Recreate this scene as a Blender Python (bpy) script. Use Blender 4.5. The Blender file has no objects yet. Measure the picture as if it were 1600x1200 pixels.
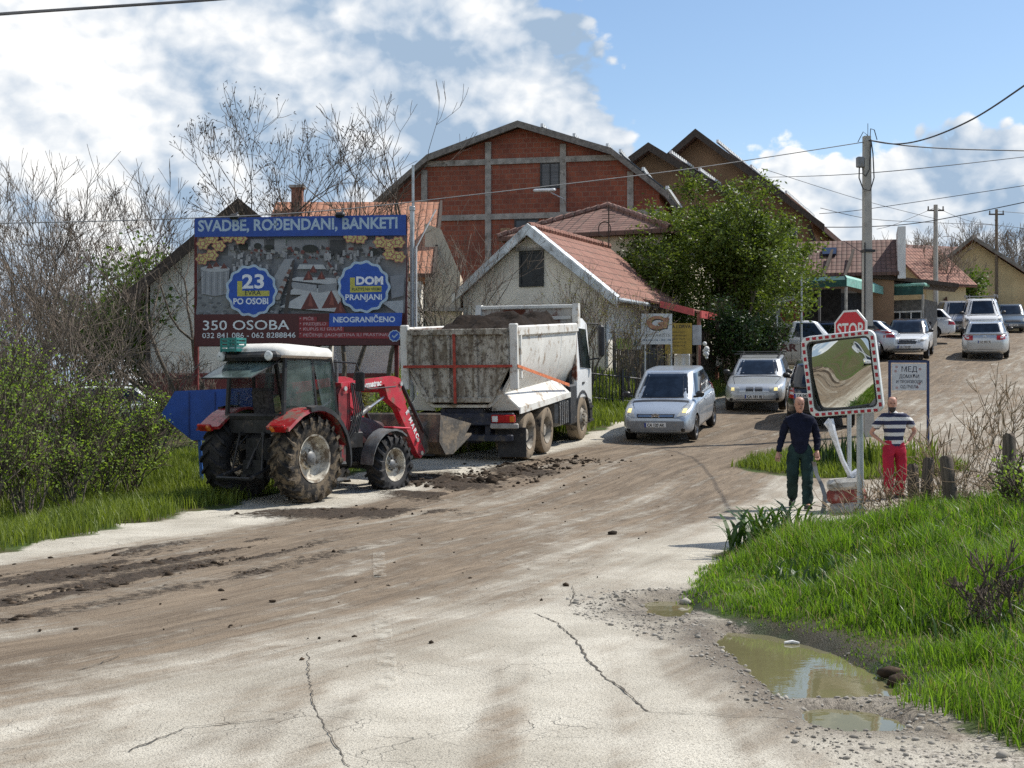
import bpy, bmesh, math, random
import numpy as np
from mathutils import Vector, Matrix
from mathutils.bvhtree import BVHTree
from mathutils import noise as mnoise

R = math.radians
rnd = random.Random(7)
SC = bpy.context.scene
COL = SC.collection

# ------------------------------------------------------------------ camera, sky, sun
CAMH, FPX, HV = 1.8, 2200.0, 622.0
cd = bpy.data.cameras.new("camera")
cam = bpy.data.objects.new("camera", cd)
COL.objects.link(cam)
cam.location = (0, 0, CAMH)
cam.rotation_euler = (R(90), 0, 0)
cd.sensor_width = 36.0
cd.lens = 36.0 * FPX / 1600.0
cd.shift_y = (HV - 600) / 1600.0
cd.clip_start, cd.clip_end = 0.1, 4000
SC.camera = cam


def at(u, v, Y):
    """photo pixel (1600 x 1200) and distance -> world point"""
    return Vector(((u - 800) / FPX * Y, Y, CAMH + (HV - v) / FPX * Y))


SUN_EL, SUN_AZ = R(52), R(66)      # azimuth measured from +Y towards +X
SDIR = Vector((math.sin(SUN_AZ) * math.cos(SUN_EL), math.cos(SUN_AZ) * math.cos(SUN_EL), math.sin(SUN_EL)))
sl = bpy.data.lights.new("sun", 'SUN')
sl.energy, sl.angle, sl.color = 4.0, R(0.53), (1.0, 0.955, 0.88)
so = bpy.data.objects.new("sun", sl)
COL.objects.link(so)
so.rotation_euler = (-SDIR).to_track_quat('-Z', 'Y').to_euler()
SC.view_settings.view_transform = 'Standard'
SC.view_settings.look = 'None'
SC.view_settings.exposure = 0.50
SC.view_settings.gamma = 1.0


class NT:
    """small node-graph writer"""
    def __init__(s, tree):
        s.t = tree
        s.n = tree.nodes
        s.l = tree.links

    def add(s, typ, **kw):
        nd = s.n.new(typ)
        for k, v in kw.items():
            setattr(nd, k, v)
        return nd

    def put(s, sock, v):
        if isinstance(v, bpy.types.NodeSocket):
            s.l.new(v, sock)
        elif v is not None:
            if hasattr(sock.default_value, '__len__') and not hasattr(v, '__len__'):
                v = (v,) * len(sock.default_value)
            if hasattr(sock.default_value, '__len__') and len(v) == 3 and len(sock.default_value) == 4:
                v = (*v, 1)
            sock.default_value = v

    def math(s, op, a, b=None, c=None, clamp=False):
        nd = s.add('ShaderNodeMath', operation=op, use_clamp=clamp)
        for i, x in enumerate((a, b, c)):
            s.put(nd.inputs[i], x)
        return nd.outputs[0]

    def vmath(s, op, a, b=None, scale=None):
        nd = s.add('ShaderNodeVectorMath', operation=op)
        s.put(nd.inputs[0], a)
        if b is not None:
            s.put(nd.inputs[1], b)
        if scale is not None:
            s.put(nd.inputs[3], scale)
        return nd.outputs[1] if op in ('DOT_PRODUCT', 'LENGTH', 'DISTANCE') else nd.outputs[0]

    def mix(s, f, a, b, blend='MIX'):
        nd = s.add('ShaderNodeMixRGB', blend_type=blend)
        s.put(nd.inputs[0], f)
        s.put(nd.inputs[1], a)
        s.put(nd.inputs[2], b)
        return nd.outputs[0]

    def noise(s, vec, scale, detail=4, rough=.55, dist=0.0, color=False):
        nd = s.add('ShaderNodeTexNoise')
        if vec is not None:
            s.put(nd.inputs['Vector'], vec)
        s.put(nd.inputs['Scale'], scale)
        nd.inputs['Detail'].default_value = detail
        nd.inputs['Roughness'].default_value = rough
        nd.inputs['Distortion'].default_value = dist
        return nd.outputs[1 if color else 0]

    def vor(s, vec, scale, feature='F1', out=0, rand=1.0):
        nd = s.add('ShaderNodeTexVoronoi', feature=feature)
        s.put(nd.inputs['Vector'], vec)
        s.put(nd.inputs['Scale'], scale)
        nd.inputs['Randomness'].default_value = rand
        return nd.outputs[out]

    def sep(s, v):
        nd = s.add('ShaderNodeSeparateXYZ')
        s.put(nd.inputs[0], v)
        return nd.outputs

    def comb(s, x, y, z=0.0):
        nd = s.add('ShaderNodeCombineXYZ')
        for i, q in enumerate((x, y, z)):
            s.put(nd.inputs[i], q)
        return nd.outputs[0]

    def ss(s, v, a, b, lo=0.0, hi=1.0):
        nd = s.add('ShaderNodeMapRange', interpolation_type='SMOOTHSTEP')
        for i, q in enumerate((v, a, b, lo, hi)):
            s.put(nd.inputs[i], q)
        return nd.outputs[0]

    def attr(s, name, out=2):
        nd = s.add('ShaderNodeAttribute', attribute_name=name)
        return nd.outputs[out]

    def obj(s):
        return s.add('ShaderNodeTexCoord').outputs['Object']

    def bump(s, h, strength=.3, dist=.02, normal=None):
        nd = s.add('ShaderNodeBump')
        s.put(nd.inputs['Height'], h)
        nd.inputs['Strength'].default_value = strength
        nd.inputs['Distance'].default_value = dist
        if normal is not None:
            s.put(nd.inputs['Normal'], normal)
        return nd.outputs[0]


w = bpy.data.worlds.new("World")
SC.world = w
w.use_nodes = True
g = NT(w.node_tree)
g.n.clear()
out = g.add('ShaderNodeOutputWorld')
bg = g.add('ShaderNodeBackground')
sky = g.add('ShaderNodeTexSky')
sky.sky_type = 'NISHITA'
sky.sun_disc = False
sky.sun_elevation = SUN_EL
sky.sun_rotation = SUN_AZ
sky.altitude = 300
sky.air_density = 1.0
sky.dust_density = 0.6
sky.ozone_density = 1.6
SKYS = 0.10
d = g.add('ShaderNodeTexCoord').outputs['Generated']
dx, dy, dz = g.sep(d)
dyc = g.math('MAXIMUM', g.math('ABSOLUTE', dy), 0.25)
ux, wz = g.math('DIVIDE', dx, dyc), g.math('DIVIDE', dz, dyc)
# clouds live on the sky sphere: coverage from two cloud banks plus billows
s1 = g.math('SUBTRACT', ux, g.math('MULTIPLY_ADD', g.math('SUBTRACT', 0.2827, wz), 0.66, 0.036))
m1 = g.math('MULTIPLY_ADD', s1, -5.5, 0.58)
m2 = g.math('MULTIPLY_ADD', g.math('SUBTRACT', g.ss(ux, 0.07, 0.19, 0.135, 0.197), wz), 6.0, 0.52)
m1 = g.math('MINIMUM', m1, 0.95)
m2 = g.math('MINIMUM', m2, 0.78)
cov = g.math('SMOOTH_MAX', m1, m2, 0.05)
dd = g.vmath('MULTIPLY', d, (1, 1, 1.35))
wob = g.vmath('ADD', dd, g.vmath('SCALE', g.vmath('SUBTRACT', g.noise(dd, 9, 3, color=True), (.5, .5, .5)), scale=0.035))


def billow(vec):
    a = g.noise(vec, 4.6, 12, .60)
    b = g.vor(vec, 13, 'F1')
    c = g.vor(vec, 34, 'F1')
    e = g.vor(vec, 90, 'F1')
    v = g.math('MULTIPLY_ADD', b, -0.20, a)
    v = g.math('MULTIPLY_ADD', c, -0.10, v)
    return g.math('MULTIPLY_ADD', e, -0.075, v)


b0 = billow(wob)


def puff(vec):
    return g.math('MULTIPLY_ADD', g.vor(vec, 11, 'F1'), -0.30, g.noise(vec, 5.5, 4, .5))


p0, p1 = puff(wob), puff(g.vmath('ADD', wob, (0.020, 0.0, 0.030)))
b1 = billow(g.vmath('ADD', wob, (0.008, 0.0, 0.012)))
F = g.math('ADD', cov, g.math('MULTIPLY', g.math('SUBTRACT', b0, 0.36), 1.15))
alpha = g.ss(F, 0.575, 0.63)
relief = g.math('ADD', g.math('MULTIPLY', g.math('SUBTRACT', b0, b1), 4.2), g.math('MULTIPLY', g.math('SUBTRACT', p0, p1), 3.2))
thick = g.ss(F, 0.55, 1.0)
big = g.noise(d, 3.0, 4, .5)
shade = g.math('ADD', relief, g.math('MULTIPLY_ADD', big, 2.1, -0.53))
low = g.ss(ux, 0.05, -0.40)
low = g.math('MULTIPLY', low, g.ss(wz, 0.30, 0.10))
shade = g.math('SUBTRACT', shade, g.math('MULTIPLY', low, 0.42))
shade = g.math('MULTIPLY_ADD', g.math('SUBTRACT', 1.0, thick), 0.10, shade)
shade = g.math('MINIMUM', g.math('MAXIMUM', shade, 0.0), 1.0)
ccol = g.mix(shade, (0.27 / SKYS, 0.36 / SKYS, 0.475 / SKYS), (0.79 / SKYS, 0.785 / SKYS, 0.77 / SKYS))
skyc = g.mix(1.0, sky.outputs[0], (1.0, 1.04, 1.06), 'MULTIPLY')
hz = g.ss(wz, 0.22, 0.0, 0.0, 0.42)
skyc = g.mix(hz, skyc, (0.66 / SKYS, 0.78 / SKYS, 0.90 / SKYS))
fin = g.mix(g.math('MULTIPLY', alpha, 0.97), skyc, ccol)
g.l.new(fin, bg.inputs[0])
bg.inputs[1].default_value = SKYS
g.l.new(bg.outputs[0], out.inputs[0])

w.cycles.sampling_method = 'MANUAL'
w.cycles.sample_map_resolution = 256
SC.render.engine = 'CYCLES'
SC.cycles.max_bounces = 6
SC.cycles.transparent_max_bounces = 12
SC.cycles.use_denoising = False
SC.cycles.caustics_reflective = False
SC.cycles.caustics_refractive = False


# ------------------------------------------------------------------ materials
def new_mat(name):
    m = bpy.data.materials.new(name)
    m.use_nodes = True
    t = NT(m.node_tree)
    t.n.clear()
    o = t.add('ShaderNodeOutputMaterial')
    b = t.add('ShaderNodeBsdfPrincipled')
    t.l.new(b.outputs[0], o.inputs[0])
    return m, t, b


MC = {}


def mat(name, col, rough=.6, metal=0.0, var=.18, scale=6.0, bump=0.0, bscale=40.0, dirt=None, coat=0.0, spec=None, stretch=None):
    """painted / worn surface: base colour with soft variation; dirt=(colour, amount 0..1, noise scale)"""
    if name in MC:
        return MC[name]
    m, t, b = new_mat(name)
    p = t.obj()
    if stretch:
        p = t.vmath('MULTIPLY', p, stretch)
    n1 = t.noise(p, scale, 5, .6)
    lo = tuple(c * (1 - var) for c in col)
    hi = tuple(min(1, c * (1 + var)) for c in col)
    c = t.mix(t.ss(n1, .3, .7), lo, hi)
    rg = rough
    if dirt:
        dn = t.noise(p, dirt[2], 7, .68)
        k = 0.72 - 0.5 * dirt[1]
        f = t.ss(dn, k, k + .16)
        c = t.mix(f, c, dirt[0])
        rg = t.math('MULTIPLY_ADD', f, max(0, .85 - rough), rough)
    t.put(b.inputs['Base Color'], c)
    t.put(b.inputs['Roughness'], rg)
    b.inputs['Metallic'].default_value = metal
    if coat:
        b.inputs['Coat Weight'].default_value = coat
        b.inputs['Coat Roughness'].default_value = .06
    if spec is None and rough > .84:
        spec = .15
    if spec is not None:
        b.inputs['Specular IOR Level'].default_value = spec
    if bump:
        t.put(b.inputs['Normal'], t.bump(t.noise(p, bscale, 4, .6), bump, .02))
    MC[name] = m
    return m


def glass_mat(name, col=(.02, .028, .03), rough=.05, alpha=1.0, spec=.7):
    if name in MC:
        return MC[name]
    m, t, b = new_mat(name)
    p = t.obj()
    n = t.noise(p, 5, 4, .6)
    n2 = t.ss(t.noise(p, 2.6, 5, .65), .40, .62)
    t.put(b.inputs['Base Color'], t.mix(n2, tuple(c * .5 for c in col), tuple(c * 1.3 for c in col)))
    t.put(b.inputs['Roughness'], t.math('MULTIPLY_ADD', n, .05, rough))
    b.inputs['Specular IOR Level'].default_value = spec
    b.inputs['Alpha'].default_value = alpha
    MC[name] = m
    return m


def leaf_mat(name, c1, c2, trans=.35, rough=.5, scale=3.0):
    if name in MC:
        return MC[name]
    m, t, b = new_mat(name)
    r = t.add('ShaderNodeNewGeometry').outputs['Random Per Island']
    n = t.noise(t.obj(), scale, 3, .5)
    f = t.math('ADD', t.math('MULTIPLY', r, .7), t.math('MULTIPLY', t.math('SUBTRACT', n, .35), 1.0), clamp=True)
    c = t.mix(f, c1, c2)
    t.put(b.inputs['Base Color'], c)
    b.inputs['Roughness'].default_value = rough
    b.inputs['Specular IOR Level'].default_value = .3
    tr = t.add('ShaderNodeBsdfTranslucent')
    t.put(tr.inputs[0], t.mix(1.0, c, (1.2, 1.25, .6), 'MULTIPLY'))
    ms = t.add('ShaderNodeMixShader')
    ms.inputs[0].default_value = trans
    o = [x for x in t.n if x.type == 'OUTPUT_MATERIAL'][0]
    t.l.new(b.outputs[0], ms.inputs[1])
    t.l.new(tr.outputs[0], ms.inputs[2])
    t.l.new(ms.outputs[0], o.inputs[0])
    MC[name] = m
    return m


# ------------------------------------------------------------------ mesh builder
class MB:
    def __init__(s, M=None):
        s.v, s.f, s.m = [], [], []
        s.M = M or Matrix.Identity(4)
        s.mi = 0

    def _av(s, pts):
        b = len(s.v)
        M = s.M
        s.v.extend((M @ Vector(p))[:] for p in pts)
        return b

    def face(s, pts):
        b = s._av(pts)
        s.f.append(tuple(range(b, b + len(pts))))
        s.m.append(s.mi)
        return s

    def mesh(s, pts, faces):
        b = s._av(pts)
        for f in faces:
            s.f.append(tuple(b + i for i in f))
            s.m.append(s.mi)
        return s

    def box(s, c, sz, rot=None, bev=0.0, taper=(1, 1)):
        """box by centre and size; bev cuts all edges; taper scales the top"""
        x, y, z = (q / 2 for q in sz)
        T = Matrix.Translation(c) @ (rot.to_4x4() if rot is not None else Matrix.Identity(4))
        if bev <= 0:
            P = [(-x, -y, -z), (x, -y, -z), (x, y, -z), (-x, y, -z)]
            P += [(-x * taper[0], -y * taper[1], z), (x * taper[0], -y * taper[1], z), (x * taper[0], y * taper[1], z), (-x * taper[0], y * taper[1], z)]
            return s.mesh([T @ Vector(p) for p in P], [(0, 3, 2, 1), (4, 5, 6, 7), (0, 1, 5, 4), (1, 2, 6, 5), (2, 3, 7, 6), (3, 0, 4, 7)])
        b = min(bev, x * .9, y * .9, z * .9)
        rings = []
        for zz, ins in ((-z, b), (-z + b, 0), (z - b, 0), (z, b)):
            k = taper if zz > 0 else (1, 1)
            X, Y = (x - ins) * k[0], (y - ins) * k[1]
            q = b if ins == 0 else b * .4
            rings.append([T @ Vector(p) for p in [(-X + q, -Y, zz), (X - q, -Y, zz), (X, -Y + q, zz), (X, Y - q, zz), (X - q, Y, zz), (-X + q, Y, zz), (-X, Y - q, zz), (-X, -Y + q, zz)]])
        return s.loft(rings)

    def loft(s, rings, close=True, caps=True):
        n = len(rings[0])
        b = s._av([p for r in rings for p in r])
        for i in range(len(rings) - 1):
            for j in range(n if close else n - 1):
                a, c = b + i * n + j, b + i * n + (j + 1) % n
                s.f.append((a, c, c + n, a + n))
                s.m.append(s.mi)
        if caps:
            s.f.append(tuple(b + j for j in reversed(range(n))))
            s.m.append(s.mi)
            e = b + (len(rings) - 1) * n
            s.f.append(tuple(e + j for j in range(n)))
            s.m.append(s.mi)
        return s

    def tube(s, path, rad, n=8, caps=True):
        path = [Vector(p) for p in path]
        if not hasattr(rad, '__len__'):
            rad = [rad] * len(path)
        rings = []
        up = None
        for i, p in enumerate(path):
            t = (path[min(i + 1, len(path) - 1)] - path[max(i - 1, 0)])
            t = t.normalized() if t.length > 1e-9 else Vector((0, 0, 1))
            if up is None:
                up = t.orthogonal().normalized()
            up = (up - t * up.dot(t))
            up = up.normalized() if up.length > 1e-6 else t.orthogonal().normalized()
            sd = t.cross(up)
            rings.append([p + (up * math.cos(a) + sd * math.sin(a)) * rad[i] for a in (2 * math.pi * k / n for k in range(n))])
        return s.loft(rings, caps=caps)

    def cyl(s, a, b, r, n=16, r2=None):
        return s.tube([a, b], [r, r if r2 is None else r2], n)

    def lathe(s, prof, o, axis, n=24, caps=False):
        """prof: (radius, offset along axis)"""
        o, ax = Vector(o), Vector(axis).normalized()
        u = ax.orthogonal().normalized()
        w_ = ax.cross(u)
        rings = [[o + ax * h + (u * math.cos(a) + w_ * math.sin(a)) * r for a in (2 * math.pi * k / n for k in range(n))] for r, h in prof]
        return s.loft(rings, caps=caps)

    def prism(s, poly, d0, d1, plane='XZ'):
        """extrude a 2-D outline; plane XZ -> along Y, YZ -> along X, XY -> along Z"""
        def q(p, d):
            return {'XZ': (p[0], d, p[1]), 'YZ': (d, p[0], p[1]), 'XY': (p[0], p[1], d)}[plane]
        return s.loft([[q(p, d0) for p in poly], [q(p, d1) for p in poly]])

    def grid(s, P):
        """P[i][j] points"""
        n = len(P[0])
        b = s._av([p for r in P for p in r])
        for i in range(len(P) - 1):
            for j in range(n - 1):
                a = b + i * n + j
                s.f.append((a, a + 1, a + n + 1, a + n))
                s.m.append(s.mi)
        return s

    def build(s, name, mats, parent=None, smooth=0, recalc=True):
        me = bpy.data.meshes.new(name)
        me.from_pydata(s.v, [], s.f)
        mats = mats if isinstance(mats, (list, tuple)) else [mats]
        for m in mats:
            me.materials.append(m)
        if len(mats) > 1:
            me.polygons.foreach_set('material_index', s.m)
        if recalc:
            bm = bmesh.new()
            bm.from_mesh(me)
            bmesh.ops.recalc_face_normals(bm, faces=bm.faces)
            bm.to_mesh(me)
            bm.free()
        if smooth:
            me.polygons.foreach_set('use_smooth', [True] * len(me.polygons))
            if smooth > 1:
                me.set_sharp_from_angle(angle=R(smooth))
        me.update()
        o = bpy.data.objects.new(name, me)
        COL.objects.link(o)
        if parent is not None:
            o.parent = parent
        return o


def np_mesh(name, V, F, mats, parent=None, smooth=False, attrs=None, midx=None):
    """fast mesh from arrays; F is (n,3) or (n,4)"""
    V = np.asarray(V, np.float32)
    F = np.asarray(F, np.int32)
    me = bpy.data.meshes.new(name)
    k = F.shape[1]
    me.vertices.add(len(V))
    me.vertices.foreach_set('co', V.ravel())
    me.loops.add(F.size)
    me.loops.foreach_set('vertex_index', F.ravel())
    me.polygons.add(len(F))
    me.polygons.foreach_set('loop_start', np.arange(len(F), dtype=np.int32) * k)
    if smooth:
        me.polygons.foreach_set('use_smooth', np.ones(len(F), bool))
    for m in (mats if isinstance(mats, (list, tuple)) else [mats]):
        me.materials.append(m)
    if midx is not None:
        me.polygons.foreach_set('material_index', np.asarray(midx, np.int32))
    me.update(calc_edges=True)
    for an, arr in (attrs or {}).items():
        a = me.attributes.new(an, 'FLOAT', 'POINT')
        a.data.foreach_set('value', np.asarray(arr, np.float32))
    o = bpy.data.objects.new(name, me)
    COL.objects.link(o)
    if parent is not None:
        o.parent = parent
    return o


def tag(o, label=None, cat=None, group=None, kind=None):
    for k, v in (('label', label), ('category', cat), ('group', group), ('kind', kind)):
        if v:
            o[k] = v
    return o


def thing(name, label, cat, loc=(0, 0, 0), rz=0.0, group=None):
    o = bpy.data.objects.new(name, None)
    o.empty_display_size = .2
    COL.objects.link(o)
    o.location = loc
    o.rotation_euler = (0, 0, rz)
    return tag(o, label, cat, group)


def copy_tree(o, parent=None):
    c = o.copy()
    COL.objects.link(c)
    c.parent = parent
    for ch in list(o.children):
        copy_tree(ch, c)
    return c


def bake(o):
    """apply an object's modifiers into its mesh"""
    dg = bpy.context.evaluated_depsgraph_get()
    me = bpy.data.meshes.new_from_object(o.evaluated_get(dg))
    o.modifiers.clear()
    old = o.data
    o.data = me
    me.name = old.name
    return o


def text_mesh(txt, size, bold=0.0, sx=1.0, shear=0.0, align='CENTER', space=1.0):
    """vertices (x, y) and faces of a text, centred on its baseline start / middle"""
    cu = bpy.data.curves.new('lettering', 'FONT')
    cu.body = txt
    cu.size = size
    cu.align_x = align
    cu.offset = bold
    cu.shear = shear
    cu.space_character = space
    cu.resolution_u = 3
    ob = bpy.data.objects.new('lettering', cu)
    COL.objects.link(ob)
    dg = bpy.context.evaluated_depsgraph_get()
    dg.update()
    me = bpy.data.meshes.new_from_object(ob.evaluated_get(dg))
    V = [(v.co.x * sx, v.co.y) for v in me.vertices]
    Fc = [tuple(p.vertices) for p in me.polygons]
    bpy.data.objects.remove(ob)
    bpy.data.curves.remove(cu)
    bpy.data.meshes.remove(me)
    return V, Fc


def put_text(mb, txt, size, o, ax, ay, off=0.004, width=None, **kw):
    """letters on the plane through o spanned by ax, ay, raised by off along ax x ay"""
    V, Fc = text_mesh(txt, size, **kw)
    if not V:
        return
    k = 1.0
    if width:
        xs = [p[0] for p in V]
        k = width / max(1e-6, max(xs) - min(xs))
    o, ax, ay = Vector(o), Vector(ax).normalized(), Vector(ay).normalized()
    nn = ax.cross(ay)
    mb.mesh([o + ax * (x * k) + ay * y + nn * off for x, y in V], Fc)
# ------------------------------------------------------------------ terrain
def vn(x, y, seed=0):
    xi, yi = np.floor(x).astype(np.int64), np.floor(y).astype(np.int64)
    fx, fy = x - xi, y - yi
    fx, fy = fx * fx * (3 - 2 * fx), fy * fy * (3 - 2 * fy)

    def h(a, b):
        n = (a * 374761393 + b * 668265263 + seed * 982451653) & 0x7fffffff
        n = ((n ^ (n >> 13)) * 1274126177) & 0x7fffffff
        return ((n ^ (n >> 16)) & 0xffff) / 65535.0
    a = h(xi, yi) * (1 - fx) + h(xi + 1, yi) * fx
    b = h(xi, yi + 1) * (1 - fx) + h(xi + 1, yi + 1) * fx
    return a * (1 - fy) + b * fy


def fbm(x, y, o=4, seed=0):
    r, a, t = 0, 1.0, 0
    for i in range(o):
        r = r + a * vn(x * 2 ** i, y * 2 ** i, seed + i)
        t += a
        a *= .5
    return r / t


def sst(v, a, b):
    t = np.clip((v - a) / (b - a), 0, 1)
    return t * t * (3 - 2 * t)


_py = np.linspace(-100, 900, 20001)
_pz = np.interp(_py, [-100, 20, 23, 25, 30, 34, 36, 40, 47, 56, 70, 85, 120, 200, 400, 900],
                [0, 0, .02, .12, .50, .72, .98, 1.36, 2.15, 3.3, 4.75, 5.9, 7.6, 10, 15, 20])
_k = np.ones(31) / 31
_pz = np.convolve(np.pad(_pz, 15, 'edge'), _k, 'valid')

BKY = [4, 6.5, 7.6, 8.6, 10.2, 11, 11.7, 12.6, 14, 15.5, 17, 18, 18.6, 19.2]
BKX = [3.2, 2.8, 2.5, 2.42, 2.32, 1.95, 1.6, 1.5, 1.85, 2.2, 2.75, 3.6, 5.5, 14]


def bank_d(x, y):
    return x - np.interp(y, BKY, BKX)


PUD = [[(1130, 985), (1200, 990), (1260, 1005), (1310, 1025), (1360, 1050), (1402, 1080), (1390, 1090), (1230, 1092), (1205, 1070), (1180, 1050), (1150, 1025), (1128, 1005)],
       [(1262, 1108), (1310, 1105), (1360, 1111), (1408, 1128), (1390, 1139), (1330, 1142), (1280, 1133), (1258, 1120)],
       [(1003, 940), (1045, 936), (1082, 944), (1080, 958), (1050, 966), (1008, 960)]]
PUDW = []
for poly in PUD:
    PUDW.append([((u - 800) / FPX * (1.83 * FPX / (v - HV)), 1.83 * FPX / (v - HV)) for u, v in poly])


def inside_d(x, y, poly):
    """signed distance to a polygon, positive inside"""
    d2 = np.full(x.shape, 1e9)
    ins = np.zeros(x.shape, bool)
    n = len(poly)
    for i in range(n):
        (ax, ay), (bx, by) = poly[i], poly[(i + 1) % n]
        ex, ey = bx - ax, by - ay
        t = np.clip(((x - ax) * ex + (y - ay) * ey) / (ex * ex + ey * ey), 0, 1)
        d2 = np.minimum(d2, (x - ax - t * ex) ** 2 + (y - ay - t * ey) ** 2)
        c = ((ay > y) != (by > y)) & (x < (bx - ax) * (y - ay) / (by - ay + 1e-12) + ax)
        ins ^= c
    return np.where(ins, 1, -1) * np.sqrt(d2)


def gz(x, y, fine=True):
    x, y = np.asarray(x, float), np.asarray(y, float)
    z = np.interp(y, _py, _pz)
    lf = sst(x, -13, -7)
    z = z * (0.25 + .75 * lf) + (1 - lf) * sst(y, 50, 90) * 1.0
    # verge left of the road: shallow ditch
    xl = np.interp(y, [0, 16, 22.5, 29, 34.5, 41.5, 56], [-7.6, -6.0, -5.0, -2.7, 1.1, 5.1, 12])
    z = z - .12 * sst(xl - x, .4, 1.6) * sst(xl - x, 5, 2.5) + .04 * sst(xl - x, 0, .6)
    z = z + .75 * sst(xl - x, .5, 3.4) * sst(y, 31, 38) * sst(y, 62, 50) * sst(x, -9, -4)
    # grassy bank on the right
    bd = bank_d(x, y)
    z = z + (.24 + .26 * sst(y, 10.5, 15)) * sst(bd, -.05, 3.2) * sst(y, 19.0, 16.8) * sst(y, 2, 6) + .03 * sst(bd, 0, .35) * sst(y, 18.9, 18.2) * sst(y, 2, 6)
    if fine:
        z = z + (fbm(x * .9, y * .9, 4, 3) - .5) * .045
        z = z + (fbm(x * 6, y * 6, 3, 5) - .5) * .012
        near = (x > 0) & (x < 4.5) & (y > 6) & (y < 14)
        if near.any():
            px, py = x[near], y[near]
            wob = (fbm(px * 7, py * 7, 3, 9) - .5) * .10 + .04
            dz = np.zeros(px.shape)
            for poly in PUDW:
                di = inside_d(px, py, poly) + wob
                dz = np.minimum(dz, -.10 * sst(di, -.16, .22))
                dz = dz + .02 * sst(di, -.5, -.15) * sst(di, -.02, -.15)
            z = z.copy()
            z[near] += dz
    return z


def g1(x, y):
    return float(gz(np.array([float(x)]), np.array([float(y)]))[0])


def spread_lines(spans):
    o = [spans[0][0]]
    for a, b, st in spans:
        n = max(1, int(round((b - a) / st)))
        o.extend(a + (b - a) * (i + 1) / n for i in range(n))
    return np.array(o)


gx = spread_lines([(-500, -120, 40), (-120, -40, 8), (-40, -14, 1.2), (-14, -8, .3), (-8, 7.5, .085), (7.5, 14, .3), (14, 40, 1.0), (40, 120, 8), (120, 500, 40)])
gy = spread_lines([(-400, -60, 40), (-60, 0, 3), (0, 6.2, .5), (6.2, 16, .075), (16, 24, .12), (24, 45, .25), (45, 90, 1), (90, 200, 8), (200, 900, 50)])
GX, GY = np.meshgrid(gx, gy)
fx_, fy_ = GX.ravel(), GY.ravel()
fz_ = gz(fx_, fy_)

TRK = [(-16, -6), (-10.5, 4), (-7.2, 8.5), (-4.5, 12.4), (-2.5, 17.4), (-.4, 23), (1.6, 28), (4.2, 33.5), (7.6, 40), (15.0, 55), (22.6, 70), (34, 94), (60, 150)]


def smooth_poly(P, n=12):
    P = [Vector((*p, 0)) for p in P]
    o = []
    for i in range(len(P) - 1):
        a, b, c, e = P[max(i - 1, 0)], P[i], P[i + 1], P[min(i + 2, len(P) - 1)]
        for k in range(n):
            t = k / n
            o.append(.5 * ((2 * b) + (c - a) * t + (2 * a - 5 * b + 4 * c - e) * t * t + (3 * b - a - 3 * c + e) * t ** 3))
    o.append(P[-1])
    return [(q.x, q.y) for q in o]


def track_coords(x, y, P):
    bd = np.full(x.shape, 1e9)
    T, S = np.zeros(x.shape), np.zeros(x.shape)
    s0 = 0
    for i in range(len(P) - 1):
        (ax, ay), (bx, by) = P[i], P[i + 1]
        ex, ey = bx - ax, by - ay
        L = math.hypot(ex, ey)
        t = ((x - ax) * ex + (y - ay) * ey) / (L * L)
        tc = np.clip(t, 0, 1)
        dd_ = (x - ax - tc * ex) ** 2 + (y - ay - tc * ey) ** 2
        k = dd_ < bd
        bd = np.where(k, dd_, bd)
        T = np.where(k, ((x - ax) * ey - (y - ay) * ex) / L, T)
        S = np.where(k, s0 + tc * L, S)
        s0 += L
    return T, S


TR = smooth_poly(TRK, 5)
trt, trs = track_coords(fx_, fy_, TR)
# masks (0..1) of what the ground is made of
n1 = fbm(fx_ * .35, fy_ * .35, 4, 21)
n2 = fbm(trt * 1.5, trs * .22, 4, 31)
n3 = fbm(fx_ * 1.3, fy_ * 1.3, 4, 41)
mud = sst(trt, -2.7, -1.5) * sst(trt + (n1 - .5) * 3.0, 6.0, 2.0)
mud = mud * (.62 + .75 * (n2 - .35))
far_mud = sst(fy_, 28, 42) * sst(trt, -3.0, -1.0) * sst(trt, 15, 9) * (.50 + .4 * (n2 - .5))
far_mud *= .28 + .72 * sst(trt, .6, 3.2)
mud = np.maximum(mud, far_mud)
lot = sst(fx_, 3.6, 6.0) * sst(fy_, 18.8, 20.5) * .62 * (.6 + .8 * (n1 - .4))
mud = np.maximum(mud, lot)
side = sst(fy_, 16, 8) * sst(np.abs(fx_ + .4), 5, 2) * np.clip(.55 * (fbm((fx_ + .02 * (fy_ - 9) ** 2) * 3.2, fy_ * .20, 5, 51) - .40) * 2.6, 0, .40)
mud = np.clip(np.maximum(mud, side), 0, 1)
band = np.exp(-((trt + .75) / .55) ** 2) + .8 * np.exp(-((trt - .25) / .35) ** 2)
nb = fbm(trt * 3.2, trs * .42, 4, 91)
band = np.exp(-((trt + .75) / .42) ** 2) + .9 * np.exp(-((trt - .05) / .25) ** 2) + .7 * np.exp(-((trt + 1.55) / .22) ** 2) + .45 * np.exp(-((trt - .85) / .30) ** 2)
dm = band * sst(fy_, 8.0, 10.5) * sst(fy_, 19.5, 16.0) * sst(nb, .33, .50) * (.60 + .6 * n3)
dm += np.exp(-(((fx_ + 1.35) / .95) ** 2 + ((fy_ - 25.8) / 1.9) ** 2)) * sst(n3, .36, .55) * 1.2
dm += np.exp(-(((fx_ + 2.6) / 1.9) ** 2 + ((fy_ - 21.8) / .9) ** 2)) * sst(nb, .30, .5) * 1.0
dm += np.exp(-(((fx_ - .3) / .8) ** 2 + ((fy_ - 28.0) / 1.2) ** 2)) * sst(n3, .40, .6) * .8
dm = np.clip(dm, 0, 1)
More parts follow.
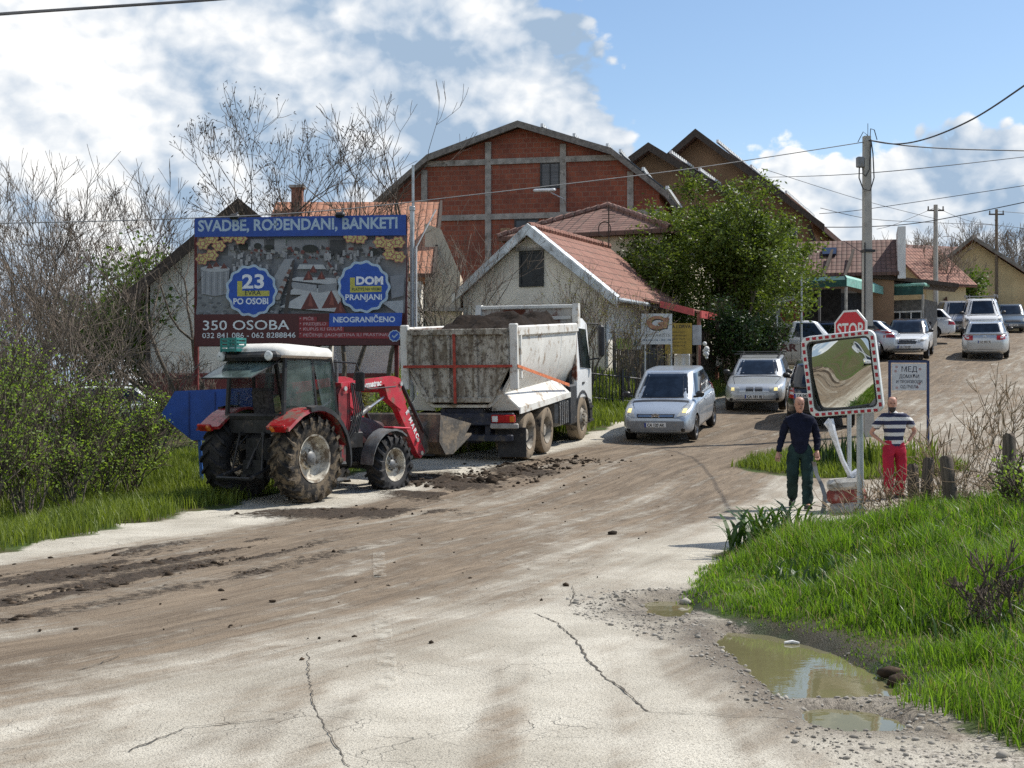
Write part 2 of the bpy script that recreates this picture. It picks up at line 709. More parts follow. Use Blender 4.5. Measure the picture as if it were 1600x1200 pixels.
xlv = np.interp(fy_, [0, 16, 22.5, 29, 34.5, 41.5, 56, 80], [-7.6, -6.0, -5.0, -2.7, 1.1, 5.1, 12, 24])
soil = sst(xlv - fx_ + (n3 - .5) * 1.1, -.40, .25)
bdv = bank_d(fx_, fy_) + (n3 - .5) * .6 + .16
soil = np.maximum(soil, sst(bdv, .0, .4) * sst(fy_, 19.0, 18.3))
soil = np.maximum(soil, sst(fy_, -14, -24))
isl = np.maximum(np.exp(-(((fx_ - 6.8) / 2.3) ** 2 + ((fy_ - 28.8) / 2.2) ** 2) ** 2), 0)
soil = np.maximum(soil, sst(isl, .25, .6))
soil = np.maximum(soil, sst(fy_, 90, 120) * .9)
wet = np.zeros(fx_.shape)
nearp = (fx_ > 0) & (fx_ < 4.5) & (fy_ > 6) & (fy_ < 14)
for poly in PUDW:
    di = inside_d(fx_[nearp], fy_[nearp], poly)
    wet[nearp] = np.maximum(wet[nearp], sst(di + (n3[nearp] - .5) * .5, -.55, -.02))
gravel = np.clip(sst(bank_d(fx_, fy_), -1.5, -.2) * sst(fy_, 14, 12), 0, 1)
fz_ = fz_ + dm * (.0 + .06 * np.clip(fbm(fx_ * 5, fy_ * 5, 3, 77) - .3, 0, 1) + .035 * vn(fx_ * 13, fy_ * 13, 78)) * sst(fy_, 40, 30)
# ruts pressed along the dirt track
fz_ = fz_ - .012 * mud * np.sin(trt * 9.0 + 2 * n2) * sst(fy_, 40, 25)

m, t, b = new_mat('dusty_road_and_soil')
geo = t.obj()
pxy = t.vmath('MULTIPLY', geo, (1, 1, .3))
T_, S_ = t.attr('track_t'), t.attr('track_s')
mudA, dmA, soA, weA, grA = (t.attr(q) for q in ('mud', 'clod', 'soil', 'wet', 'gravel'))
tr = t.comb(t.math('MULTIPLY', T_, 5.0), t.math('MULTIPLY', S_, .42))
tr2 = t.comb(t.math('MULTIPLY', T_, 17.0), t.math('MULTIPLY', S_, .8))
st1, st2 = t.noise(tr, 1.0, 6, .62), t.noise(tr2, 1.0, 4, .6)
agg = t.noise(pxy, 58, 4, .8)
agg2 = t.vor(pxy, 95, 'F1', 0)
patch = t.noise(pxy, .8, 6, .62)
patch2 = t.noise(pxy, 3.3, 5, .65)
asp = t.mix(t.ss(patch, .32, .68), (.41, .375, .305), (.61, .57, .48))
asp = t.mix(t.math('MULTIPLY', t.ss(patch2, .45, .75), .55), asp, (.56, .515, .425))
asp = t.mix(t.math('MULTIPLY', t.ss(agg, .52, .62), .66), asp, (.115, .10, .08))
fine = t.noise(pxy, 26, 5, .75)
asp = t.mix(t.math('MULTIPLY', t.ss(fine, .54, .68), .5), asp, (.16, .14, .11))
asp = t.mix(t.math('MULTIPLY', t.ss(agg2, .34, .05), .60), asp, (.62, .58, .50))
spk = t.math('MULTIPLY', t.ss(t.noise(t.vmath('MULTIPLY', pxy, (.55, 1.6, 1)), 11, 5, .75), .64, .70), .75)
asp = t.mix(spk, asp, (.085, .065, .045))
# hairline crazing of old asphalt
cv = t.vor(t.vmath('ADD', pxy, t.vmath('SCALE', t.noise(pxy, 3, 3, .6, color=True), scale=.25)), 2.6, 'DISTANCE_TO_EDGE')
crz = t.math('MULTIPLY', t.ss(cv, .012, .003), t.ss(t.noise(pxy, .5, 2), .5, .62))
asp = t.mix(t.math('MULTIPLY', crz, .40), asp, (.07, .06, .05))
grc = t.mix(t.ss(t.vor(pxy, 38, 'F1', 1), .2, .8), (.17, .15, .12), (.44, .40, .34))
asp = t.mix(t.math('MULTIPLY', grA, t.ss(patch2, .36, .6)), asp, grc)
mcol = t.mix(t.ss(st1, .3, .7), (.10, .071, .046), (.235, .178, .122))
mcol = t.mix(t.math('MULTIPLY', t.ss(st2, .52, .70), .75), mcol, (.075, .050, .032))
st3 = t.noise(t.comb(t.math('MULTIPLY', T_, 34.0), t.math('MULTIPLY', S_, 1.3)), 1.0, 5, .7)
mcol = t.mix(t.math('MULTIPLY', t.ss(st3, .56, .68), .55), mcol, (.34, .28, .21))
mcol = t.mix(t.math('MULTIPLY', t.ss(fine, .56, .66), .6), mcol, (.055, .038, .026))
mf = t.math('ADD', mudA, t.math('MULTIPLY', t.math('SUBTRACT', st1, .5), t.math('MULTIPLY', mudA, 2.1)))
mf = t.math('ADD', mf, t.math('MULTIPLY', t.math('SUBTRACT', patch2, .5), t.math('MULTIPLY', mudA, 1.0)), clamp=True)
mf = t.ss(mf, .10, .70)
c = t.mix(t.math('MULTIPLY', mf, .93), asp, mcol)
lump = t.noise(pxy, 9, 6, .7)
dmf = t.ss(t.math('ADD', dmA, t.math('MULTIPLY', t.math('SUBTRACT', lump, .5), 1.3)), .30, .62)
dmf = t.math('MULTIPLY', dmf, t.ss(dmA, .02, .2))
c = t.mix(dmf, c, t.mix(t.ss(lump, .3, .7), (.035, .026, .018), (.085, .062, .043)))
sc_ = t.mix(t.ss(patch2, .3, .7), (.060, .058, .022), (.10, .085, .045))
sc_ = t.mix(t.ss(t.noise(pxy, 1.4, 4), .42, .6), sc_, (.055, .085, .018))
sf = t.ss(t.math('ADD', soA, t.math('MULTIPLY', t.math('SUBTRACT', t.noise(pxy, 14, 4, .7), .5), .7)), .3, .65)
c = t.mix(sf, c, sc_)
c = t.mix(t.math('MULTIPLY', weA, .9), c, t.mix(1.0, c, (.42, .38, .33), 'MULTIPLY'))
c = t.mix(t.math('MULTIPLY', t.ss(t.noise(t.comb(t.math('MULTIPLY', T_, 1.6), t.math('MULTIPLY', S_, .16)), 1.0, 6, .65), .5, .68), t.math('MULTIPLY', mudA, .55)), c, t.mix(st3, (.06, .042, .028), (.12, .088, .06)))
t.put(b.inputs['Base Color'], c)
t.put(b.inputs['Roughness'], t.math('MULTIPLY_ADD', weA, -.45, t.math('MULTIPLY_ADD', dmf, -.12, .93)))
b.inputs['Specular IOR Level'].default_value = .2
h = t.math('ADD', t.math('MULTIPLY', agg, .35), t.math('MULTIPLY', agg2, -.35))
h = t.math('ADD', h, t.math('MULTIPLY', t.math('MULTIPLY', lump, dmf), 5.0))
h = t.math('ADD', h, t.math('MULTIPLY', t.math('MULTIPLY', st2, mf), 1.2))
h = t.math('ADD', h, t.math('MULTIPLY', crz, -.8))
h = t.math('ADD', h, t.math('MULTIPLY', fine, .8))
t.put(b.inputs['Normal'], t.bump(h, .8, .022))
GROUND_MAT = m

nxg, nyg = len(gx), len(gy)
ii = np.arange(nyg - 1)[:, None] * nxg + np.arange(nxg - 1)[None, :]
FQ = np.stack([ii, ii + 1, ii + nxg + 1, ii + nxg], -1).reshape(-1, 4)
cx, cy = fx_[FQ].mean(1), fy_[FQ].mean(1)
ct = trt[FQ].mean(1)
is_road = (np.interp(cy, [0, 16, 22.5, 29, 34.5, 41.5, 56, 80, 150], [-7.6, -6.0, -5.0, -2.7, 1.1, 5.1, 12, 24, 60]) < cx) & \
          (((cy < 19) & (bank_d(cx, cy) < 0) & (cx < 6)) | ((cy >= 19) & (ct < 4.2 + .03 * cy) & (cx < np.maximum(4.4, ct + 99 * (cy > 26))))) & (cy > -20) & (cy < 140)
att = {'track_t': trt, 'track_s': trs, 'mud': mud, 'clod': dm, 'soil': soil, 'wet': wet, 'gravel': gravel}
for nm, sel in (('road', is_road), ('ground', ~is_road)):
    fs = FQ[sel]
    used, inv = np.unique(fs, return_inverse=True)
    o = np_mesh(nm, np.stack([fx_, fy_, fz_], 1)[used], inv.reshape(fs.shape), GROUND_MAT, smooth=True, attrs={k: v[used] for k, v in att.items()})
    tag(o, kind='structure')

# puddles: still, silty water in hollows of the roadside
m, t, b = new_mat('silty_water')
t.put(b.inputs['Base Color'], t.mix(t.noise(t.obj(), 2.5, 3), (.12, .11, .055), (.17, .155, .08)))
b.inputs['Roughness'].default_value = .03
b.inputs['IOR'].default_value = 1.33
t.put(b.inputs['Normal'], t.bump(t.noise(t.obj(), 7, 2), .03, .02))
WATER = m
PL = ['large muddy roadside puddle lying along the edge of the grass bank', 'small puddle nearest the camera mirroring the sky', 'small brown puddle beside pale stones at the grass corner']
for poly, lb in zip(PUDW, PL):
    cxp, cyp = sum(p[0] for p in poly) / len(poly), sum(p[1] for p in poly) / len(poly)
    mb = MB()
    mb.face([(cxp + (x - cxp) * 1.25 + (.12 if x > cxp else -.12), cyp + (y - cyp) * 1.15, -.045) for x, y in poly])
    o = mb.build('puddle_water', WATER)
    for f in o.data.polygons:
        if f.normal.z < 0:
            f.flip()
    tag(o, kind='structure')

# cracks and the worn dashes of the side road
crackm = mat('crack_filler', (.085, .075, .062), .9, var=.3, scale=20)


def ribbon(name, pts, wdt, m_, lift=.006, jit=.011, seg=.05, kind='structure', wvar=.6):
    P = [Vector((*p, 0)) for p in pts]
    L, Q = [], []
    for a, b_ in zip(P[:-1], P[1:]):
        n = max(1, int((b_ - a).length / seg))
        L += [a.lerp(b_, i / n) for i in range(n)]
    L.append(P[-1])
    for i, p in enumerate(L):
        t_ = (L[min(i + 1, len(L) - 1)] - L[max(0, i - 1)]).normalized()
        nrm = Vector((-t_.y, t_.x, 0))
        p = p + nrm * rnd.uniform(-jit, jit)
        w2 = wdt * .5 * (1 + rnd.uniform(-wvar, wvar))
        row = []
        for sgn in (-1, 1):
            q = p + nrm * w2 * sgn
            row.append((q.x, q.y, g1(q.x, q.y) + lift))
        Q.append(row)
    o = MB().grid(Q).build(name, m_, recalc=False)
    for f in o.data.polygons:
        if f.normal.z < 0:
            f.flip()
    return tag(o, kind=kind)


def gp(u, v):
    Y = CAMH * FPX / (v - HV)
    return ((u - 800) / FPX * Y, Y)


for pts, wd in (([(835, 958), (868, 972), (900, 1000), (918, 1030), (945, 1058), (985, 1085), (1010, 1112)], .012),
                ([(1010, 1112), (1080, 1118), (1150, 1122), (1240, 1126)], .005),
                ([(481, 1022), (482, 1060), (492, 1110), (520, 1160), (545, 1199)], .006),
                ([(200, 1172), (258, 1150), (290, 1138), (360, 1130), (430, 1126)], .010),
                ([(120, 1050), (150, 1040), (188, 1026)], .007), ([(895, 915), (897, 928), (891, 948)], .010),
                ([(802, 958), (835, 957), (1000, 960)], .004)):
    ribbon('road_crack', [gp(*p) for p in pts], wd, crackm)
m, t, b = new_mat('worn_paint')
t.put(b.inputs['Base Color'], (.55, .52, .44))
b.inputs['Roughness'].default_value = .9
t.put(b.inputs['Alpha'], t.math('MULTIPLY', t.ss(t.noise(t.obj(), 9, 6, .8), .46, .66), .5))
for pts in ([(596, 955), (603, 1018), (608, 1092)], [(592, 868), (594, 905)]):
    ribbon('road_marking', [gp(*p) for p in pts], .13, m, .024, .0, .05, wvar=.02)
# ------------------------------------------------------------------ buildings
def tile_mat(name, col, col2, row=.34, colw=.22, along='y', var=.3, moss=(.09, .085, .06)):
    """clay tiles; along = local axis of the ridge"""
    m, t, b = new_mat(name)
    p = t.obj()
    x, y, z = t.sep(p)
    sl_, al = (x, y) if along == 'y' else (y, x)
    r_ = t.math('MULTIPLY', t.math('ABSOLUTE', sl_), 1.0 / row)
    c_ = t.math('MULTIPLY', al, 1.0 / colw)
    ri, ci = t.math('FLOOR', r_), t.math('FLOOR', c_)
    rf, cf = t.math('FRACT', r_), t.math('FRACT', c_)
    wn = t.add('ShaderNodeTexWhiteNoise', noise_dimensions='3D')
    t.put(wn.inputs['Vector'], t.comb(ri, ci, t.math('SIGN', sl_)))
    n = t.noise(p, 1.6, 5, .65)
    c = t.mix(t.math('ADD', t.math('MULTIPLY', wn.outputs[0], .55), t.math('MULTIPLY', t.ss(n, .3, .7), .45)), col, col2)
    c = t.mix(t.math('MULTIPLY', t.ss(t.noise(p, 4, 6, .7), .52, .7), var * 2), c, moss)
    gap = t.math('MAXIMUM', t.ss(rf, .86, .97), t.math('MULTIPLY', t.ss(t.math('ABSOLUTE', t.math('SUBTRACT', cf, .5)), .40, .5), .55))
    c = t.mix(t.math('MULTIPLY', gap, .8), c, (.035, .025, .02))
    t.put(b.inputs['Base Color'], c)
    b.inputs['Roughness'].default_value = .85
    hgt = t.math('SUBTRACT', t.math('MULTIPLY', rf, .6), t.math('MULTIPLY', gap, .9))
    hgt = t.math('ADD', hgt, t.math('MULTIPLY', t.math('SINE', t.math('MULTIPLY', cf, 3.1416)), .5))
    hgt = t.math('ADD', hgt, t.math('MULTIPLY', wn.outputs[0], .4))
    t.put(b.inputs['Normal'], t.bump(hgt, .9, .04))
    return m


def plaster(name, col, dirt=(.16, .14, .11), amt=.35, rough=.9):
    if name in MC:
        return MC[name]
    m, t, b = new_mat(name)
    p = t.obj()
    n = t.noise(p, .9, 6, .65)
    n2 = t.noise(t.vmath('MULTIPLY', p, (3, 3, .5)), 1.3, 5, .65)
    c = t.mix(t.ss(n, .3, .7), tuple(q * .84 for q in col), tuple(min(1, q * 1.1) for q in col))
    c = t.mix(t.math('MULTIPLY', t.ss(n2, .52, .76), amt), c, dirt)
    t.put(b.inputs['Base Color'], c)
    b.inputs['Roughness'].default_value = rough
    t.put(b.inputs['Normal'], t.bump(t.noise(p, 60, 3, .6), .25, .01))
    MC[name] = m
    return m


ROOFRED = tile_mat('old_red_tiles', (.20, .085, .058), (.31, .15, .105))
ROOFORANGE = tile_mat('orange_tiles', (.34, .14, .075), (.48, .24, .15), along='x', var=.22)
ROOFBROWN = tile_mat('brown_tiles', (.135, .072, .056), (.235, .13, .10))
ROOFBROWNX = tile_mat('brown_tiles_cross', (.10, .055, .043), (.185, .105, .082), along='x')
WHITEWALL = plaster('grey_white_render', (.76, .715, .62), amt=.18)
CREAM = plaster('cream_render', (.60, .53, .40))
BROWNWALL = plaster('brown_render', (.27, .165, .095), amt=.15)
YELLOW = plaster('yellow_render', (.56, .46, .27), amt=.25)
PLINTH = plaster('oxblood_plinth', (.20, .055, .05))
ZINC = mat('zinc_flashing', (.52, .56, .58), .45, .5, var=.25, scale=3, dirt=((.25, .24, .22), .35, 5))
DARKWOOD = mat('dark_wood', (.055, .040, .030), .8, var=.4, scale=5, stretch=(6, 6, .6))
OLDWOOD = mat('weathered_wood', (.17, .135, .10), .9, var=.4, scale=5, bump=.4, stretch=(5, 5, .5))
CONC = mat('grey_concrete', (.33, .315, .285), .9, var=.25, scale=3, dirt=((.17, .155, .13), .4, 4))
PANE = glass_mat('window_glass', (.025, .03, .035), .06)
SHUTTER = mat('dark_shutter', (.030, .034, .036), .6, var=.35, scale=5)
WHITEPAINT = mat('white_frame_paint', (.68, .67, .63), .5, dirt=((.3, .27, .22), .3, 5))
m, t, b = new_mat('red_hollow_block')
px_, py_, pz_ = t.sep(t.obj())
br = t.add('ShaderNodeTexBrick')
br.offset = .5
t.put(br.inputs['Vector'], t.comb(t.math('ADD', px_, py_), pz_))
for k_, v_ in (('Color1', (.31, .095, .052, 1)), ('Color2', (.22, .066, .040, 1)), ('Mortar', (.24, .15, .11, 1))):
    br.inputs[k_].default_value = v_
for k_, v_ in (('Scale', 1.0), ('Mortar Size', .013), ('Brick Width', .30), ('Row Height', .215), ('Bias', 0.0)):
    br.inputs[k_].default_value = v_
n = t.noise(t.obj(), .8, 6, .65)
c = t.mix(t.math('MULTIPLY', t.ss(n, .42, .66), .62), br.outputs[0], (.15, .05, .034))
c = t.mix(t.math('MULTIPLY', t.ss(t.noise(t.obj(), 5, 5, .7), .55, .75), .5), c, (.30, .13, .08))
t.put(b.inputs['Base Color'], c)
b.inputs['Roughness'].default_value = .92
t.put(b.inputs['Normal'], t.bump(br.outputs[1], -.6, .02))
BLOCK = m


def window(parent, c, w_, h_, frame=WHITEPAINT, pane=PANE, dep=.10, bars=1, nm='window', sill=False, axis='y', sgn=-1):
    """framed window lying in a wall whose outward normal is sgn along axis, c = centre on the wall face"""
    def bx(mb, x, z, sx, sz, d0, d1):
        if axis == 'y':
            mb.box((c[0] + x, c[1] + sgn * (d0 + d1) / 2, c[2] + z), (sx, abs(d1 - d0), sz))
        else:
            mb.box((c[0] + sgn * (d0 + d1) / 2, c[1] + x, c[2] + z), (abs(d1 - d0), sx, sz))
    f = MB()
    k = .07
    bx(f, 0, h_ / 2 - k / 2, w_, k, -.02, .05)
    bx(f, 0, -h_ / 2 + k / 2, w_, k, -.02, .05)
    for s_ in (-1, 1):
        bx(f, s_ * (w_ / 2 - k / 2), 0, k, h_ - 2 * k, -.02, .05)
    for i in range(bars):
        bx(f, (i + 1) * w_ / (bars + 1) - w_ / 2, 0, .05, h_ - 2 * k, -.02, .045)
    fo = f.build(nm, frame, parent)
    q = MB()
    bx(q, 0, 0, w_ - .1, h_ - .1, -.03, .02)
    q.build('pane', pane, fo)
    if sill:
        q = MB()
        bx(q, 0, -h_ / 2 - .04, w_ + .16, .06, -.02, .14)
        q.build('sill', CONC, fo)
    return fo


def gable_roof(mb, hw, y0, y1, ze, zr, th=.13, kink=None):
    """roof slabs over a ridge along y; hw = half width at the eaves; kink=(x, z) for a gambrel"""
    prof = [(hw, ze)] + ([kink] if kink else []) + [(0, zr)]
    pts = prof + [(-x, z) for x, z in reversed(prof[:-1])]
    up = [(x, z) for x, z in pts]
    dn = [(x * .985, z - th) for x, z in reversed(pts)]
    mb.loft([[(x, y0, z) for x, z in up + dn], [(x, y1, z) for x, z in up + dn]])


def ridge_caps(mb, y0, y1, z, step=.38, r=.11):
    y = y0
    while y < y1 - .05:
        e = min(y + step * 1.06, y1)
        mb.tube([(0, y, z), (0, e, z + .02)], [r, r * 1.12], 8)
        y += step


# small white house with the rusty red roof
base = gz(np.array([1.2]), np.array([45.]))[0]
hs = thing('small_house', 'small grey-white gabled house with one shuttered attic window, behind the dump truck', 'house', (.64, 44.35, base), R(-25.5))
ZB = base
mb = MB()
poly = [(-2.45, -1.0), (2.45, -1.0), (2.45, 5.25 - ZB), (0, 7.0 - ZB), (-2.45, 5.25 - ZB)]
mb.prism(poly, 0, 6.1)
mb.build('wall', WHITEWALL, hs)
mb = MB()
gable_roof(mb, 2.95, -.34, 6.5, 4.86 - ZB, 7.18 - ZB)
ro = mb.build('roof', ROOFRED, hs)
mb = MB()
ridge_caps(mb, -.3, 6.5, 7.2 - ZB)
mb.build('ridge_tiles', ROOFRED, ro)
for s_ in (-1, 1):
    mb = MB()
    a, e = Vector((0, -.40, 7.16 - ZB)), Vector((s_ * 3.0, -.40, 4.78 - ZB))
    for k_, q in enumerate((0, 1)):
        pass
    d_ = (e - a).normalized()
    nrm = Vector((-d_.z, 0, d_.x)) * (1 if d_.x < 0 else -1)
    nrm = nrm if nrm.z < 0 else -nrm
    P = [a + Vector((0, 0, .07)), e + Vector((0, 0, .07)), e + Vector((0, 0, -.22)), a + Vector((0, 0, -.26))]
    mb.loft([[p + Vector((0, -.03, 0)) for p in P], [p + Vector((0, .05, 0)) for p in P]])
    P2 = [a + Vector((0, 0, .10)), e + Vector((0, 0, .10)), e + Vector((0, .30, .13)), a + Vector((0, .30, .13))]
    mb.loft([[p for p in P2], [p - Vector((0, 0, .02)) for p in P2]])
    mb.build('bargeboard', ZINC, hs)
window(hs, (-.02, 0, 6.32 - ZB - .45), .84, 1.12, SHUTTER, SHUTTER, bars=0)
mb = MB()
mb.box((-.02, -.05, 6.32 - ZB + .16), (1.05, .10, .08))
mb.build('lintel', CONC, hs)
mb = MB()
mb.tube([(2.98, -.3, 4.8 - ZB), (2.98, 6.5, 4.8 - ZB)], .07, 8)
mb.tube([(2.55, .1, 4.7 - ZB), (2.5, .06, 4.3 - ZB), (2.5, .06, 0)], .045, 8)
mb.build('gutter', ZINC, hs)
mb = MB()
mb.cyl((.25, 5.9, 7.1 - ZB), (.25, 5.9, 8.6 - ZB), .025, 6)
mb.lathe([(.26, 0), (.28, .02), (.26, .04), (.24, .02), (.26, 0)], (.1, 5.85, 7.75 - ZB), (0.2, 1, .1), 16)
for i in range(5):
    mb.cyl((.0, 5.9, 8.0 - ZB + i * .13), (.5, 5.9, 8.0 - ZB + i * .13), .012, 5)
mb.build('antenna', DARKWOOD, hs)

# left house behind the billboard: gabled wing in front, main block across
base = 1.2
lh = thing('village_house', 'long white house with oxblood plinth and orange tiled roof behind the billboard', 'house', (-8.17, 42.5, base), 0)
mb = MB()
A = 7.72 - base
mb.prism([(-2.75, -1.5), (2.75, -1.5), (2.75, 5.35 - base), (0, 7.5 - base), (-2.75, 5.35 - base)], 0, 6.6)
mb.box((4.05, 3.9, 1.35), (2.6, 5.8, 5.7))
mb.build('wall', WHITEWALL, lh)
mb = MB()
mb.box((1.3, 3.3, .05), (8.3, 6.85, 2.6))
mb.build('plinth', PLINTH, lh)
mb = MB()
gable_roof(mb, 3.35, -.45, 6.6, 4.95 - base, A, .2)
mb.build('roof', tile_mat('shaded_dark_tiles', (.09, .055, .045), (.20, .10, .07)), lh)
mb = MB()
for s_ in (-1, 1):
    P = [(0, -.5, A + .06), (s_ * 3.42, -.5, 4.93 - base), (s_ * 3.42, -.5, 4.55 - base), (0, -.5, A - .34)]
    mb.loft([[Vector(p) for p in P], [Vector(p) + Vector((0, .07, 0)) for p in P]])
mb.build('bargeboard', DARKWOOD, lh)
# main roof, ridge across
mb = MB()
zr, ze = 8.5 - base, 5.2 - base
mb.loft([[(.1, 1.2, ze + .55), (.1, 5.6, zr - .22), (.1, 5.6, zr - .05), (.1, 9.6, ze), (.1, 9.6, ze - .15), (.1, 5.6, zr - .35)][::1], [(5.65, 1.2, ze + .55), (5.65, 5.6, zr - .22), (5.65, 5.6, zr - .05), (5.65, 9.6, ze), (5.65, 9.6, ze - .15), (5.65, 5.6, zr - .35)]])
ro = mb.build('roof', ROOFORANGE, lh)
mb = MB()
mb.mesh([(.1, 1.0, ze + .45), (5.7, 1.0, ze + .45), (5.7, 5.6, zr), (.1, 5.6, zr), (.1, 1.0, ze + .33), (5.7, 1.0, ze + .33), (5.7, 5.6, zr - .12), (.1, 5.6, zr - .12)],
        [(0, 1, 2, 3), (7, 6, 5, 4), (0, 4, 5, 1), (1, 5, 6, 2), (3, 2, 6, 7), (0, 3, 7, 4)])
mb.build('front_slope', ROOFORANGE, ro)
mb = MB()
mb.box((.95, 4.9, zr - .12), (.36, .42, .95))
ch = mb.build('chimney', mat('old_brick', (.23, .12, .085), .9, var=.4, scale=9, bump=.5, bscale=25), ro)
mb = MB()
mb.box((.95, 4.9, zr + .40), (.50, .56, .09))
mb.build('chimney_cap', CONC, ch)
mb = MB()
P = [(5.72, .95, ze + .50), (5.72, 5.6, zr + .06), (5.72, 5.6, zr - .28), (5.72, .95, ze + .18)]
mb.loft([[Vector(p) for p in P], [Vector(p) + Vector((.07, 0, 0)) for p in P]])
mb.build('verge_board', DARKWOOD, lh)
mb = MB()
mb.prism([(5.38, -1), (6.55, -1), (6.5, 4.6), (5.9, 6.0), (5.38, 6.2)], 2.6, 5.2)
mb.build('side_wall', CREAM, lh)
mb = MB()
mb.box((5.85, 2.5, 3.42), (1.5, .5, .10))
mb.build('balcony_slab', CONC, lh)
mb = MB()
mb.tube([(-3.1, -.4, 4.95 - base), (-2.95, -.3, 4.5 - base), (-2.8, -.1, 4.25 - base), (-2.8, -.08, 0)], .06, 8)
mb.tube([(-3.42, -.4, 4.92 - base), (-3.42, 6.6, 4.92 - base)], .08, 8)
mb.build('gutter', DARKWOOD, lh)

# large brick house, gambrel roof
base = 3.2
bh = thing('brick_house', 'large unplastered red block house with gambrel roof and concrete columns', 'house', (.33, 60, base), R(-12))
ap, kn, ev = 13.5 - base, 12.2 - base, 10.3 - base
mb = MB()
mb.prism([(-5.95, -1), (5.95, -1), (5.95, ev + .25), (3.95, kn - .2), (0, ap - .2), (-3.95, kn - .2), (-5.95, ev + .25)], 0, 15)
mb.build('wall', BLOCK, bh)
mb = MB()
gable_roof(mb, 6.35, -.45, 15.4, ev - .05, ap, .16, (3.98, kn))
GREYROOF = mat('grey_sheet_roof', (.115, .108, .10), .7, var=.3, scale=2)
ro = mb.build('roof', GREYROOF, bh)
mb = MB()
for s_ in (-1, 1):
    for (xa, za), (xb, zb) in (((0, ap), (3.98, kn)), ((3.98, kn), (6.38, ev - .05))):
        P = [(s_ * xa, -.5, za + .04), (s_ * xb, -.5, zb + .04), (s_ * xb, -.5, zb - .24), (s_ * xa, -.5, za - .24)]
        mb.loft([[Vector(p) for p in P], [Vector(p) + Vector((0, .06, 0)) for p in P]])
mb.build('bargeboard', mat('grey_board', (.20, .185, .165), .85, var=.3), bh)
for cxl, top in ((-4.2, kn - .55), (-1.37, kn + .55), (1.88, kn + .35), (4.74, ev + 1.0)):
    mb = MB()
    mb.box((cxl, -.02, (top - 1) / 2), (.26, .14, top + 1))
    mb.build('concrete_column', CONC, bh)
for z_, w2 in ((11.9 - base, 4.35), (9.55 - base, 5.95), (6.6 - base, 5.95)):
    mb = MB()
    mb.box((0, -.025, z_), (w2 * 2, .12, .24))
    mb.build('concrete_band', CONC, bh)
window(bh, (1.32, 0, 11.25 - base), .86, 1.12, SHUTTER, mat('blind_slats', (.10, .105, .11), .5, var=.5, scale=1, stretch=(.2, .2, 30)), bars=1)
window(bh, (.3, 0, 9.12 - base), 1.05, .62, SHUTTER, PANE, bars=1)
mb = MB()
mb.box((-.62, -.01, 8.75 - base), (.42, .06, .62))
mb.build('block_patch', mat('buff_block', (.30, .20, .12), .9, var=.3, scale=12), bh)
m, t, b = new_mat('solar_cells')
x_, y_, z_ = t.sep(t.obj())
gr = t.math('MAXIMUM', t.ss(t.math('ABSOLUTE', t.math('SUBTRACT', t.math('FRACT', t.math('MULTIPLY', y_, 1.0)), .5)), .46, .485), t.ss(t.math('ABSOLUTE', t.math('SUBTRACT', t.math('FRACT', t.math('MULTIPLY', x_, .75)), .5)), .46, .485))
t.put(b.inputs['Base Color'], t.mix(gr, (.05, .065, .085), (.35, .37, .38)))
b.inputs['Roughness'].default_value = .22
SOLAR = m
SNOW = mat('white_snow_guard', (.75, .75, .72), .5)


def slope_panels(parent, xa, za, xb, zb, y0, y1, n, k0=.08, k1=.9, up=.10):
    """solar panels lying on a roof slope from (xa, za) to (xb, zb), and a row of white roof clips below"""
    dx_, dz_ = xb - xa, zb - za
    L = math.hypot(dx_, dz_)
    nx, nz = -dz_ / L, dx_ / L
    if nz < 0:
        nx, nz = -nx, -nz
    step = (y1 - y0) / n
    for i in range(n):
        ya, yb = y0 + i * step + .03, y0 + (i + 1) * step - .03
        q = [(xa + dx_ * k, za + dz_ * k) for k in (k0, k1)]
        lo = [(q[0][0] + nx * up, ya, q[0][1] + nz * up), (q[1][0] + nx * up, ya, q[1][1] + nz * up), (q[1][0] + nx * up, yb, q[1][1] + nz * up), (q[0][0] + nx * up, yb, q[0][1] + nz * up)]
        hi = [(p[0] + nx * .04, p[1], p[2] + nz * .04) for p in lo]
        mb = MB()
        mb.loft([lo, hi])
        mb.build('solar_panel', SOLAR, parent)
    for row in (.93, .5, .08):
        mb = MB()
        x, z = xa + dx_ * row + nx * (up + .07), za + dz_ * row + nz * (up + .07)
        pts = []
        y = y0
        while y < y1:
            for o_, zz in ((0, 0), (.03, .12), (.19, .12), (.22, 0)):
                pts.append((y + o_, z + zz))
            y += .42
        pts += [(y0 + (y1 - y0), z - .03), (y0, z - .03)]
        mb.loft([[(x - .06, q[0], q[1]) for q in pts], [(x + .06, q[0], q[1]) for q in pts]])
        mb.build('snow_guard', SNOW, parent)


slope_panels(ro, 3.98, kn, 6.3, ev, .2, 9.0, 8)
slope_panels(ro, .6, ap - .18, 3.9, kn, .2, 9.0, 8)
mb = MB()
mb.cyl((2.0, -.5, 10.15 - base), (1.4, -1.35, 10.42 - base), .03, 6)
mb.cyl((2.0, -.05, 10.0 - base), (2.0, -.5, 10.15 - base), .03, 6)
mb.box((1.35, -1.4, 10.42 - base), (.92, .42, .13), Matrix.Rotation(R(12), 3, 'X'), .04)
tag(mb.build('wall_lamp', mat('lamp_housing', (.62, .64, .64), .4)), 'flat pale lamp head on a bracket in front of the red block house', 'lamp')
lp = bpy.data.objects['wall_lamp']
lp.location, lp.rotation_euler = bh.location, bh.rotation_euler

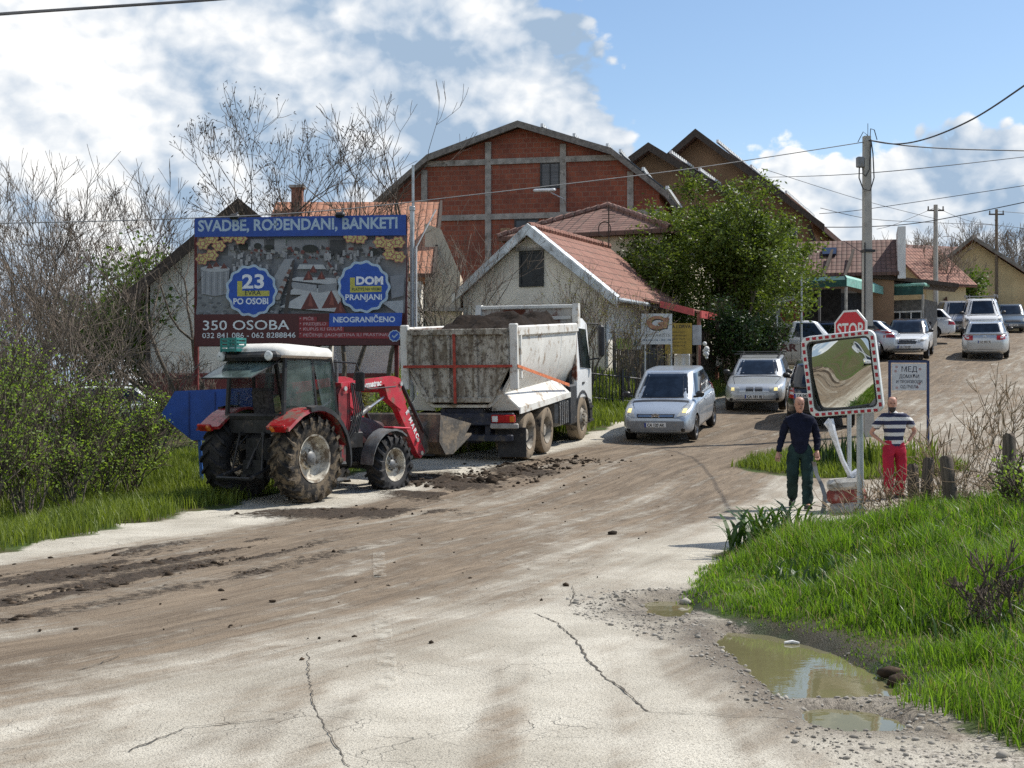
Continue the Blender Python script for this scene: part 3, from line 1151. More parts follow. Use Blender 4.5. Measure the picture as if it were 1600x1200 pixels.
# hipped brown roof between
hb = thing('hipped_house', 'low house whose hipped brown tile roof shows between the small house and the tree', 'house', (3.0, 52.5, 3.0), R(-25))
mb = MB()
mb.box((0, 2.5, 2.0), (6.0, 6.4, 5.4))
mb.build('wall', CREAM, hb)
mb = MB()
E, T = 4.85, 6.15
mb.mesh([(-3.4, -1.1, E), (3.4, -1.1, E), (3.4, 6.2, E), (-3.4, 6.2, E), (0, 1.6, T), (0, 4, T), (-3.4, -1.1, E - .15), (3.4, -1.1, E - .15), (3.4, 6.2, E - .15), (-3.4, 6.2, E - .15)],
        [(0, 1, 4), (1, 2, 5, 4), (2, 3, 5), (3, 0, 4, 5), (0, 6, 7, 1), (1, 7, 8, 2), (2, 8, 9, 3), (3, 9, 6, 0), (9, 8, 7, 6)])
ro = mb.build('roof', ROOFBROWN, hb)
mb = MB()
for a, e in (((-3.4, -1.1, E), (0, 1.6, T)), ((3.4, -1.1, E), (0, 1.6, T)), ((0, 1.6, T), (0, 4, T))):
    a, e = Vector(a), Vector(e)
    n = int((e - a).length / .36)
    for i in range(n):
        mb.tube([a.lerp(e, i / n) + Vector((0, 0, .02)), a.lerp(e, (i + 1.08) / n) + Vector((0, 0, .05))], [.11, .13], 7)
mb.build('hip_tiles', ROOFBROWN, ro)

# two tall brown houses with panels
for nm, lb, px_, py_, zr, ze, hw, yw in (('tall_house', 'nearer brown-rendered gable with solar panels on its roof, beside the brick house', 6.6, 66, 13.6, 10.2, 5.2, 20),
                                         ('tall_house', 'farthest and tallest brown-rendered gable with solar panels and long right roof slope', 9.3, 70, 15.0, 10.05, 6.2, 20)):
    base = 4.0
    th = thing(nm, lb, 'house', (px_, py_, base), R(-yw), 'tall brown houses behind the green tree')
    mb = MB()
    s_ = (zr - ze) / hw
    mb.prism([(-hw + .6, -1), (hw - .6, -1), (hw - .6, ze + .6 * s_ - base - .25), (0, zr - base - .25), (-hw + .6, ze + .6 * s_ - base - .25)], 0, 13)
    mb.build('wall', BROWNWALL, th)
    mb = MB()
    gable_roof(mb, hw, -.8, 13.4, ze - base, zr - base, .22)
    ro = mb.build('roof', ROOFBROWN, th)
    mb = MB()
    for q in (-1, 1):
        P = [(0, -.86, zr - base + .05), (q * (hw + .05), -.86, ze - base + .03), (q * (hw + .05), -.86, ze - base - .30), (0, -.86, zr - base - .34)]
        mb.loft([[Vector(p) for p in P], [Vector(p) + Vector((0, .07, 0)) for p in P]])
    mb.build('bargeboard', DARKWOOD, th)
    slope_panels(ro, .5, zr - base - .5 * s_, hw * .72, zr - base - hw * .72 * s_, .0, 10.0, 6)
    mb = MB()
    for y in (.2, 3.2):
        mb = MB()
        mb.box((hw - .55, y - .6, ze - base - .55), (.18, .18, 1.3), Matrix.Rotation(R(-18), 3, 'Y'))
        mb.build('eave_brace', DARKWOOD, th)
    window(th, (hw - 1.8, 0, ze - base - .55), .9, 1.2, WHITEPAINT, PANE)

# restaurant with green awnings
base = g1(15, 60)
c0 = at(1323, 433, 58)
rs = thing('restaurant', 'open-fronted restaurant with green awnings and brown tiled roof', 'building', (c0.x, c0.y, base), R(-30))
hA = c0.z - base
GREEN = mat('shaded_green_awning', (.004, .055, .042), .6, var=.25, scale=4, dirt=((.09, .14, .12), .3, 4))  # darkened green: shade on the camera-facing falls is put into the colour
PALEG = mat('sunlit_green_awning', (.20, .42, .34), .6, var=.2, scale=4, dirt=((.30, .40, .36), .4, 5))  # same awning cloth lightened: sunlight on side and tops painted into the colour
DARKIN = mat('interior_shade_dark', (.030, .028, .027), .9, var=.4)  # near-black block colour stands in for the shade behind the open front
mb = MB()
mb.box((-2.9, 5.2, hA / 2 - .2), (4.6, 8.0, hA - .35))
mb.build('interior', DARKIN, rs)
mb = MB()   # front fall, its shade painted in by the dark green
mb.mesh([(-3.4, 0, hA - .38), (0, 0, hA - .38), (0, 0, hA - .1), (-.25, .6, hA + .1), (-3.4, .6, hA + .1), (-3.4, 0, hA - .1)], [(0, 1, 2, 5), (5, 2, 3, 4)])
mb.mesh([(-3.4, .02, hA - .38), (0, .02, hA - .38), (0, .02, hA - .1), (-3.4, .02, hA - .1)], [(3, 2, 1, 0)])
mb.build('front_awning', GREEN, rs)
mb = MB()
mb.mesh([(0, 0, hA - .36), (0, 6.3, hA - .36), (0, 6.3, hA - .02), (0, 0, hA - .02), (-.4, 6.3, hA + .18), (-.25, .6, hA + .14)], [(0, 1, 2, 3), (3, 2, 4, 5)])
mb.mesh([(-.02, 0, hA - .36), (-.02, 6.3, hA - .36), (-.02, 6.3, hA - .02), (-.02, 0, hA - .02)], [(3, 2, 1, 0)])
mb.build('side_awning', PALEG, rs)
mb = MB()
mb.box((.75, 6.35, hA + .05), (2.0, .9, .14), None, .03)
mb.build('porch_top', PALEG, rs)
mb = MB()
mb.box((.75, 5.88, hA - .22), (1.85, .05, .36))
mb.build('porch_awning', GREEN, rs)
mb = MB()
mb.box((.72, 7.6, hA / 2 - .3), (1.8, 2.2, hA - .55))
mb.build('porch_room', mat('grey_porch_wall', (.16, .15, .135), .9, var=.3), rs)
for x, y in ((-.06, .1), (-1.2, .15), (-2.3, .15), (-.06, 3.1), (1.66, 5.9), (-.10, 5.8)):
    mb = MB()
    mb.box((x, y, (hA - .4) / 2 - .1), (.09, .09, hA - .2))
    mb.build('awning_post', GREYROOF if x < -1 else CONC, rs)
window(rs, (.75, 6.49, 1.55), 1.5, .9, WHITEPAINT, PANE, bars=2)
window(rs, (-.99, 4.4, 1.4), 1.6, 1.1, WHITEPAINT, PANE, bars=2, axis='x', sgn=1)
mb = MB()
mb.box((-.93, 2.0, 1.45), (.06, .8, .9), None, .02)
mb.build('menu_board', mat('menu_white', (.55, .56, .54), .6), rs)
rr = at(1285, 377, 66)
re = at(1398, 377, 66)
rt = thing('tiled_house', 'low house with broad brown tiled roof and white flue wall behind the green awnings', 'house', (rr.x, rr.y, base), R(-14))
Lr = (re - rr).length
zr = rr.z - base
mb = MB()
mb.mesh([(-1.2, -3.0, zr - 1.75), (Lr, -3.0, zr - 1.75), (Lr, 0, zr), (-1.2, 0, zr), (Lr, 3, zr - 1.75), (-1.2, 3, zr - 1.75),
         (-1.2, -3.0, zr - 1.9), (Lr, -3.0, zr - 1.9), (Lr, 0, zr - .15), (-1.2, 0, zr - .15), (Lr, 3, zr - 1.9), (-1.2, 3, zr - 1.9)],
        [(0, 1, 2, 3), (3, 2, 4, 5), (0, 6, 7, 1), (1, 7, 8, 2), (2, 8, 10, 4), (5, 4, 10, 11), (6, 9, 8, 7), (9, 11, 10, 8), (0, 3, 9, 6), (3, 5, 11, 9)])
ro = mb.build('roof', ROOFBROWNX, rt)
mb = MB()
mb.box((Lr / 2 - .6, 0, (zr - 1.9) / 2), (Lr + .8, 5.2, zr - 1.8))
mb.build('wall', BROWNWALL, rt)
mb = MB()
mb.box((.35, -1.25, zr - .62), (.62, .70, .1), Matrix.Rotation(R(30), 3, 'X'))
mb.build('skylight', mat('skylight_blue', (.02, .03, .06), .2), ro)
mb = MB()
mb.box((Lr + .12, -1.4, zr - .9), (.34, 3.1, 2.3))
mb.build('flue_wall', plaster('chalk_white', (.74, .73, .70)), rt)
for i in range(3):
    mb = MB()
    x = -.9 + i * .95
    mb.mesh([(x, -3.3, zr - 1.9), (x + .12, -3.3, zr - 1.9), (x + .5, -1.6, zr - .55), (x + .38, -1.6, zr - .55), (x, -3.1, zr - 2.3), (x + .12, -3.1, zr - 2.3)], [(0, 1, 2, 3), (0, 4, 5, 1), (1, 5, 2), (0, 3, 4), (3, 2, 5, 4)])
    mb.build('roof_fin', DARKWOOD, ro)
mb = MB()
mb.mesh([(Lr - 1.6, -3.0, zr - 1.75), (Lr + 2.6, -2.0, zr - 2.25), (Lr + 2.6, 1, zr - 2.25), (Lr - 1.6, 1, zr - 1.75), (Lr - 1.6, -3.0, zr - 1.95), (Lr + 2.6, -2.0, zr - 2.42), (Lr + 2.6, 1, zr - 2.42), (Lr - 1.6, 1, zr - 1.95)], [(0, 1, 2, 3), (7, 6, 5, 4), (0, 4, 5, 1), (1, 5, 6, 2), (2, 6, 7, 3), (3, 7, 4, 0)])
mb.build('lean_to_roof', DARKWOOD, rt)

# far houses
base = 5.3
yh = thing('yellow_house', 'yellow-rendered gabled house with red-brown roof and orange porch pillar at the top of the road', 'house', (27.9, 85, base), R(-25))
mb = MB()
mb.prism([(-3.6, -1), (4.2, -1), (4.2, 2.85), (0, 5.95), (-3.6, 3.25)], 0, 9)
mb.build('wall', YELLOW, yh)
mb = MB()
mb.loft([[(-4.0, y, 2.95), (0, y, 6.2), (5.4, y, 2.3), (5.4, y, 2.12), (0, y, 6.0), (-4.0, y, 2.75)] for y in (-.6, 9.4)])
mb.build('roof', ROOFRED, yh)
mb = MB()
mb.box((4.1, -1.6, 1.3), (.75, .6, 3.2))
mb.build('porch_pillar', mat('orange_render', (.62, .235, .04), .85), yh)
mb = MB()
mb.loft([[(-4.05, y, 3.0), (0, y, 6.28), (5.45, y, 2.35), (5.45, y, 2.12), (0, y, 6.02), (-4.05, y, 2.75)] for y in (-.72, -.62)])
mb.build('bargeboard', mat('grey_board', (.20, .185, .165)), yh)
for nm, lb, u, v, Y, hw, L, rm in (('far_house', 'red-roofed house seen over the dark lean-to, left of the bare roadside trees', 1428, 388, 80, 3.4, 3.4, ROOFRED),
                                   ('far_house', 'brown-roofed house half hidden by bare trees, next to the yellow house', 1462, 384, 92, 4.4, 5.5, ROOFBROWN)):
    p = at(u, v, Y)
    fh = thing(nm, lb, 'house', (p.x, p.y, 5.6), R(-70), 'low tiled houses at the top of the road')
    zr = p.z - 5.6
    mb = MB()
    mb.prism([(-hw + .5, -1), (hw - .5, -1), (hw - .5, zr - 2.0), (0, zr - .2), (-hw + .5, zr - 2.0)], -L / 2 + .4, L / 2 - .4)
    mb.build('wall', YELLOW, fh)
    mb = MB()
    gable_roof(mb, hw, -L / 2, L / 2, zr - 2.3, zr)
    mb.build('roof', rm, fh)
# ------------------------------------------------------------------ tractor with front loader
RUBBER = mat('muddy_rubber', (.028, .026, .024), .85, var=.35, scale=8, dirt=((.16, .125, .085), .55, 6), bump=.3)
WETRUBBER = mat('dark_rubber', (.020, .019, .019), .8, var=.35, scale=8, dirt=((.075, .06, .045), .35, 6), bump=.3)
DUSTRUBBER = mat('dusty_rubber', (.07, .06, .05), .9, var=.35, scale=8, dirt=((.24, .19, .135), .75, 4), bump=.3)
RIMCREAM = mat('cream_rim', (.55, .51, .42), .55, var=.2, scale=6, dirt=((.16, .12, .08), .55, 5))
TRED = mat('tractor_red', (.32, .016, .020), .42, var=.2, scale=5, dirt=((.15, .10, .075), .55, 5), coat=.3)
LRED = mat('loader_red', (.50, .020, .038), .40, var=.15, scale=4, dirt=((.20, .11, .08), .42, 5), coat=.2)
BLACKM = mat('black_metal', (.020, .020, .021), .55, var=.4, scale=6, dirt=((.10, .08, .06), .35, 5))
GREYM = mat('grey_metal', (.16, .16, .155), .5, .3, var=.3, dirt=((.12, .10, .08), .4, 5))
STEEL = mat('bright_steel', (.55, .55, .54), .3, .8, var=.2)
OFFWHITE = mat('off_white_paint', (.72, .69, .62), .5, var=.1, dirt=((.35, .30, .23), .3, 4))
m, t, b = new_mat('cab_glass')
t.put(b.inputs['Base Color'], t.mix(t.ss(t.noise(t.obj(), 3, 3), .35, .7), (.03, .055, .05), (.10, .14, .13)))
b.inputs['Roughness'].default_value = .05
b.inputs['Alpha'].default_value = .45
CABGLASS = m
LAMPGLASS = mat('lamp_glass', (.62, .64, .62), .12, var=.2)
ORANGEL = mat('amber_lens', (.55, .16, .02), .25)
REDL = mat('red_lens', (.36, .012, .014), .22, var=.25, scale=14)
MUDDYSTEEL = mat('muddy_bucket', (.085, .075, .062), .75, var=.4, scale=5, dirt=((.20, .155, .105), .6, 4), bump=.5, bscale=18)
WHITELETTER = mat('white_lettering', (.75, .74, .72), .55)


def tyre_mesh(mb, c, r, w_, rim, n=40, sq=.72):
    """carcass around axis y through c"""
    h = w_ / 2
    prof = [(rim, -h * .82), (rim + (r - rim) * .25, -h * .98), (rim + (r - rim) * .62, -h), (r * .965, -h * .86), (r * .992, -h * sq * .6), (r, 0)]
    prof = prof + [(a, -b_) for a, b_ in reversed(prof[:-1])]
    mb.lathe(prof, c, (0, 1, 0), n)
    mb.lathe([(rim, -h * .82), (rim * .97, 0), (rim, h * .82)], c, (0, 1, 0), n)


def lugs(mb, c, r, w_, n, hgt, sweep=.5, th=.05):
    c = Vector(c)
    for i in range(n):
        for s_ in (-1, 1):
            a0 = 2 * math.pi * (i + (.5 if s_ > 0 else 0)) / n
            rings = []
            for k in range(4):
                q = k / 3
                a = a0 + sweep * q * (2 * math.pi / n) * 1.6
                y = s_ * (.015 + q * (w_ / 2 + .02))
                rr = r - (.0 if q < .9 else .045) - .02 * q
                rad = Vector((math.cos(a), 0, math.sin(a)))
                tan = Vector((-math.sin(a), 0, math.cos(a)))
                o = c + Vector((0, y, 0))
                t2 = th * (1.25 if q > .9 else 1)
                rings.append([o + rad * (rr - .05) - tan * t2 * .6, o + rad * (rr + hgt) - tan * t2 * .4, o + rad * (rr + hgt) + tan * t2 * .4, o + rad * (rr - .05) + tan * t2 * .6])
            mb.loft(rings)


def farm_wheel(parent, c, r, w_, rim, side, tm, n=20):
    mb = MB()
    tyre_mesh(mb, c, r - .03, w_, rim)
    lugs(mb, c, r - .035, w_, n, .045)
    wh = mb.build('wheel', tm, parent, smooth=35)
    mb = MB()
    s_ = side
    cx_ = Vector(c)
    prof = [(rim * 1.0, s_ * w_ * .42), (rim * 1.02, s_ * w_ * .45), (rim * .95, s_ * w_ * .43), (rim * .90, s_ * w_ * .28), (rim * .86, s_ * w_ * .10), (rim * .70, s_ * w_ * .02), (rim * .45, s_ * w_ * .05), (rim * .40, s_ * w_ * .16), (0.01, s_ * w_ * .18)]
    mb.lathe(prof, cx_, (0, 1, 0), 32)
    ri = mb.build('rim', RIMCREAM, wh, smooth=40)
    mb = MB()
    mb.lathe([(rim * .30, s_ * w_ * .10), (rim * .30, s_ * w_ * .26), (rim * .20, s_ * w_ * .34), (.01, s_ * w_ * .35)], cx_, (0, 1, 0), 16)
    for i in range(8):
        a = i * math.pi / 4
        o = cx_ + Vector((math.cos(a) * rim * .36, s_ * w_ * .17, math.sin(a) * rim * .36))
        mb.cyl(o, o + Vector((0, s_ * .035, 0)), .018, 6)
    mb.build('hub', GREYM, wh, smooth=40)
    return wh


TX, TY = -4.08, 23.9
tz = g1(-3.6, 24.2) - .02
TH = thing('tractor', 'muddy red tractor with white cab roof and raised front loader beside the dump truck', 'tractor', (TX, TY, tz), R(58.6))
for s_, tm in ((-1, RUBBER), (1, WETRUBBER)):
    farm_wheel(TH, (0, s_ * .75, .73), .74, .44, .40, s_, tm, 20)
    farm_wheel(TH, (2.36, s_ * .72, .535), .54, .34, .30, s_, WETRUBBER, 18)
# chassis, hood
mb = MB()
mb.box((.45, 0, .85), (1.5, .50, .62), None, .08)
mb.box((1.75, 0, .72), (1.7, .38, .42), None, .06)
mb.box((2.36, 0, .53), (.22, 1.15, .16), None, .04)
mb.cyl((0, -.62, .73), (0, .62, .73), .13, 14)
mb.box((-.15, 0, .82), (.5, .55, .6), None, .06)
mb.build('chassis', BLACKM, TH)
mb = MB()
rings = []
for x, w_, z0, z1 in ((1.0, .36, .92, 1.46), (1.6, .36, .92, 1.46), (2.3, .34, .92, 1.40), (2.85, .31, .92, 1.30), (3.0, .27, .95, 1.18)):
    rings.append([(x, -w_, z0), (x, -w_, z1 - .14), (x, -w_ + .1, z1 - .02), (x, 0, z1), (x, w_ - .1, z1 - .02), (x, w_, z1 - .14), (x, w_, z0)])
mb.loft(rings)
mb.build('hood', mat('hood_black', (.05, .018, .018), .45, var=.4, dirt=((.09, .07, .06), .4, 4)), TH, smooth=40)
mb = MB()
mb.box((1.62, 0, .98), (.9, .74, .30), None, .02)
mb.build('engine_side', BLACKM, TH)
mb = MB()
mb.tube([(1.25, -.40, 1.3), (1.25, -.40, 2.25), (1.22, -.40, 2.42)], .035, 10)
mb.build('exhaust_pipe', GREYM, TH)
# fenders
for s_ in (-1, 1):
    mb = MB()
    rings = []
    for k in range(11):
        a = R(140 - k * 12.2)
        r1 = .86
        x, z = math.cos(a) * r1, .73 + math.sin(a) * r1
        if k == 0:
            x -= .08
            z -= .02
        rings.append([(x, s_ * .52, z), (x, s_ * 1.0, z - .015), (x * 1.02, s_ * 1.02, z - .075), (x * .96, s_ * .52, z - .045)])
    mb.loft(rings)
    fd = mb.build('fender', TRED, TH, smooth=50)
    mb = MB()
    rings = []
    for k in range(3, 13):
        a = R(140 - k * 12.2)
        x, z = math.cos(a) * .885, .73 + math.sin(a) * .885
        rings.append([(x, s_ * .90, z + .01), (x, s_ * 1.035, z - .01), (x * .96, s_ * 1.035, z - .085), (x * .96, s_ * .98, z - .07)])
    mb.loft(rings)
    mb.build('fender_trim', BLACKM, fd, smooth=50)
    mb = MB()
    mb.box((-.76, s_ * .80, 1.24), (.06, .30, .15), Matrix.Rotation(R(-40), 3, 'Y'), .02)
    mb.build('tail_light', REDL, fd)
    mb = MB()
    mb.box((-.79, s_ * .70, 1.23), (.06, .08, .11), Matrix.Rotation(R(-40), 3, 'Y'), .02)
    mb.build('turn_signal', ORANGEL, fd)
    mb = MB()
    mb.tube([(.55, s_ * .6, .6), (.60, s_ * .62, .35), (.95, s_ * .62, .33)], .03, 6)
    mb.box((.85, s_ * .70, .62), (.36, .24, .04))
    mb.box((.85, s_ * .74, .34), (.34, .24, .035))
    mb.box((1.0, s_ * .62, .5), (.05, .05, .42))
    mb.build('step', GREYM, TH)
    # front mudguard, long grey arm
    mb = MB()
    rings = []
    for k in range(9):
        a = R(175 - k * 15)
        x, z = 2.36 + math.cos(a) * .66, .535 + math.sin(a) * .66
        rings.append([(x, s_ * .58, z), (x, s_ * .86, z - .015), (x, s_ * .86, z - .05), (x, s_ * .58, z - .035)])
    mb.loft(rings)
    mb.build('front_mudguard', GREYM, TH, smooth=50)
    mb = MB()
    mb.box((2.62, s_ * .72, 1.19), (.55, .24, .035), Matrix.Rotation(R(3), 3, 'Y'), .012)
    mb.build('mudguard_plate', LRED, TH)
# cab frame
cabf = MB()


def post(a, b_, r=.045):
    cabf.tube([a, b_], r, 6)


for s_ in (-1, 1):
    y0, y1 = s_ * .70, s_ * .64
    A0, A1 = (1.12, s_ * .56, .98), (.80, s_ * .62, 2.40)
    B0, B1 = (.36, y0, 1.35), (.26, y1, 2.40)
    C0, C1 = (-.42, s_ * .62, 1.42), (-.36, s_ * .60, 2.40)
    post(A0, A1)
    post(B0, B1, .035)
    post(C0, C1)
    post(A1, C1, .05)
    post((1.12, s_ * .56, .98), (1.05, s_ * .62, .62), .05)
    post((1.05, s_ * .62, .62), (.66, s_ * .70, .86), .035)
    post((.66, s_ * .70, .86), B0, .04)
    post(B0, C0, .05)
post((1.12, -.56, .98), (1.12, .56, .98))
post((.80, -.62, 2.40), (.80, .62, 2.40))
post((-.42, -.62, 1.42), (-.42, .62, 1.42), .06)
post((-.36, -.60, 2.40), (-.36, .60, 2.40), .05)
cabf.box((-.40, 0, 1.28), (.10, 1.1, .26))
cabf.box((.35, 0, .92), (1.45, 1.05, .08))
cabf.build('cab_frame', BLACKM, TH)
for nm, q in (('windscreen', [(1.12, -.54, 1.0), (1.12, .54, 1.0), (.80, .6, 2.38), (.80, -.6, 2.38)]),
              ('door_glass', [(1.08, -.60, .80), (.68, -.71, .90), (.29, -.665, 2.37), (.80, -.635, 2.37)]),
              ('side_window', [(.33, -.70, 1.42), (-.38, -.63, 1.46), (-.34, -.61, 2.37), (.25, -.66, 2.37)]),
              ('door_glass', [(1.08, .60, .80), (.68, .71, .90), (.29, .665, 2.37), (.80, .635, 2.37)]),
              ('side_window', [(.33, .70, 1.42), (-.38, .63, 1.46), (-.34, .61, 2.37), (.25, .66, 2.37)]),
              ('rear_window', [(-.42, -.56, 2.36), (-.42, .56, 2.36), (-1.12, .54, 2.06), (-1.12, -.54, 2.06)])):
    q = [Vector(p) for p in q]
    n_ = (q[1] - q[0]).cross(q[3] - q[0]).normalized() * .006
    mb = MB()
    mb.loft([[p - n_ for p in q], [p + n_ for p in q]])
    wn = mb.build(nm, CABGLASS if nm != 'rear_window' else glass_mat('hinged_glass', (.12, .17, .16), .08, .75, .9), TH)
    if nm == 'rear_window':
        mb = MB()
        mb.tube([q[0], q[1], q[2], q[3], q[0]], .014, 5)
        mb.build('window_frame', BLACKM, wn)
# roof
mb = MB()
rings = []
for z, k in ((2.40, .93), (2.44, 1.0), (2.52, 1.0), (2.585, .93), (2.625, .72), (2.635, .30)):
    r_ = []
    for i in range(28):
        a = 2 * math.pi * i / 28
        ca, sa = math.cos(a), math.sin(a)
        sx_ = math.copysign(abs(ca) ** .42, ca)
        sy_ = math.copysign(abs(sa) ** .42, sa)
        r_.append((.16 + sx_ * .78 * k, sy_ * .74 * k, z + (.0 if k > .9 else -.02 * sx_)))
    rings.append(r_)
mb.loft(rings)
rf = mb.build('cab_roof', OFFWHITE, TH, smooth=45)
mb = MB()
mb.box((-.56, 0, 2.43), (.22, 1.30, .16), None, .06)
mb.build('roof_light_bar', BLACKM, rf)
for s_ in (-1, 1):
    mb = MB()
    mb.lathe([(.075, 0), (.085, -.03), (.07, -.05), (.01, -.06)], (-.65, s_ * .52, 2.43), (1, 0, 0), 14)
    mb.build('work_light', LAMPGLASS, rf, smooth=40)
    mb = MB()
    mb.tube([(.86, s_ * .64, 2.36), (1.1, s_ * .95, 2.34), (1.12, s_ * 1.0, 2.2)], .016, 5)
    mb.box((1.12, s_ * 1.02, 2.02), (.05, .20, .34), None, .02)
    mb.build('wing_mirror', BLACKM, TH)
mb = MB()
mb.box((.05, 0, 1.28), (.46, .48, .16), None, .05)
mb.box((-.20, 0, 1.60), (.13, .44, .62), Matrix.Rotation(R(-10), 3, 'Y'), .05)
mb.build('seat', mat('seat_cloth', (.06, .055, .055), .9, var=.5, scale=20), TH)
mb = MB()
mb.lathe([(.17, 0), (.185, .015), (.17, .03), (.155, .015), (.17, 0)], (.62, 0, 1.52), (-.5, 0, 1), 20)
mb.cyl((.62, 0, 1.52), (.85, 0, 1.0), .03, 8)
mb.build('steering_wheel', BLACKM, TH)
# rear hitch
mb = MB()
for s_ in (-1, 1):
    mb.tube([(-.25, s_ * .28, .62), (-.95, s_ * .36, .42)], .035, 6)
    mb.tube([(-.62, s_ * .33, .50), (-.50, s_ * .26, 1.12)], .022, 6)
    mb.tube([(-.30, s_ * .20, 1.12), (-.52, s_ * .26, 1.14)], .035, 6)
mb.tube([(-.32, 0, 1.0), (-.55, .05, .55)], .03, 6)
mb.box((-.62, 0, .42), (.16, .12, .10))
mb.box((-.42, 0, .55), (.10, .45, .30))
mb.tube([(-.95, -.36, .42), (-.95, .36, .42)], .025, 6)
mb.tube([(-.38, -.15, 1.15), (-.60, -.2, .9), (-.5, -.25, .6)], .014, 5)
mb.tube([(-.38, .15, 1.15), (-.62, .18, .95), (-.45, .3, .7)], .014, 5)
mb.build('rear_hitch', BLACKM, TH)
# loader
for s_ in (-1, 1):
    y = s_ * .55
    mb = MB()
    mb.prism([(1.08, .62), (1.34, .62), (1.40, 1.2), (1.36, 1.88), (1.16, 1.98), (1.04, 1.80)], y - .06, y + .06)
    mb.box((1.25, s_ * .35, .78), (.3, .36, .3))
    mb.build('loader_tower', mat('dirty_tower', (.20, .018, .022), .6, var=.3, dirt=((.05, .04, .035), .6, 4)), TH)
    mb = MB()
    mb.prism([(1.10, 2.0), (2.64, 2.14), (2.86, 2.10), (2.92, 1.98), (2.86, 1.86), (3.66, .72), (3.52, .60), (3.40, .70), (2.64, 1.72), (2.50, 1.80), (2.38, 1.98), (1.16, 1.80)], y - .065, y + .065)
    bo = mb.build('loader_arm', LRED, TH)
    mb = MB()
    mb.prism([(2.34, 1.99), (2.46, 1.72), (2.86, 1.52), (3.02, 1.66), (2.86, 1.92)], y - .085, y + .085)
    mb.build('elbow_plate', LRED, bo)
    mb = MB()
    mb.tube([(1.42, y, 1.30), (2.0, y, 1.56)], .05, 10)
    mb.build('lift_cylinder', GREYM, bo, smooth=40)
    mb = MB()
    mb.tube([(2.0, y, 1.56), (2.45, y, 1.76)], .026, 8)
    mb.build('cylinder_rod', STEEL, bo, smooth=40)
    mb = MB()
    mb.tube([(2.92, y + s_ * .03, 2.02), (3.76, y + s_ * .03, .98)], .038, 8)
    mb.tube([(2.80, y, 2.02), (2.95, y, 1.98)], .06, 8)
    mb.build('tilt_cylinder', BLACKM, bo)
    mb = MB()
    for q in ((2.86, 2.0), (3.52, .70), (1.2, 1.9), (3.38, .95)):
        mb.cyl((q[0], y - .10, q[1]), (q[0], y + .10, q[1]), .042, 10)
    mb.build('pivot_pin', STEEL, bo)
    mb = MB()
    sx = -s_
    ax = Vector((-sx * .9966 if False else (1 if s_ < 0 else -1), 0, 0))
    ax = (Vector((2.3, 0, 2.08)) - Vector((1.5, 0, 2.0))).normalized() * (1 if s_ < 0 else -1)
    put_text(mb, 'Armatrac', .15, (1.98, y + s_ * .067, 1.94), ax, Vector((-ax.z, 0, ax.x)) if s_ < 0 else Vector((ax.z, 0, -ax.x)), .004, bold=.006, shear=.25)
    a2 = (Vector((3.5, 0, .80)) - Vector((2.95, 0, 1.58))).normalized() * (1 if s_ < 0 else -1)
    put_text(mb, 'E MARC', .13, (3.2, y + s_ * .067, 1.22), a2, Vector((-a2.z, 0, a2.x)) if s_ < 0 else Vector((a2.z, 0, -a2.x)), .004, bold=.006, space=1.5)
    mb.build('lettering', WHITELETTER, bo, recalc=False)
mb = MB()
mb.cyl((2.62, -.5, 1.90), (2.62, .5, 1.90), .06, 10)
mb.build('loader_crossbar', LRED, TH)
mb = MB()
for k in range(6):
    o = rnd.uniform(-.05, .05)
    mb.tube([(1.35 + .05 * k, -.64, 1.95 + o), (1.40 + .05 * k, -.68, 1.55), (1.32 + .04 * k, -.66, 1.15 + o), (1.2, -.60, .85)], .014, 5)
mb.tube([(1.40, -.63, 2.0), (1.9, -.63, 1.90), (2.7, -.63, 1.95)], .013, 5)
mb.build('hydraulic_hoses', BLACKM, TH)
mb = MB()
side = [(3.80, 1.42), (4.87, 1.24), (4.62, .98), (4.24, .66), (3.98, .66), (3.76, .90)]
for s_ in (-1, 1):
    mb.prism(side, s_ * .86 - .012, s_ * .86 + .012)
back = [(4.87, 1.24), (4.62, .98), (4.24, .66), (3.98, .66), (3.76, .90), (3.80, 1.42)][1:]
back = [(4.90, 1.02), (4.62, .86), (4.24, .66), (3.98, .66), (3.76, .90), (3.80, 1.42)]
outer = [(x, z) for x, z in back]
inner = [(x + (.03 if x < 4.2 else 0), z + .03) for x, z in back]
mb.loft([[(x, -.86, z) for x, z in outer + inner[::-1]], [(x, .86, z) for x, z in outer + inner[::-1]]])
mb.prism([(3.56, .62), (3.80, .72), (3.80, 1.3), (3.66, 1.2)], -.60, -.50)
mb.prism([(3.56, .62), (3.80, .72), (3.80, 1.3), (3.66, 1.2)], .50, .60)
mb.build('bucket', MUDDYSTEEL, TH)
# crate tied to the rear of the roof
M_ = Matrix.Translation((TX, TY, tz)) @ Matrix.Rotation(R(58.6), 4, 'Z')
mb = MB()
mb.box((-.62, .30, 2.52), (.24, .36, .02))
for z in (2.54, 2.60, 2.66, 2.72):
    for s_ in (-1, 1):
        mb.box((-.62 + s_ * .115, .30, z), (.012, .36, .035))
        mb.box((-.62, .30 + s_ * .175, z), (.24, .012, .035))
for a in (-1, 1):
    for e in (-1, 0, 1):
        mb.box((-.62 + a * .118, .30 + e * .16, 2.62), (.018, .03, .24))
o = mb.build('plastic_crate', mat('teal_plastic', (.012, .16, .14), .5, var=.3))
o.matrix_world = M_
tag(o, 'teal plastic crate set at the back edge of the tractor cab roof', 'crate')
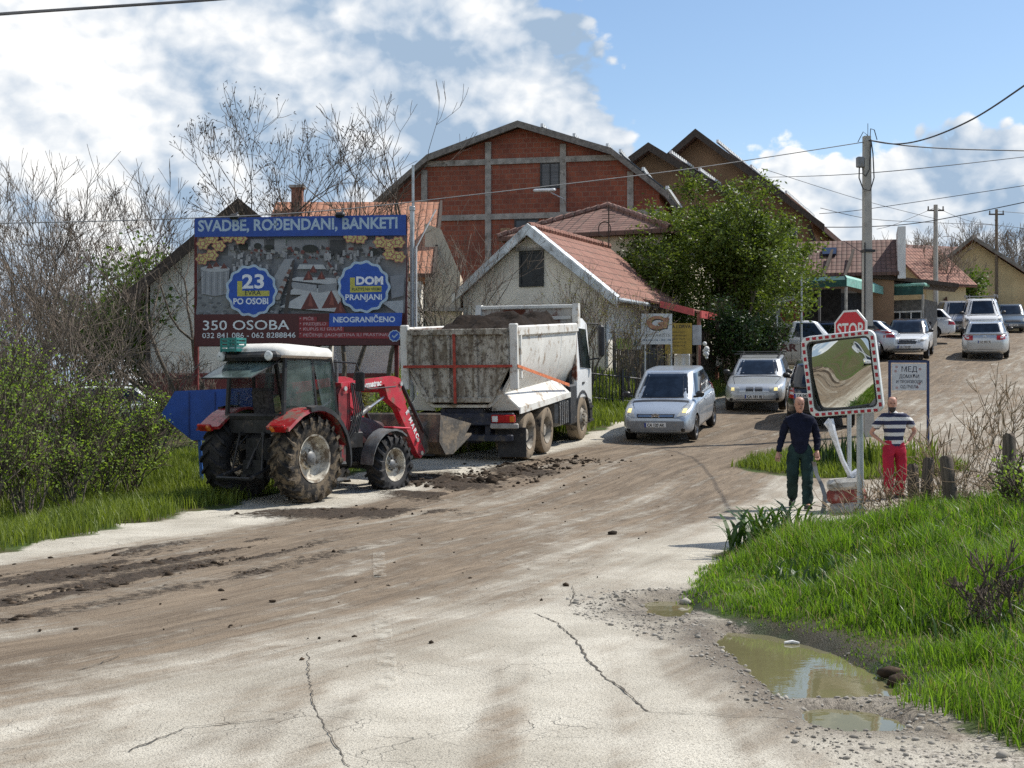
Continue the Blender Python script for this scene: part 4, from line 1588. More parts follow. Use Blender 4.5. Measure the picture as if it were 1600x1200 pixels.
# ------------------------------------------------------------------ dump truck
m, t, b = new_mat('muddy_white_body')
p = t.obj()
stv = t.noise(t.vmath('MULTIPLY', p, (2.6, 2.6, .8)), 2.0, 8, .75)
fl = t.noise(p, 9, 6, .75)
c = t.mix(t.ss(stv, .40, .60), (.46, .43, .36), (.18, .148, .105))
c = t.mix(t.math('MULTIPLY', t.ss(fl, .48, .62), .85), c, (.075, .054, .037))
c = t.mix(t.ss(t.noise(p, 3.5, 6, .75), .57, .66), c, (.035, .024, .018))
t.put(b.inputs['Base Color'], c)
b.inputs['Roughness'].default_value = .85
t.put(b.inputs['Normal'], t.bump(fl, .5, .02))
TAILM = m
BODYW = mat('body_white', (.66, .645, .59), .5, var=.08, scale=2, dirt=((.30, .235, .17), .42, 3.2))
TRUCKW = mat('cab_white', (.74, .74, .72), .32, var=.05, coat=.4, dirt=((.36, .31, .25), .22, 3))
RUSTIN = mat('rusty_inside', (.45, .42, .37), .85, var=.2, scale=3, dirt=((.13, .045, .028), .62, 2.6))
CHASSIS = mat('navy_chassis', (.016, .020, .036), .6, var=.4, dirt=((.10, .085, .065), .4, 5))
PLASTIC = mat('black_plastic', (.022, .022, .023), .6, var=.3, dirt=((.12, .10, .08), .35, 4))
STRAP = mat('red_strap', (.34, .05, .03), .8, var=.3, scale=12)
STRAPO = mat('orange_strap', (.55, .16, .06), .8, var=.3, scale=12)
HUBM = mat('dusty_hub', (.30, .27, .22), .75, var=.3, scale=8, dirt=((.13, .10, .07), .5, 6))


def truck_wheel(parent, c, r, w_, side, dual=False, tm=DUSTRUBBER):
    mb = MB()
    tyre_mesh(mb, c, r, w_, r * .56, 36, .85)
    if dual:
        tyre_mesh(mb, (c[0], c[1] - side * (w_ + .04), c[2]), r, w_, r * .56, 36, .85)
    wh = mb.build('wheel', tm, parent, smooth=40)
    mb = MB()
    s_ = side
    rim = r * .56
    if dual:
        prof = [(rim, s_ * w_ * .44), (rim * 1.02, s_ * w_ * .47), (rim * .9, s_ * w_ * .30), (rim * .82, -s_ * w_ * .25), (rim * .45, -s_ * w_ * .30), (rim * .42, s_ * w_ * .25), (.01, s_ * w_ * .30)]
    else:
        prof = [(rim, s_ * w_ * .44), (rim * 1.02, s_ * w_ * .47), (rim * .85, s_ * w_ * .38), (rim * .70, s_ * w_ * .52), (rim * .40, s_ * w_ * .56), (rim * .36, s_ * w_ * .72), (.01, s_ * w_ * .75)]
    mb.lathe(prof, c, (0, 1, 0), 28)
    for i in range(10):
        a = i * math.pi / 5
        y = prof[4][1] if not dual else -s_ * w_ * .30
        o = Vector(c) + Vector((math.cos(a) * rim * .56, y, math.sin(a) * rim * .56))
        mb.cyl(o, o + Vector((0, s_ * .05, 0)), .022, 6)
    mb.build('rim', HUBM, wh, smooth=40)
    return wh


zr_, zf_ = g1(.27, 30), g1(1.66, 34.4)
yaw = math.atan2(.953, .30)
lx, ly = .30, .953
px_, py_ = .953, -.30          # to the truck's right
ox, oy = .27 - px_ * 1.1, 30 - py_ * 1.1
pitch = math.atan2(zf_ - zr_, 4.62)
TK = thing('dump_truck', 'white three-axle dump truck loaded with dark soil, its tailgate caked in mud', 'dump truck', (ox, oy, zr_ + .01), 0)
TK.rotation_euler = (0, -pitch, yaw)
for s_ in (-1, 1):
    truck_wheel(TK, (0, s_ * 1.08, .52), .52, .30, s_, True)
    truck_wheel(TK, (1.36, s_ * 1.08, .52), .52, .30, s_, True)
    truck_wheel(TK, (4.66, s_ * 1.02, .53), .53, .33, s_, False)
mb = MB()
for s_ in (-1, 1):
    mb.box((2.3, s_ * .42, .98), (6.3, .10, .30))
mb.box((-.75, 0, .98), (.12, .9, .30))
mb.box((2.0, 0, .98), (.12, .8, .25))
for x in (0, 1.36):
    mb.cyl((x, -.9, .52), (x, .9, .52), .14, 12)
    mb.box((x, 0, .56), (.42, .46, .44), None, .1)
mb.box((4.66, 0, .50), (.2, 1.7, .18))
mb.build('chassis', CHASSIS, TK)
mb = MB()
mb.box((-.86, 0, .92), (.10, 2.3, .26), None, .02)
mb.box((-.80, 0, .52), (.10, 2.2, .14), None, .02)
for s_ in (-1, 1):
    mb.box((-.78, s_ * .55, .7), (.07, .10, .34))
mb.build('rear_bumper', CHASSIS, TK)
for s_ in (-1, 1):
    mb = MB()
    mb.box((-.90, s_ * .93, .93), (.08, .52, .17), None, .02)
    tl = mb.build('tail_lamp', REDL, TK)
    mb = MB()
    mb.box((-.945, s_ * .93 + .17 * -s_, .93), (.02, .12, .12))
    mb.build('reversing_lens', LAMPGLASS, tl)
    mb = MB()
    mb.box((-.945, s_ * .93 + .20 * s_, .93), (.02, .09, .12))
    mb.build('turn_lens', ORANGEL, tl)
    mb = MB()
    mb.box((-.62, s_ * 1.02, .42), (.02, .62, .62))
    mb.build('mud_flap', PLASTIC, TK)
    mb = MB()
    mb.box((-.90, s_ * .95, .78), (.10, .60, .11), None, .02)
    mb.build('lamp_bracket', mat('grey_bumper', (.30, .29, .27), .6, dirt=((.13, .11, .08), .4, 4)), TK)
# tipper body: half-pipe shell, open at the top
XR, XF = -.98, 4.02
prof = [(-1.22, 2.82), (-1.22, 2.48), (-1.20, 2.12), (-1.12, 1.80), (-.95, 1.46), (-.72, 1.22), (-.62, 1.16)]
prof = prof + [(-y, z) for y, z in reversed(prof)]
inn = [(y * .955, z + (.06 if abs(y) < 1.0 else 0)) for y, z in prof]


def shell(mb, x0, x1, kf=1.0):
    mb.loft([[(x, y, z) for y, z in prof + inn[::-1]] for x in (x0, x1)])


mb = MB()
shell(mb, XR + .1, XF)
mb.loft([[(XF, y, z) for y, z in prof], [(XF - .06, y * .97, z) for y, z in prof]])
body = mb.build('tipper_body', [BODYW], TK, smooth=25)
mb = MB()
mb.loft([[(x, y, z) for y, z in [(q[0] * .948, q[1] + (.07 if abs(q[0]) < 1.0 else 0)) for q in prof] + [(q[0] * .942, q[1] + (.08 if abs(q[0]) < 1.0 else 0)) for q in prof][::-1]] for x in (XR + .2, XF - .08)])
mb.build('inner_lining', RUSTIN, body)
for s_ in (-1, 1):
    mb = MB()
    mb.box(((XR + XF) / 2 + .05, s_ * 1.215, 2.74), (XF - XR - .1, .13, .22), None, .03)
    mb.build('top_rail', BODYW, body)
    mb = MB()
    mb.box((XR + .04, s_ * 1.20, 2.22), (.14, .17, 1.36), None, .02)
    mb.build('rear_post', BODYW, body)
    mb = MB()
    mb.box((XR + .34, s_ * 1.225, 2.22), (.12, .10, .96), None, .02)
    mb.build('side_rib', BODYW, body)
    mb = MB()
    P = [(-1.0, s_ * .62, 1.52), (3.25, s_ * .62, 1.52), (3.25, s_ * 1.22, 1.20), (-.80, s_ * 1.22, 1.14), (-1.0, s_ * .70, 1.10)]
    P = [(-.95, s_ * .80, 1.62), (2.9, s_ * .95, 1.62), (3.30, s_ * 1.24, 1.22), (-.72, s_ * 1.24, 1.14)]
    Q = [(x, y, z - .05) for x, y, z in P]
    mb.loft([P, Q])
    mb.face([(-.96, s_ * .80, 1.60), (-.73, s_ * 1.24, 1.10), (-.73, s_ * .62, 1.08)])
    mb.mesh([(-.72, s_ * 1.25, 1.16), (3.30, s_ * 1.25, 1.24), (3.30, s_ * 1.25, 1.12), (-.72, s_ * 1.25, 1.02), (-.72, s_ * 1.22, 1.16), (3.30, s_ * 1.22, 1.24), (3.30, s_ * 1.22, 1.12), (-.72, s_ * 1.22, 1.02)], [(0, 1, 2, 3), (7, 6, 5, 4), (0, 4, 5, 1), (2, 6, 7, 3), (1, 5, 6, 2), (0, 3, 7, 4)])
    mb.build('body_fender', BODYW, TK)
# headboard
mb = MB()
mb.box((XF + .02, 0, 2.35), (.09, 2.42, 1.75))
mb.build('headboard', RUSTIN, body)
mb = MB()
mb.box((XF + .02, 0, 3.25), (.16, 2.46, .10), None, .02)
mb.box((XF - .02, 0, 2.98), (.06, 2.2, .08))
for s_ in (-1, 1):
    mb.prism([(XF - .10, 2.75), (XF + .12, 2.75), (XF + .10, 3.32), (XF - .06, 3.32), (XF - .12, 3.05)], s_ * 1.22 - .07, s_ * 1.22 + .07)
mb.build('headboard_frame', BODYW, body)
# tailgate
mb = MB()
op = [(-1.12, 2.80), (1.12, 2.80), (1.12, 2.02), (.72, 1.28), (-.72, 1.28), (-1.12, 2.02)]
mb.prism(op, XR - .02, XR + .06, 'YZ')
tg = mb.build('tailgate', TAILM, body)
for nm, rects in (('tailgate_rib', [(-1.07, 2.06, .11, 1.44), (-.40, 2.06, .08, 1.40), (.20, 2.06, .07, 1.40), (.60, 2.1, .10, 1.3), (1.07, 2.3, .12, .94)]), ('tailgate_beam', [(0, 2.74, 2.2, .13), (0, 1.33, 1.46, .11)])):
    for y, z, sy_, sz in rects:
        mb = MB()
        if nm == 'tailgate_rib' and abs(y) < .9:
            z, sz = 2.0, 1.34
        mb.box((XR - .05, y * .985, z if abs(y) < .9 else 2.38), (.07, sy_, sz if abs(y) < .9 else .72), None, .015)
        mb.build(nm, TAILM, tg)
for s_ in (-1, 1):
    mb = MB()
    mb.loft([[(XR - .06, s_ * 1.10, 2.05), (XR - .06, s_ * 1.02, 2.02), (XR - .06, s_ * .66, 1.36), (XR - .06, s_ * .73, 1.28)], [(XR - .015, s_ * 1.10, 2.05), (XR - .015, s_ * 1.02, 2.02), (XR - .015, s_ * .66, 1.36), (XR - .015, s_ * .73, 1.28)]])
    mb.build('tailgate_edge', TAILM, tg)
mb = MB()
mb.box((XR - .095, 0, 2.03), (.012, 2.40, .055))
mb.build('strap', STRAP, tg)
mb = MB()
mb.box((XR - .09, .06, 1.98), (.012, .06, 1.44))
mb.build('upright_strap', STRAP, tg)
mb = MB()
mb.mesh([(XR - .02, -1.30, 2.06), (XR - .02, -1.30, 2.0), (3.1, -1.275, 1.38), (3.1, -1.275, 1.45), (XR - .02, -1.285, 2.06), (XR - .02, -1.285, 2.0), (3.1, -1.26, 1.38), (3.1, -1.26, 1.45)], [(0, 1, 2, 3), (7, 6, 5, 4), (0, 3, 7, 4), (1, 5, 6, 2), (0, 4, 5, 1), (2, 6, 7, 3)])
mb.build('side_strap', STRAPO, body)
# cab
mb = MB()
rings = []
for x, w_, z0, z1 in ((4.16, 1.10, .95, 2.86), (4.22, 1.16, .92, 2.95), (5.0, 1.18, .92, 3.0), (5.55, 1.16, .80, 2.96), (5.80, 1.12, .62, 2.30), (5.86, 1.05, .60, 1.6)):
    r_ = []
    for s_ in (-1, 1):
        q = [(x, s_ * w_ * .9, z0), (x, s_ * w_, z0 + .12), (x, s_ * w_, 1.62), (x, s_ * w_ * .93, z1 - .16), (x, s_ * w_ * .84, z1 - .02)]
        r_ += q if s_ < 0 else q[::-1]
    rings.append(r_)
mb.loft(rings)
cab = mb.build('cab', TRUCKW, TK, smooth=35)
CABGL = glass_mat('truck_glass', (.018, .024, .026), .06, 1.0, .7)
for s_ in (-1, 1):
    mb = MB()
    q = [(4.55, 1.19, 1.78), (5.48, 1.175, 1.70), (5.30, 1.10, 2.68), (4.55, 1.11, 2.72)]
    mb.loft([[(x, s_ * y, z) for x, y, z in q], [(x, s_ * (y + .012), z) for x, y, z in q]])
    mb.build('side_window', CABGL, cab)
    mb = MB()
    mb.box((4.75, s_ * 1.185, 1.38), (.17, .02, .05))
    mb.build('door_handle', PLASTIC, cab)
    mb = MB()
    mb.tube([(5.45, s_ * 1.10, 2.82), (5.62, s_ * 1.36, 2.80)], .02, 6)
    mb.tube([(5.45, s_ * 1.14, 1.92), (5.62, s_ * 1.36, 1.95)], .02, 6)
    mb.box((5.64, s_ * 1.42, 2.38), (.16, .17, .80), None, .05)
    mb.build('wing_mirror', PLASTIC, cab)
    mb = MB()
    rings = []
    for k in range(11):
        a = R(188 - k * 19)
        x, z = 4.66 + math.cos(a) * .66, .53 + math.sin(a) * .68
        rings.append([(x, s_ * .80, z), (x, s_ * 1.19, z), (x, s_ * 1.20, z - .05), (4.66 + math.cos(a) * .60, s_ * .80, .53 + math.sin(a) * .62)])
    mb.loft(rings)
    mb.build('wheel_arch', PLASTIC, TK, smooth=40)
    mb = MB()
    mb.box((5.45, s_ * 1.06, .62), (.5, .22, .55), None, .05)
    mb.box((5.42, s_ * 1.15, .42), (.4, .12, .05))
    mb.box((5.42, s_ * 1.15, .75), (.4, .12, .05))
    mb.build('cab_step', PLASTIC, TK)
    mb = MB()
    mb.box((2.75, s_ * .98, .80), (.85, .46, .62), None, .09)
    for k in range(5):
        mb.box((2.42 + k * .165, s_ * 1.22, .80), (.06, .03, .52))
    mb.build('side_tank', GREYM, TK)
    mb = MB()
    mb.box((3.72, s_ * 1.0, .92), (.62, .40, .95), None, .04)
    mb.build('side_cabinet', PLASTIC, TK)
mb = MB()
mb.loft([[(5.60, -1.0, 2.82), (5.60, 1.0, 2.82), (5.80, 1.04, 1.75), (5.80, -1.04, 1.75)], [(5.64, -1.0, 2.82), (5.64, 1.0, 2.82), (5.85, 1.04, 1.75), (5.85, -1.04, 1.75)]])
mb.build('windscreen', CABGL, cab)
mb = MB()
mb.box((5.86, 0, 1.15), (.06, 1.6, .7), None, .02)
mb.build('grille', PLASTIC, cab)
mb = MB()
mb.box((4.08, 0, 1.9), (.12, 2.0, 1.9))
mb.box((4.02, -.95, 1.6), (.2, .28, 1.5), None, .05)
mb.build('cab_back', PLASTIC, TK)
# the load
n = 56
V, F = [], []
xs = np.linspace(XR + .12, XF - .08, n)
ys = np.linspace(-1.12, 1.12, 30)
XX, YY = np.meshgrid(xs, ys, indexing='ij')
e = np.minimum(np.minimum((XX - xs[0]) / .6, (xs[-1] - XX) / .4), np.minimum((YY + 1.12) / .5, (1.12 - YY) / .5))
hh = 2.60 + .42 * sst(XX, -1.0, 1.2) * sst(e, 0, 1) + (fbm(XX * 2.2, YY * 2.2, 3, 61) - .5) * .38 * np.clip(e, .1, 1) + (fbm(XX * 9, YY * 9, 3, 62) - .5) * .16
ii_ = np.arange(n - 1)[:, None] * 30 + np.arange(29)[None, :]
Q = np.stack([ii_, ii_ + 30, ii_ + 31, ii_ + 1], -1).reshape(-1, 4)
SOILM = mat('dark_soil', (.018, .0125, .009), .95, var=.45, scale=14, bump=.9, bscale=22, dirt=((.045, .032, .024), .3, 9))
V = np.stack([XX.ravel(), YY.ravel(), hh.ravel()], 1)
V2 = V.copy()
V2[:, 2] = 1.95
bq = Q[:, ::-1] + len(V)
o = np_mesh('soil_heap', np.concatenate([V, V2]), np.concatenate([Q, bq]), SOILM)
o.matrix_world = TK.matrix_basis
tag(o, 'lumpy heap of dark brown soil filling the dump truck body', 'soil heap')
# ------------------------------------------------------------------ cars
def paint(name, col, metal=.0, rough=.32, dirt=.18):
    return mat(name, col, rough, metal, var=.05, scale=2, coat=.6, dirt=((.38, .32, .25), dirt, 3))


SILVERBLUE = paint('silver_blue_paint', (.40, .44, .48), .45)
SILVER = paint('silver_paint', (.46, .475, .48), .45)
WHITEP = paint('white_paint', (.66, .67, .67), 0)
BLACKP = paint('black_paint', (.014, .015, .018), 0, .25, .30)
DARKBLUE = paint('dark_blue_paint', (.018, .028, .055), .2, .25)
GREYBLUE = paint('grey_blue_paint', (.11, .145, .18), .4)
BEIGEP = paint('beige_grey_paint', (.42, .39, .33), 0)
TYRE = mat('car_tyre', (.022, .021, .020), .85, var=.3, scale=8, dirt=((.14, .11, .08), .4, 5))
ALLOY = mat('alloy_rim', (.34, .34, .34), .35, .7, var=.2, dirt=((.16, .13, .10), .4, 6))
CARGLASS = glass_mat('car_glass', (.008, .013, .022), .03, 1.0, .6)
HEADL = mat('headlamp_lens', (.34, .35, .34), .06, var=.25, scale=14, coat=.5)
TRIM = mat('black_trim', (.016, .016, .017), .5, var=.3, dirt=((.14, .12, .10), .25, 5))
GREYTRIM = mat('grey_bumper_trim', (.20, .205, .21), .55, var=.15, dirt=((.25, .21, .16), .3, 4))
CHROME = mat('chrome', (.7, .7, .7), .15, 1.0, var=.05)
PLATEM = mat('plate_white', (.66, .66, .64), .5, var=.05)
PLATEB = mat('plate_blue', (.01, .04, .25), .5)
PLATEK = mat('plate_black', (.012, .012, .012), .6)
m, t, b = new_mat('lit_headlamp')
t.put(b.inputs['Base Color'], (.75, .62, .25, 1))
b.inputs['Emission Color'].default_value = (1, .82, .36, 1)
b.inputs['Emission Strength'].default_value = .4
b.inputs['Roughness'].default_value = .15
LITLAMP = m


class Hull:
    """ray-castable body used to lay lamps, glass and trim onto its skin"""
    def __init__(s, objs):
        V, F = [], []
        for o in objs:
            b_ = len(V)
            V += [v.co.copy() for v in o.data.vertices]
            F += [tuple(b_ + i for i in p.vertices) for p in o.data.polygons]
        s.t = BVHTree.FromPolygons(V, F)

    def hit(s, o, d_):
        h_ = s.t.ray_cast(Vector(o), Vector(d_))
        return h_[0]


def patch(parent, hull, name, quad, face, m_, off=.008, th=.02, n=(8, 6), smooth=40):
    """quad: 4 corners in the face's plane - F/B: (y, z), L/R: (x, z), T: (x, y); laid on the hull with a thickness"""
    dirs = {'F': Vector((-1, 0, 0)), 'B': Vector((1, 0, 0)), 'L': Vector((0, -1, 0)), 'R': Vector((0, 1, 0)), 'T': Vector((0, 0, -1))}
    d_ = dirs[face]
    q = [Vector(p) for p in quad]
    P, Q = [], []
    last = None
    for i in range(n[1] + 1):
        r1, r2 = [], []
        for j in range(n[0] + 1):
            a = q[0].lerp(q[1], j / n[0])
            e = q[3].lerp(q[2], j / n[0])
            c_ = a.lerp(e, i / n[1])
            o = (Vector((9, c_[0], c_[1])) if face == 'F' else Vector((-9, c_[0], c_[1])) if face == 'B' else Vector((c_[0], 9, c_[1])) if face == 'L'
                 else Vector((c_[0], -9, c_[1])) if face == 'R' else Vector((c_[0], c_[1], 9)))
            h_ = hull.hit(o, d_)
            if h_ is None:
                h_ = (o + d_ * ((last - o).dot(d_))) if last is not None else o + d_ * 8
            last = h_
            r1.append(h_ - d_ * off)
            r2.append(h_ - d_ * (off - th))
        P.append(r1)
        Q.append(r2)
    mb = MB()
    k, l = n[0] + 1, n[1] + 1
    pts = [p for r_ in P for p in r_] + [p for r_ in Q for p in r_]
    N = k * l
    F = []
    for i in range(l - 1):
        for j in range(k - 1):
            a = i * k + j
            F.append((a, a + 1, a + k + 1, a + k))
            F.append((N + a + k, N + a + k + 1, N + a + 1, N + a))
    bd = [j for j in range(k)] + [i * k + k - 1 for i in range(1, l)] + [(l - 1) * k + j for j in range(k - 2, -1, -1)] + [i * k for i in range(l - 2, 0, -1)]
    for a, e in zip(bd, bd[1:] + bd[:1]):
        F.append((a, N + a, N + e, e))
    mb.mesh(pts, F)
    return mb.build(name, m_, parent, smooth=smooth)


def plate(parent, hull, face, z, txt, y=0.0, w_=.52, h_=.112, black=False):
    sg = 1 if face == 'F' else -1
    hx = [hull.hit((sg * 9, y + dy, z), (-sg, 0, 0)) for dy in (-w_ / 2, 0, w_ / 2)]
    x = max(h.x * sg for h in hx if h is not None) * sg
    mb = MB()
    mb.box((x + sg * .012, y, z), (.02, w_, h_), None, .004)
    po = mb.build('number_plate', PLATEK if black else PLATEM, parent)
    mb = MB()
    mb.box((x + sg * .0235, y - sg * (w_ / 2 - .022) * 1, z), (.003, .04, h_ * .96))
    mb.build('plate_band', PLATEB, po)
    mb = MB()
    put_text(mb, txt, .100, (x + sg * .022, y + sg * .015, z - .036), (0, sg, 0), (0, 0, 1), .003, width=w_ * .80, bold=.003)
    mb.build('plate_lettering', PLATEM if black else PLATEK, po, recalc=False)


def make_car(name, label, loc, heading, paintm, L, W, H, top, gh, wb, wr=.31, over=.86, sill=.24, group=None, cat='car', lit=False, hl=None, grille=None, tlq=None,
             ptxt='CA 120 AK', rails=False, bars=False, bumper=None, front=True, rear=True, pz=None, rpz=None, badge=None, pitch=0.0, pillars=(.0,), rearwin=True, panel=False, roofm=None, nose=.72):
    """top: (x, z) bonnet-belt-boot line, front to back; gh: (x windscreen foot, x roof front, x roof rear, x rear window foot, foot z rear); over: front overhang"""
    T = thing(name, label, cat, loc, heading, group)
    T.rotation_euler = (0, -pitch, heading)
    hw0 = W / 2
    xf, xr = L / 2, -L / 2
    tx = [p[0] for p in top][::-1]
    tzz = [p[1] for p in top][::-1]

    def zt(x):
        return float(np.interp(x, tx, tzz))
    xs = [xf, xf - .04, xf - .14, xf - .30] + list(np.linspace(xf - .5, xr + .45, 16)) + [xr + .26, xr + .12, xr + .04, xr]
    rings = []
    for i, x in enumerate(xs):
        de = min(xf - x, x - xr)
        kx = nose + (1 - nose) * math.sin(min(1, de / .62) * math.pi / 2) ** .8
        if de < .001:
            kx *= .95
        hw = hw0 * kx
        zb = sill + .10 * max(0, 1 - de / .35) ** 1.5
        z = zt(x)
        if de < .15:
            z -= .035 * (1 - de / .15)
        hh_ = z - zb
        zs = z - .05 - .02 * (hw < hw0 * .9)
        half = [(0, zb), (hw * .80, zb), (hw * .955, zb + .06), (hw * .99, zb + .20 * hh_ + .03), (hw, zb + .48 * hh_), (hw * .985, zb + .72 * hh_), (hw * .955, zs), (hw * .87, z - .012), (hw * .5, z + .012), (0, z + .02)]
        rings.append([(x, y, q) for y, q in half] + [(x, -y, q) for y, q in half[-2:0:-1]])
    mb = MB()
    mb.loft(rings)
    low = mb.build('lower', [paintm, TRIM])
    cut = MB()
    wx = (xf - over, xf - over - wb)
    for x in wx:
        for s_ in (-1, 1):
            cut.mi = 1
            cut.cyl((x, s_ * (hw0 - .30), wr), (x, s_ * (hw0 + .1), wr), wr + .055, 28)
    co = cut.build('cutter', [paintm, TRIM])
    md = low.modifiers.new('s', 'SUBSURF')
    md.levels = md.render_levels = 1
    md = low.modifiers.new('b', 'BOOLEAN')
    md.object, md.operation, md.solver = co, 'DIFFERENCE', 'EXACT'
    bake(low)
    bpy.data.objects.remove(co)
    # greenhouse
    xa0, xa1, xb1, xb0, zrf = gh
    zf0 = zt(xa0)
    G = []
    N = 36
    for k, (f, ins) in enumerate(((-.10, 0), (.0, 0), (.35, 0), (.72, 0), (.90, .0), (.97, .03), (1.0, .09), (1.012, .35))):
        ff = min(max(f, -.1), 1)
        x_f = xa0 + (xa1 - xa0) * (1 - (1 - max(ff, 0)) ** 1.15)
        x_r = xb0 + (xb1 - xb0) * (1 - (1 - max(ff, 0)) ** 1.25)
        hwk = (hw0 * .925) + (hw0 * .715 - hw0 * .925) * max(ff, 0) ** 1.25
        if ins:
            x_f -= ins * .9
            x_r += ins * .8
            hwk *= 1 - ins * .9
        mid, ha = (x_f + x_r) / 2, (x_f - x_r) / 2
        rg = []
        for j in range(N):
            a = 2 * math.pi * j / N
            ca, sa = math.cos(a), math.sin(a)
            e = .30
            px = math.copysign(abs(ca) ** e, ca)
            py = math.copysign(abs(sa) ** e, sa)
            x = mid + ha * px
            base = zt(min(max(x, xb0), xa0)) - .03 if f < .01 else None
            zc = float(np.interp(x, [xb0, xa0], [zrf, zf0]))
            z = zc - .12 if f < 0 else zc + (H - zc) * f
            if f > .95:
                z -= .02 * (abs(px) ** 3)
            # bow the windscreen
            if px > .6:
                x -= .10 * abs(py) ** 2.5 * (1 - .3 * f)
            rg.append((x, hwk * py, z))
        G.append(rg)
    mb = MB()
    mb.loft(G)
    ghm = mb.build('upper', [roofm or paintm, TRIM])
    md = ghm.modifiers.new('s', 'SUBSURF')
    md.levels = md.render_levels = 1
    bake(ghm)
    hull = Hull([low, ghm])
    # join into one body mesh
    bm = bmesh.new()
    bm.from_mesh(low.data)
    bm.from_mesh(ghm.data)
    me = bpy.data.meshes.new('body')
    bm.to_mesh(me)
    bm.free()
    for q in ([paintm, TRIM]):
        me.materials.append(q)
    if roofm:
        me.materials.append(roofm)
        nl = len(low.data.polygons)
        for p in me.polygons[nl:]:
            p.material_index = 2
    me.polygons.foreach_set('use_smooth', [True] * len(me.polygons))
    me.set_sharp_from_angle(angle=R(42))
    body_ = bpy.data.objects.new('body', me)
    COL.objects.link(body_)
    body_.parent = T
    bpy.data.objects.remove(low)
    bpy.data.objects.remove(ghm)
    ghH = Hull([body_])
    # glass
    def fz(f):
        return zf0 + (H - zf0) * f
    k0, k1 = hw0 * .855, hw0 * .655
    patch(T, ghH, 'windscreen_seal', [(-k0 - .03, fz(.06)), (k0 + .03, fz(.06)), (k1 + .035, fz(.91)), (-k1 - .035, fz(.91))], 'F', TRIM, .003, .008, (12, 6))
    patch(T, ghH, 'windscreen', [(-k0, fz(.10)), (k0, fz(.10)), (k1, fz(.88)), (-k1, fz(.88))], 'F', CARGLASS, .006, .01, (12, 6))
    if rearwin:
        zr0 = zrf + (H - zrf) * .16
        zr1 = zrf + (H - zrf) * .86
        patch(T, ghH, 'rear_window', [(-k0 * .92, zr0), (k0 * .92, zr0), (k1 * .98, zr1), (-k1 * .98, zr1)], 'B', CARGLASS, .006, .01, (10, 5))

    def sx(f, fr):   # x on the side at height fraction f, fr 0 front .. 1 rear
        a = xa0 + (xa1 - xa0) * f - .22 - .12 * (1 - f)
        e = xb0 + (xb1 - xb0) * f + .17
        return a + (e - a) * fr
    zs = lambda f, fr: float(np.interp(sx(f, fr), [xb0, xa0], [zrf, zf0])) * (1 - f) + H * f
    cuts = list(pillars) + [1.0]
    if not panel:
        for s_, fc in ((1, 'L'), (-1, 'R')):
            for a, e in zip(cuts[:-1], cuts[1:]):
                a2, e2 = a + .012, e - .012
                lo, hi = .13, .86
                patch(T, ghH, 'side_window', [(sx(lo, a2), zs(lo, a2)), (sx(lo, e2), zs(lo, e2)), (sx(hi, e2), zs(hi, e2)), (sx(hi, a2), zs(hi, a2))], fc, CARGLASS, .006, .01, (6, 5))
    # door shut lines, handles, mirrors
    for s_, fc in ((1, 'L'), (-1, 'R')):
        for k, fr in enumerate(cuts[:3] if not panel else cuts[:2]):
            x0 = sx(.1, fr) - (.02 if k else -.06)
            if abs(x0 - wx[1]) < wr * .6:
                continue
            z0, z1 = sill + .10, zt(x0) - .06
            patch(T, ghH, 'door_gap', [(x0 - .006, z0), (x0 + .006, z0), (x0 + .006, z1), (x0 - .006, z1)], fc, TRIM, .0025, .006, (1, 10))
        for fr in cuts[1:3]:
            x0 = sx(.1, fr) + .16
            patch(T, ghH, 'door_handle', [(x0 - .09, zt(x0) - .17), (x0 + .09, zt(x0) - .17), (x0 + .09, zt(x0) - .14), (x0 - .09, zt(x0) - .14)], fc, paintm, .022, .02, (2, 1))
        mb = MB()
        mxx = xa0 - .22
        mb.box((mxx, s_ * (hw0 * .93 + .10), zt(mxx) + .10), (.11, .20, .15), None, .045)
        mb.box((mxx, s_ * (hw0 * .93), zt(mxx) + .04), (.07, .12, .04))
        mb.build('wing_mirror', TRIM, T, smooth=40)
        patch(T, ghH, 'sill_trim', [(wx[1] + wr + .08, sill + .03), (wx[0] - wr - .08, sill + .03), (wx[0] - wr - .08, sill + .09), (wx[1] + wr + .08, sill + .09)], fc, TRIM, .006, .012, (6, 1))
    bx_ = xf - .34
    for s_ in (-1, 1):
        patch(T, ghH, 'bonnet_gap', [(xa0 + .06, s_ * hw0 * .80), (bx_, s_ * hw0 * .66), (bx_, s_ * hw0 * .66 + .012), (xa0 + .06, s_ * hw0 * .80 + .012)], 'T', TRIM, .003, .006, (10, 1))
    patch(T, ghH, 'cowl_strip', [(xa0 + .12, -hw0 * .78), (xa0 + .12, hw0 * .78), (xa0 - .01, hw0 * .78), (xa0 - .01, -hw0 * .78)], 'T', TRIM, .005, .01, (12, 1))
    zg = min(p[1] for p in hl) - .03 if hl else .6
    patch(T, ghH, 'bumper_gap', [(-hw0 * .92, zg), (hw0 * .92, zg), (hw0 * .92, zg + .010), (-hw0 * .92, zg + .010)], 'F', TRIM, .004, .008, (14, 1))
    for s_ in (-1, 1):
        patch(T, ghH, 'fog_lamp', [(s_ * hw0 * .70, sill + .10), (s_ * hw0 * .80, sill + .10), (s_ * hw0 * .80, sill + .18), (s_ * hw0 * .70, sill + .18)], 'F', TRIM, .012, .03, (2, 2))
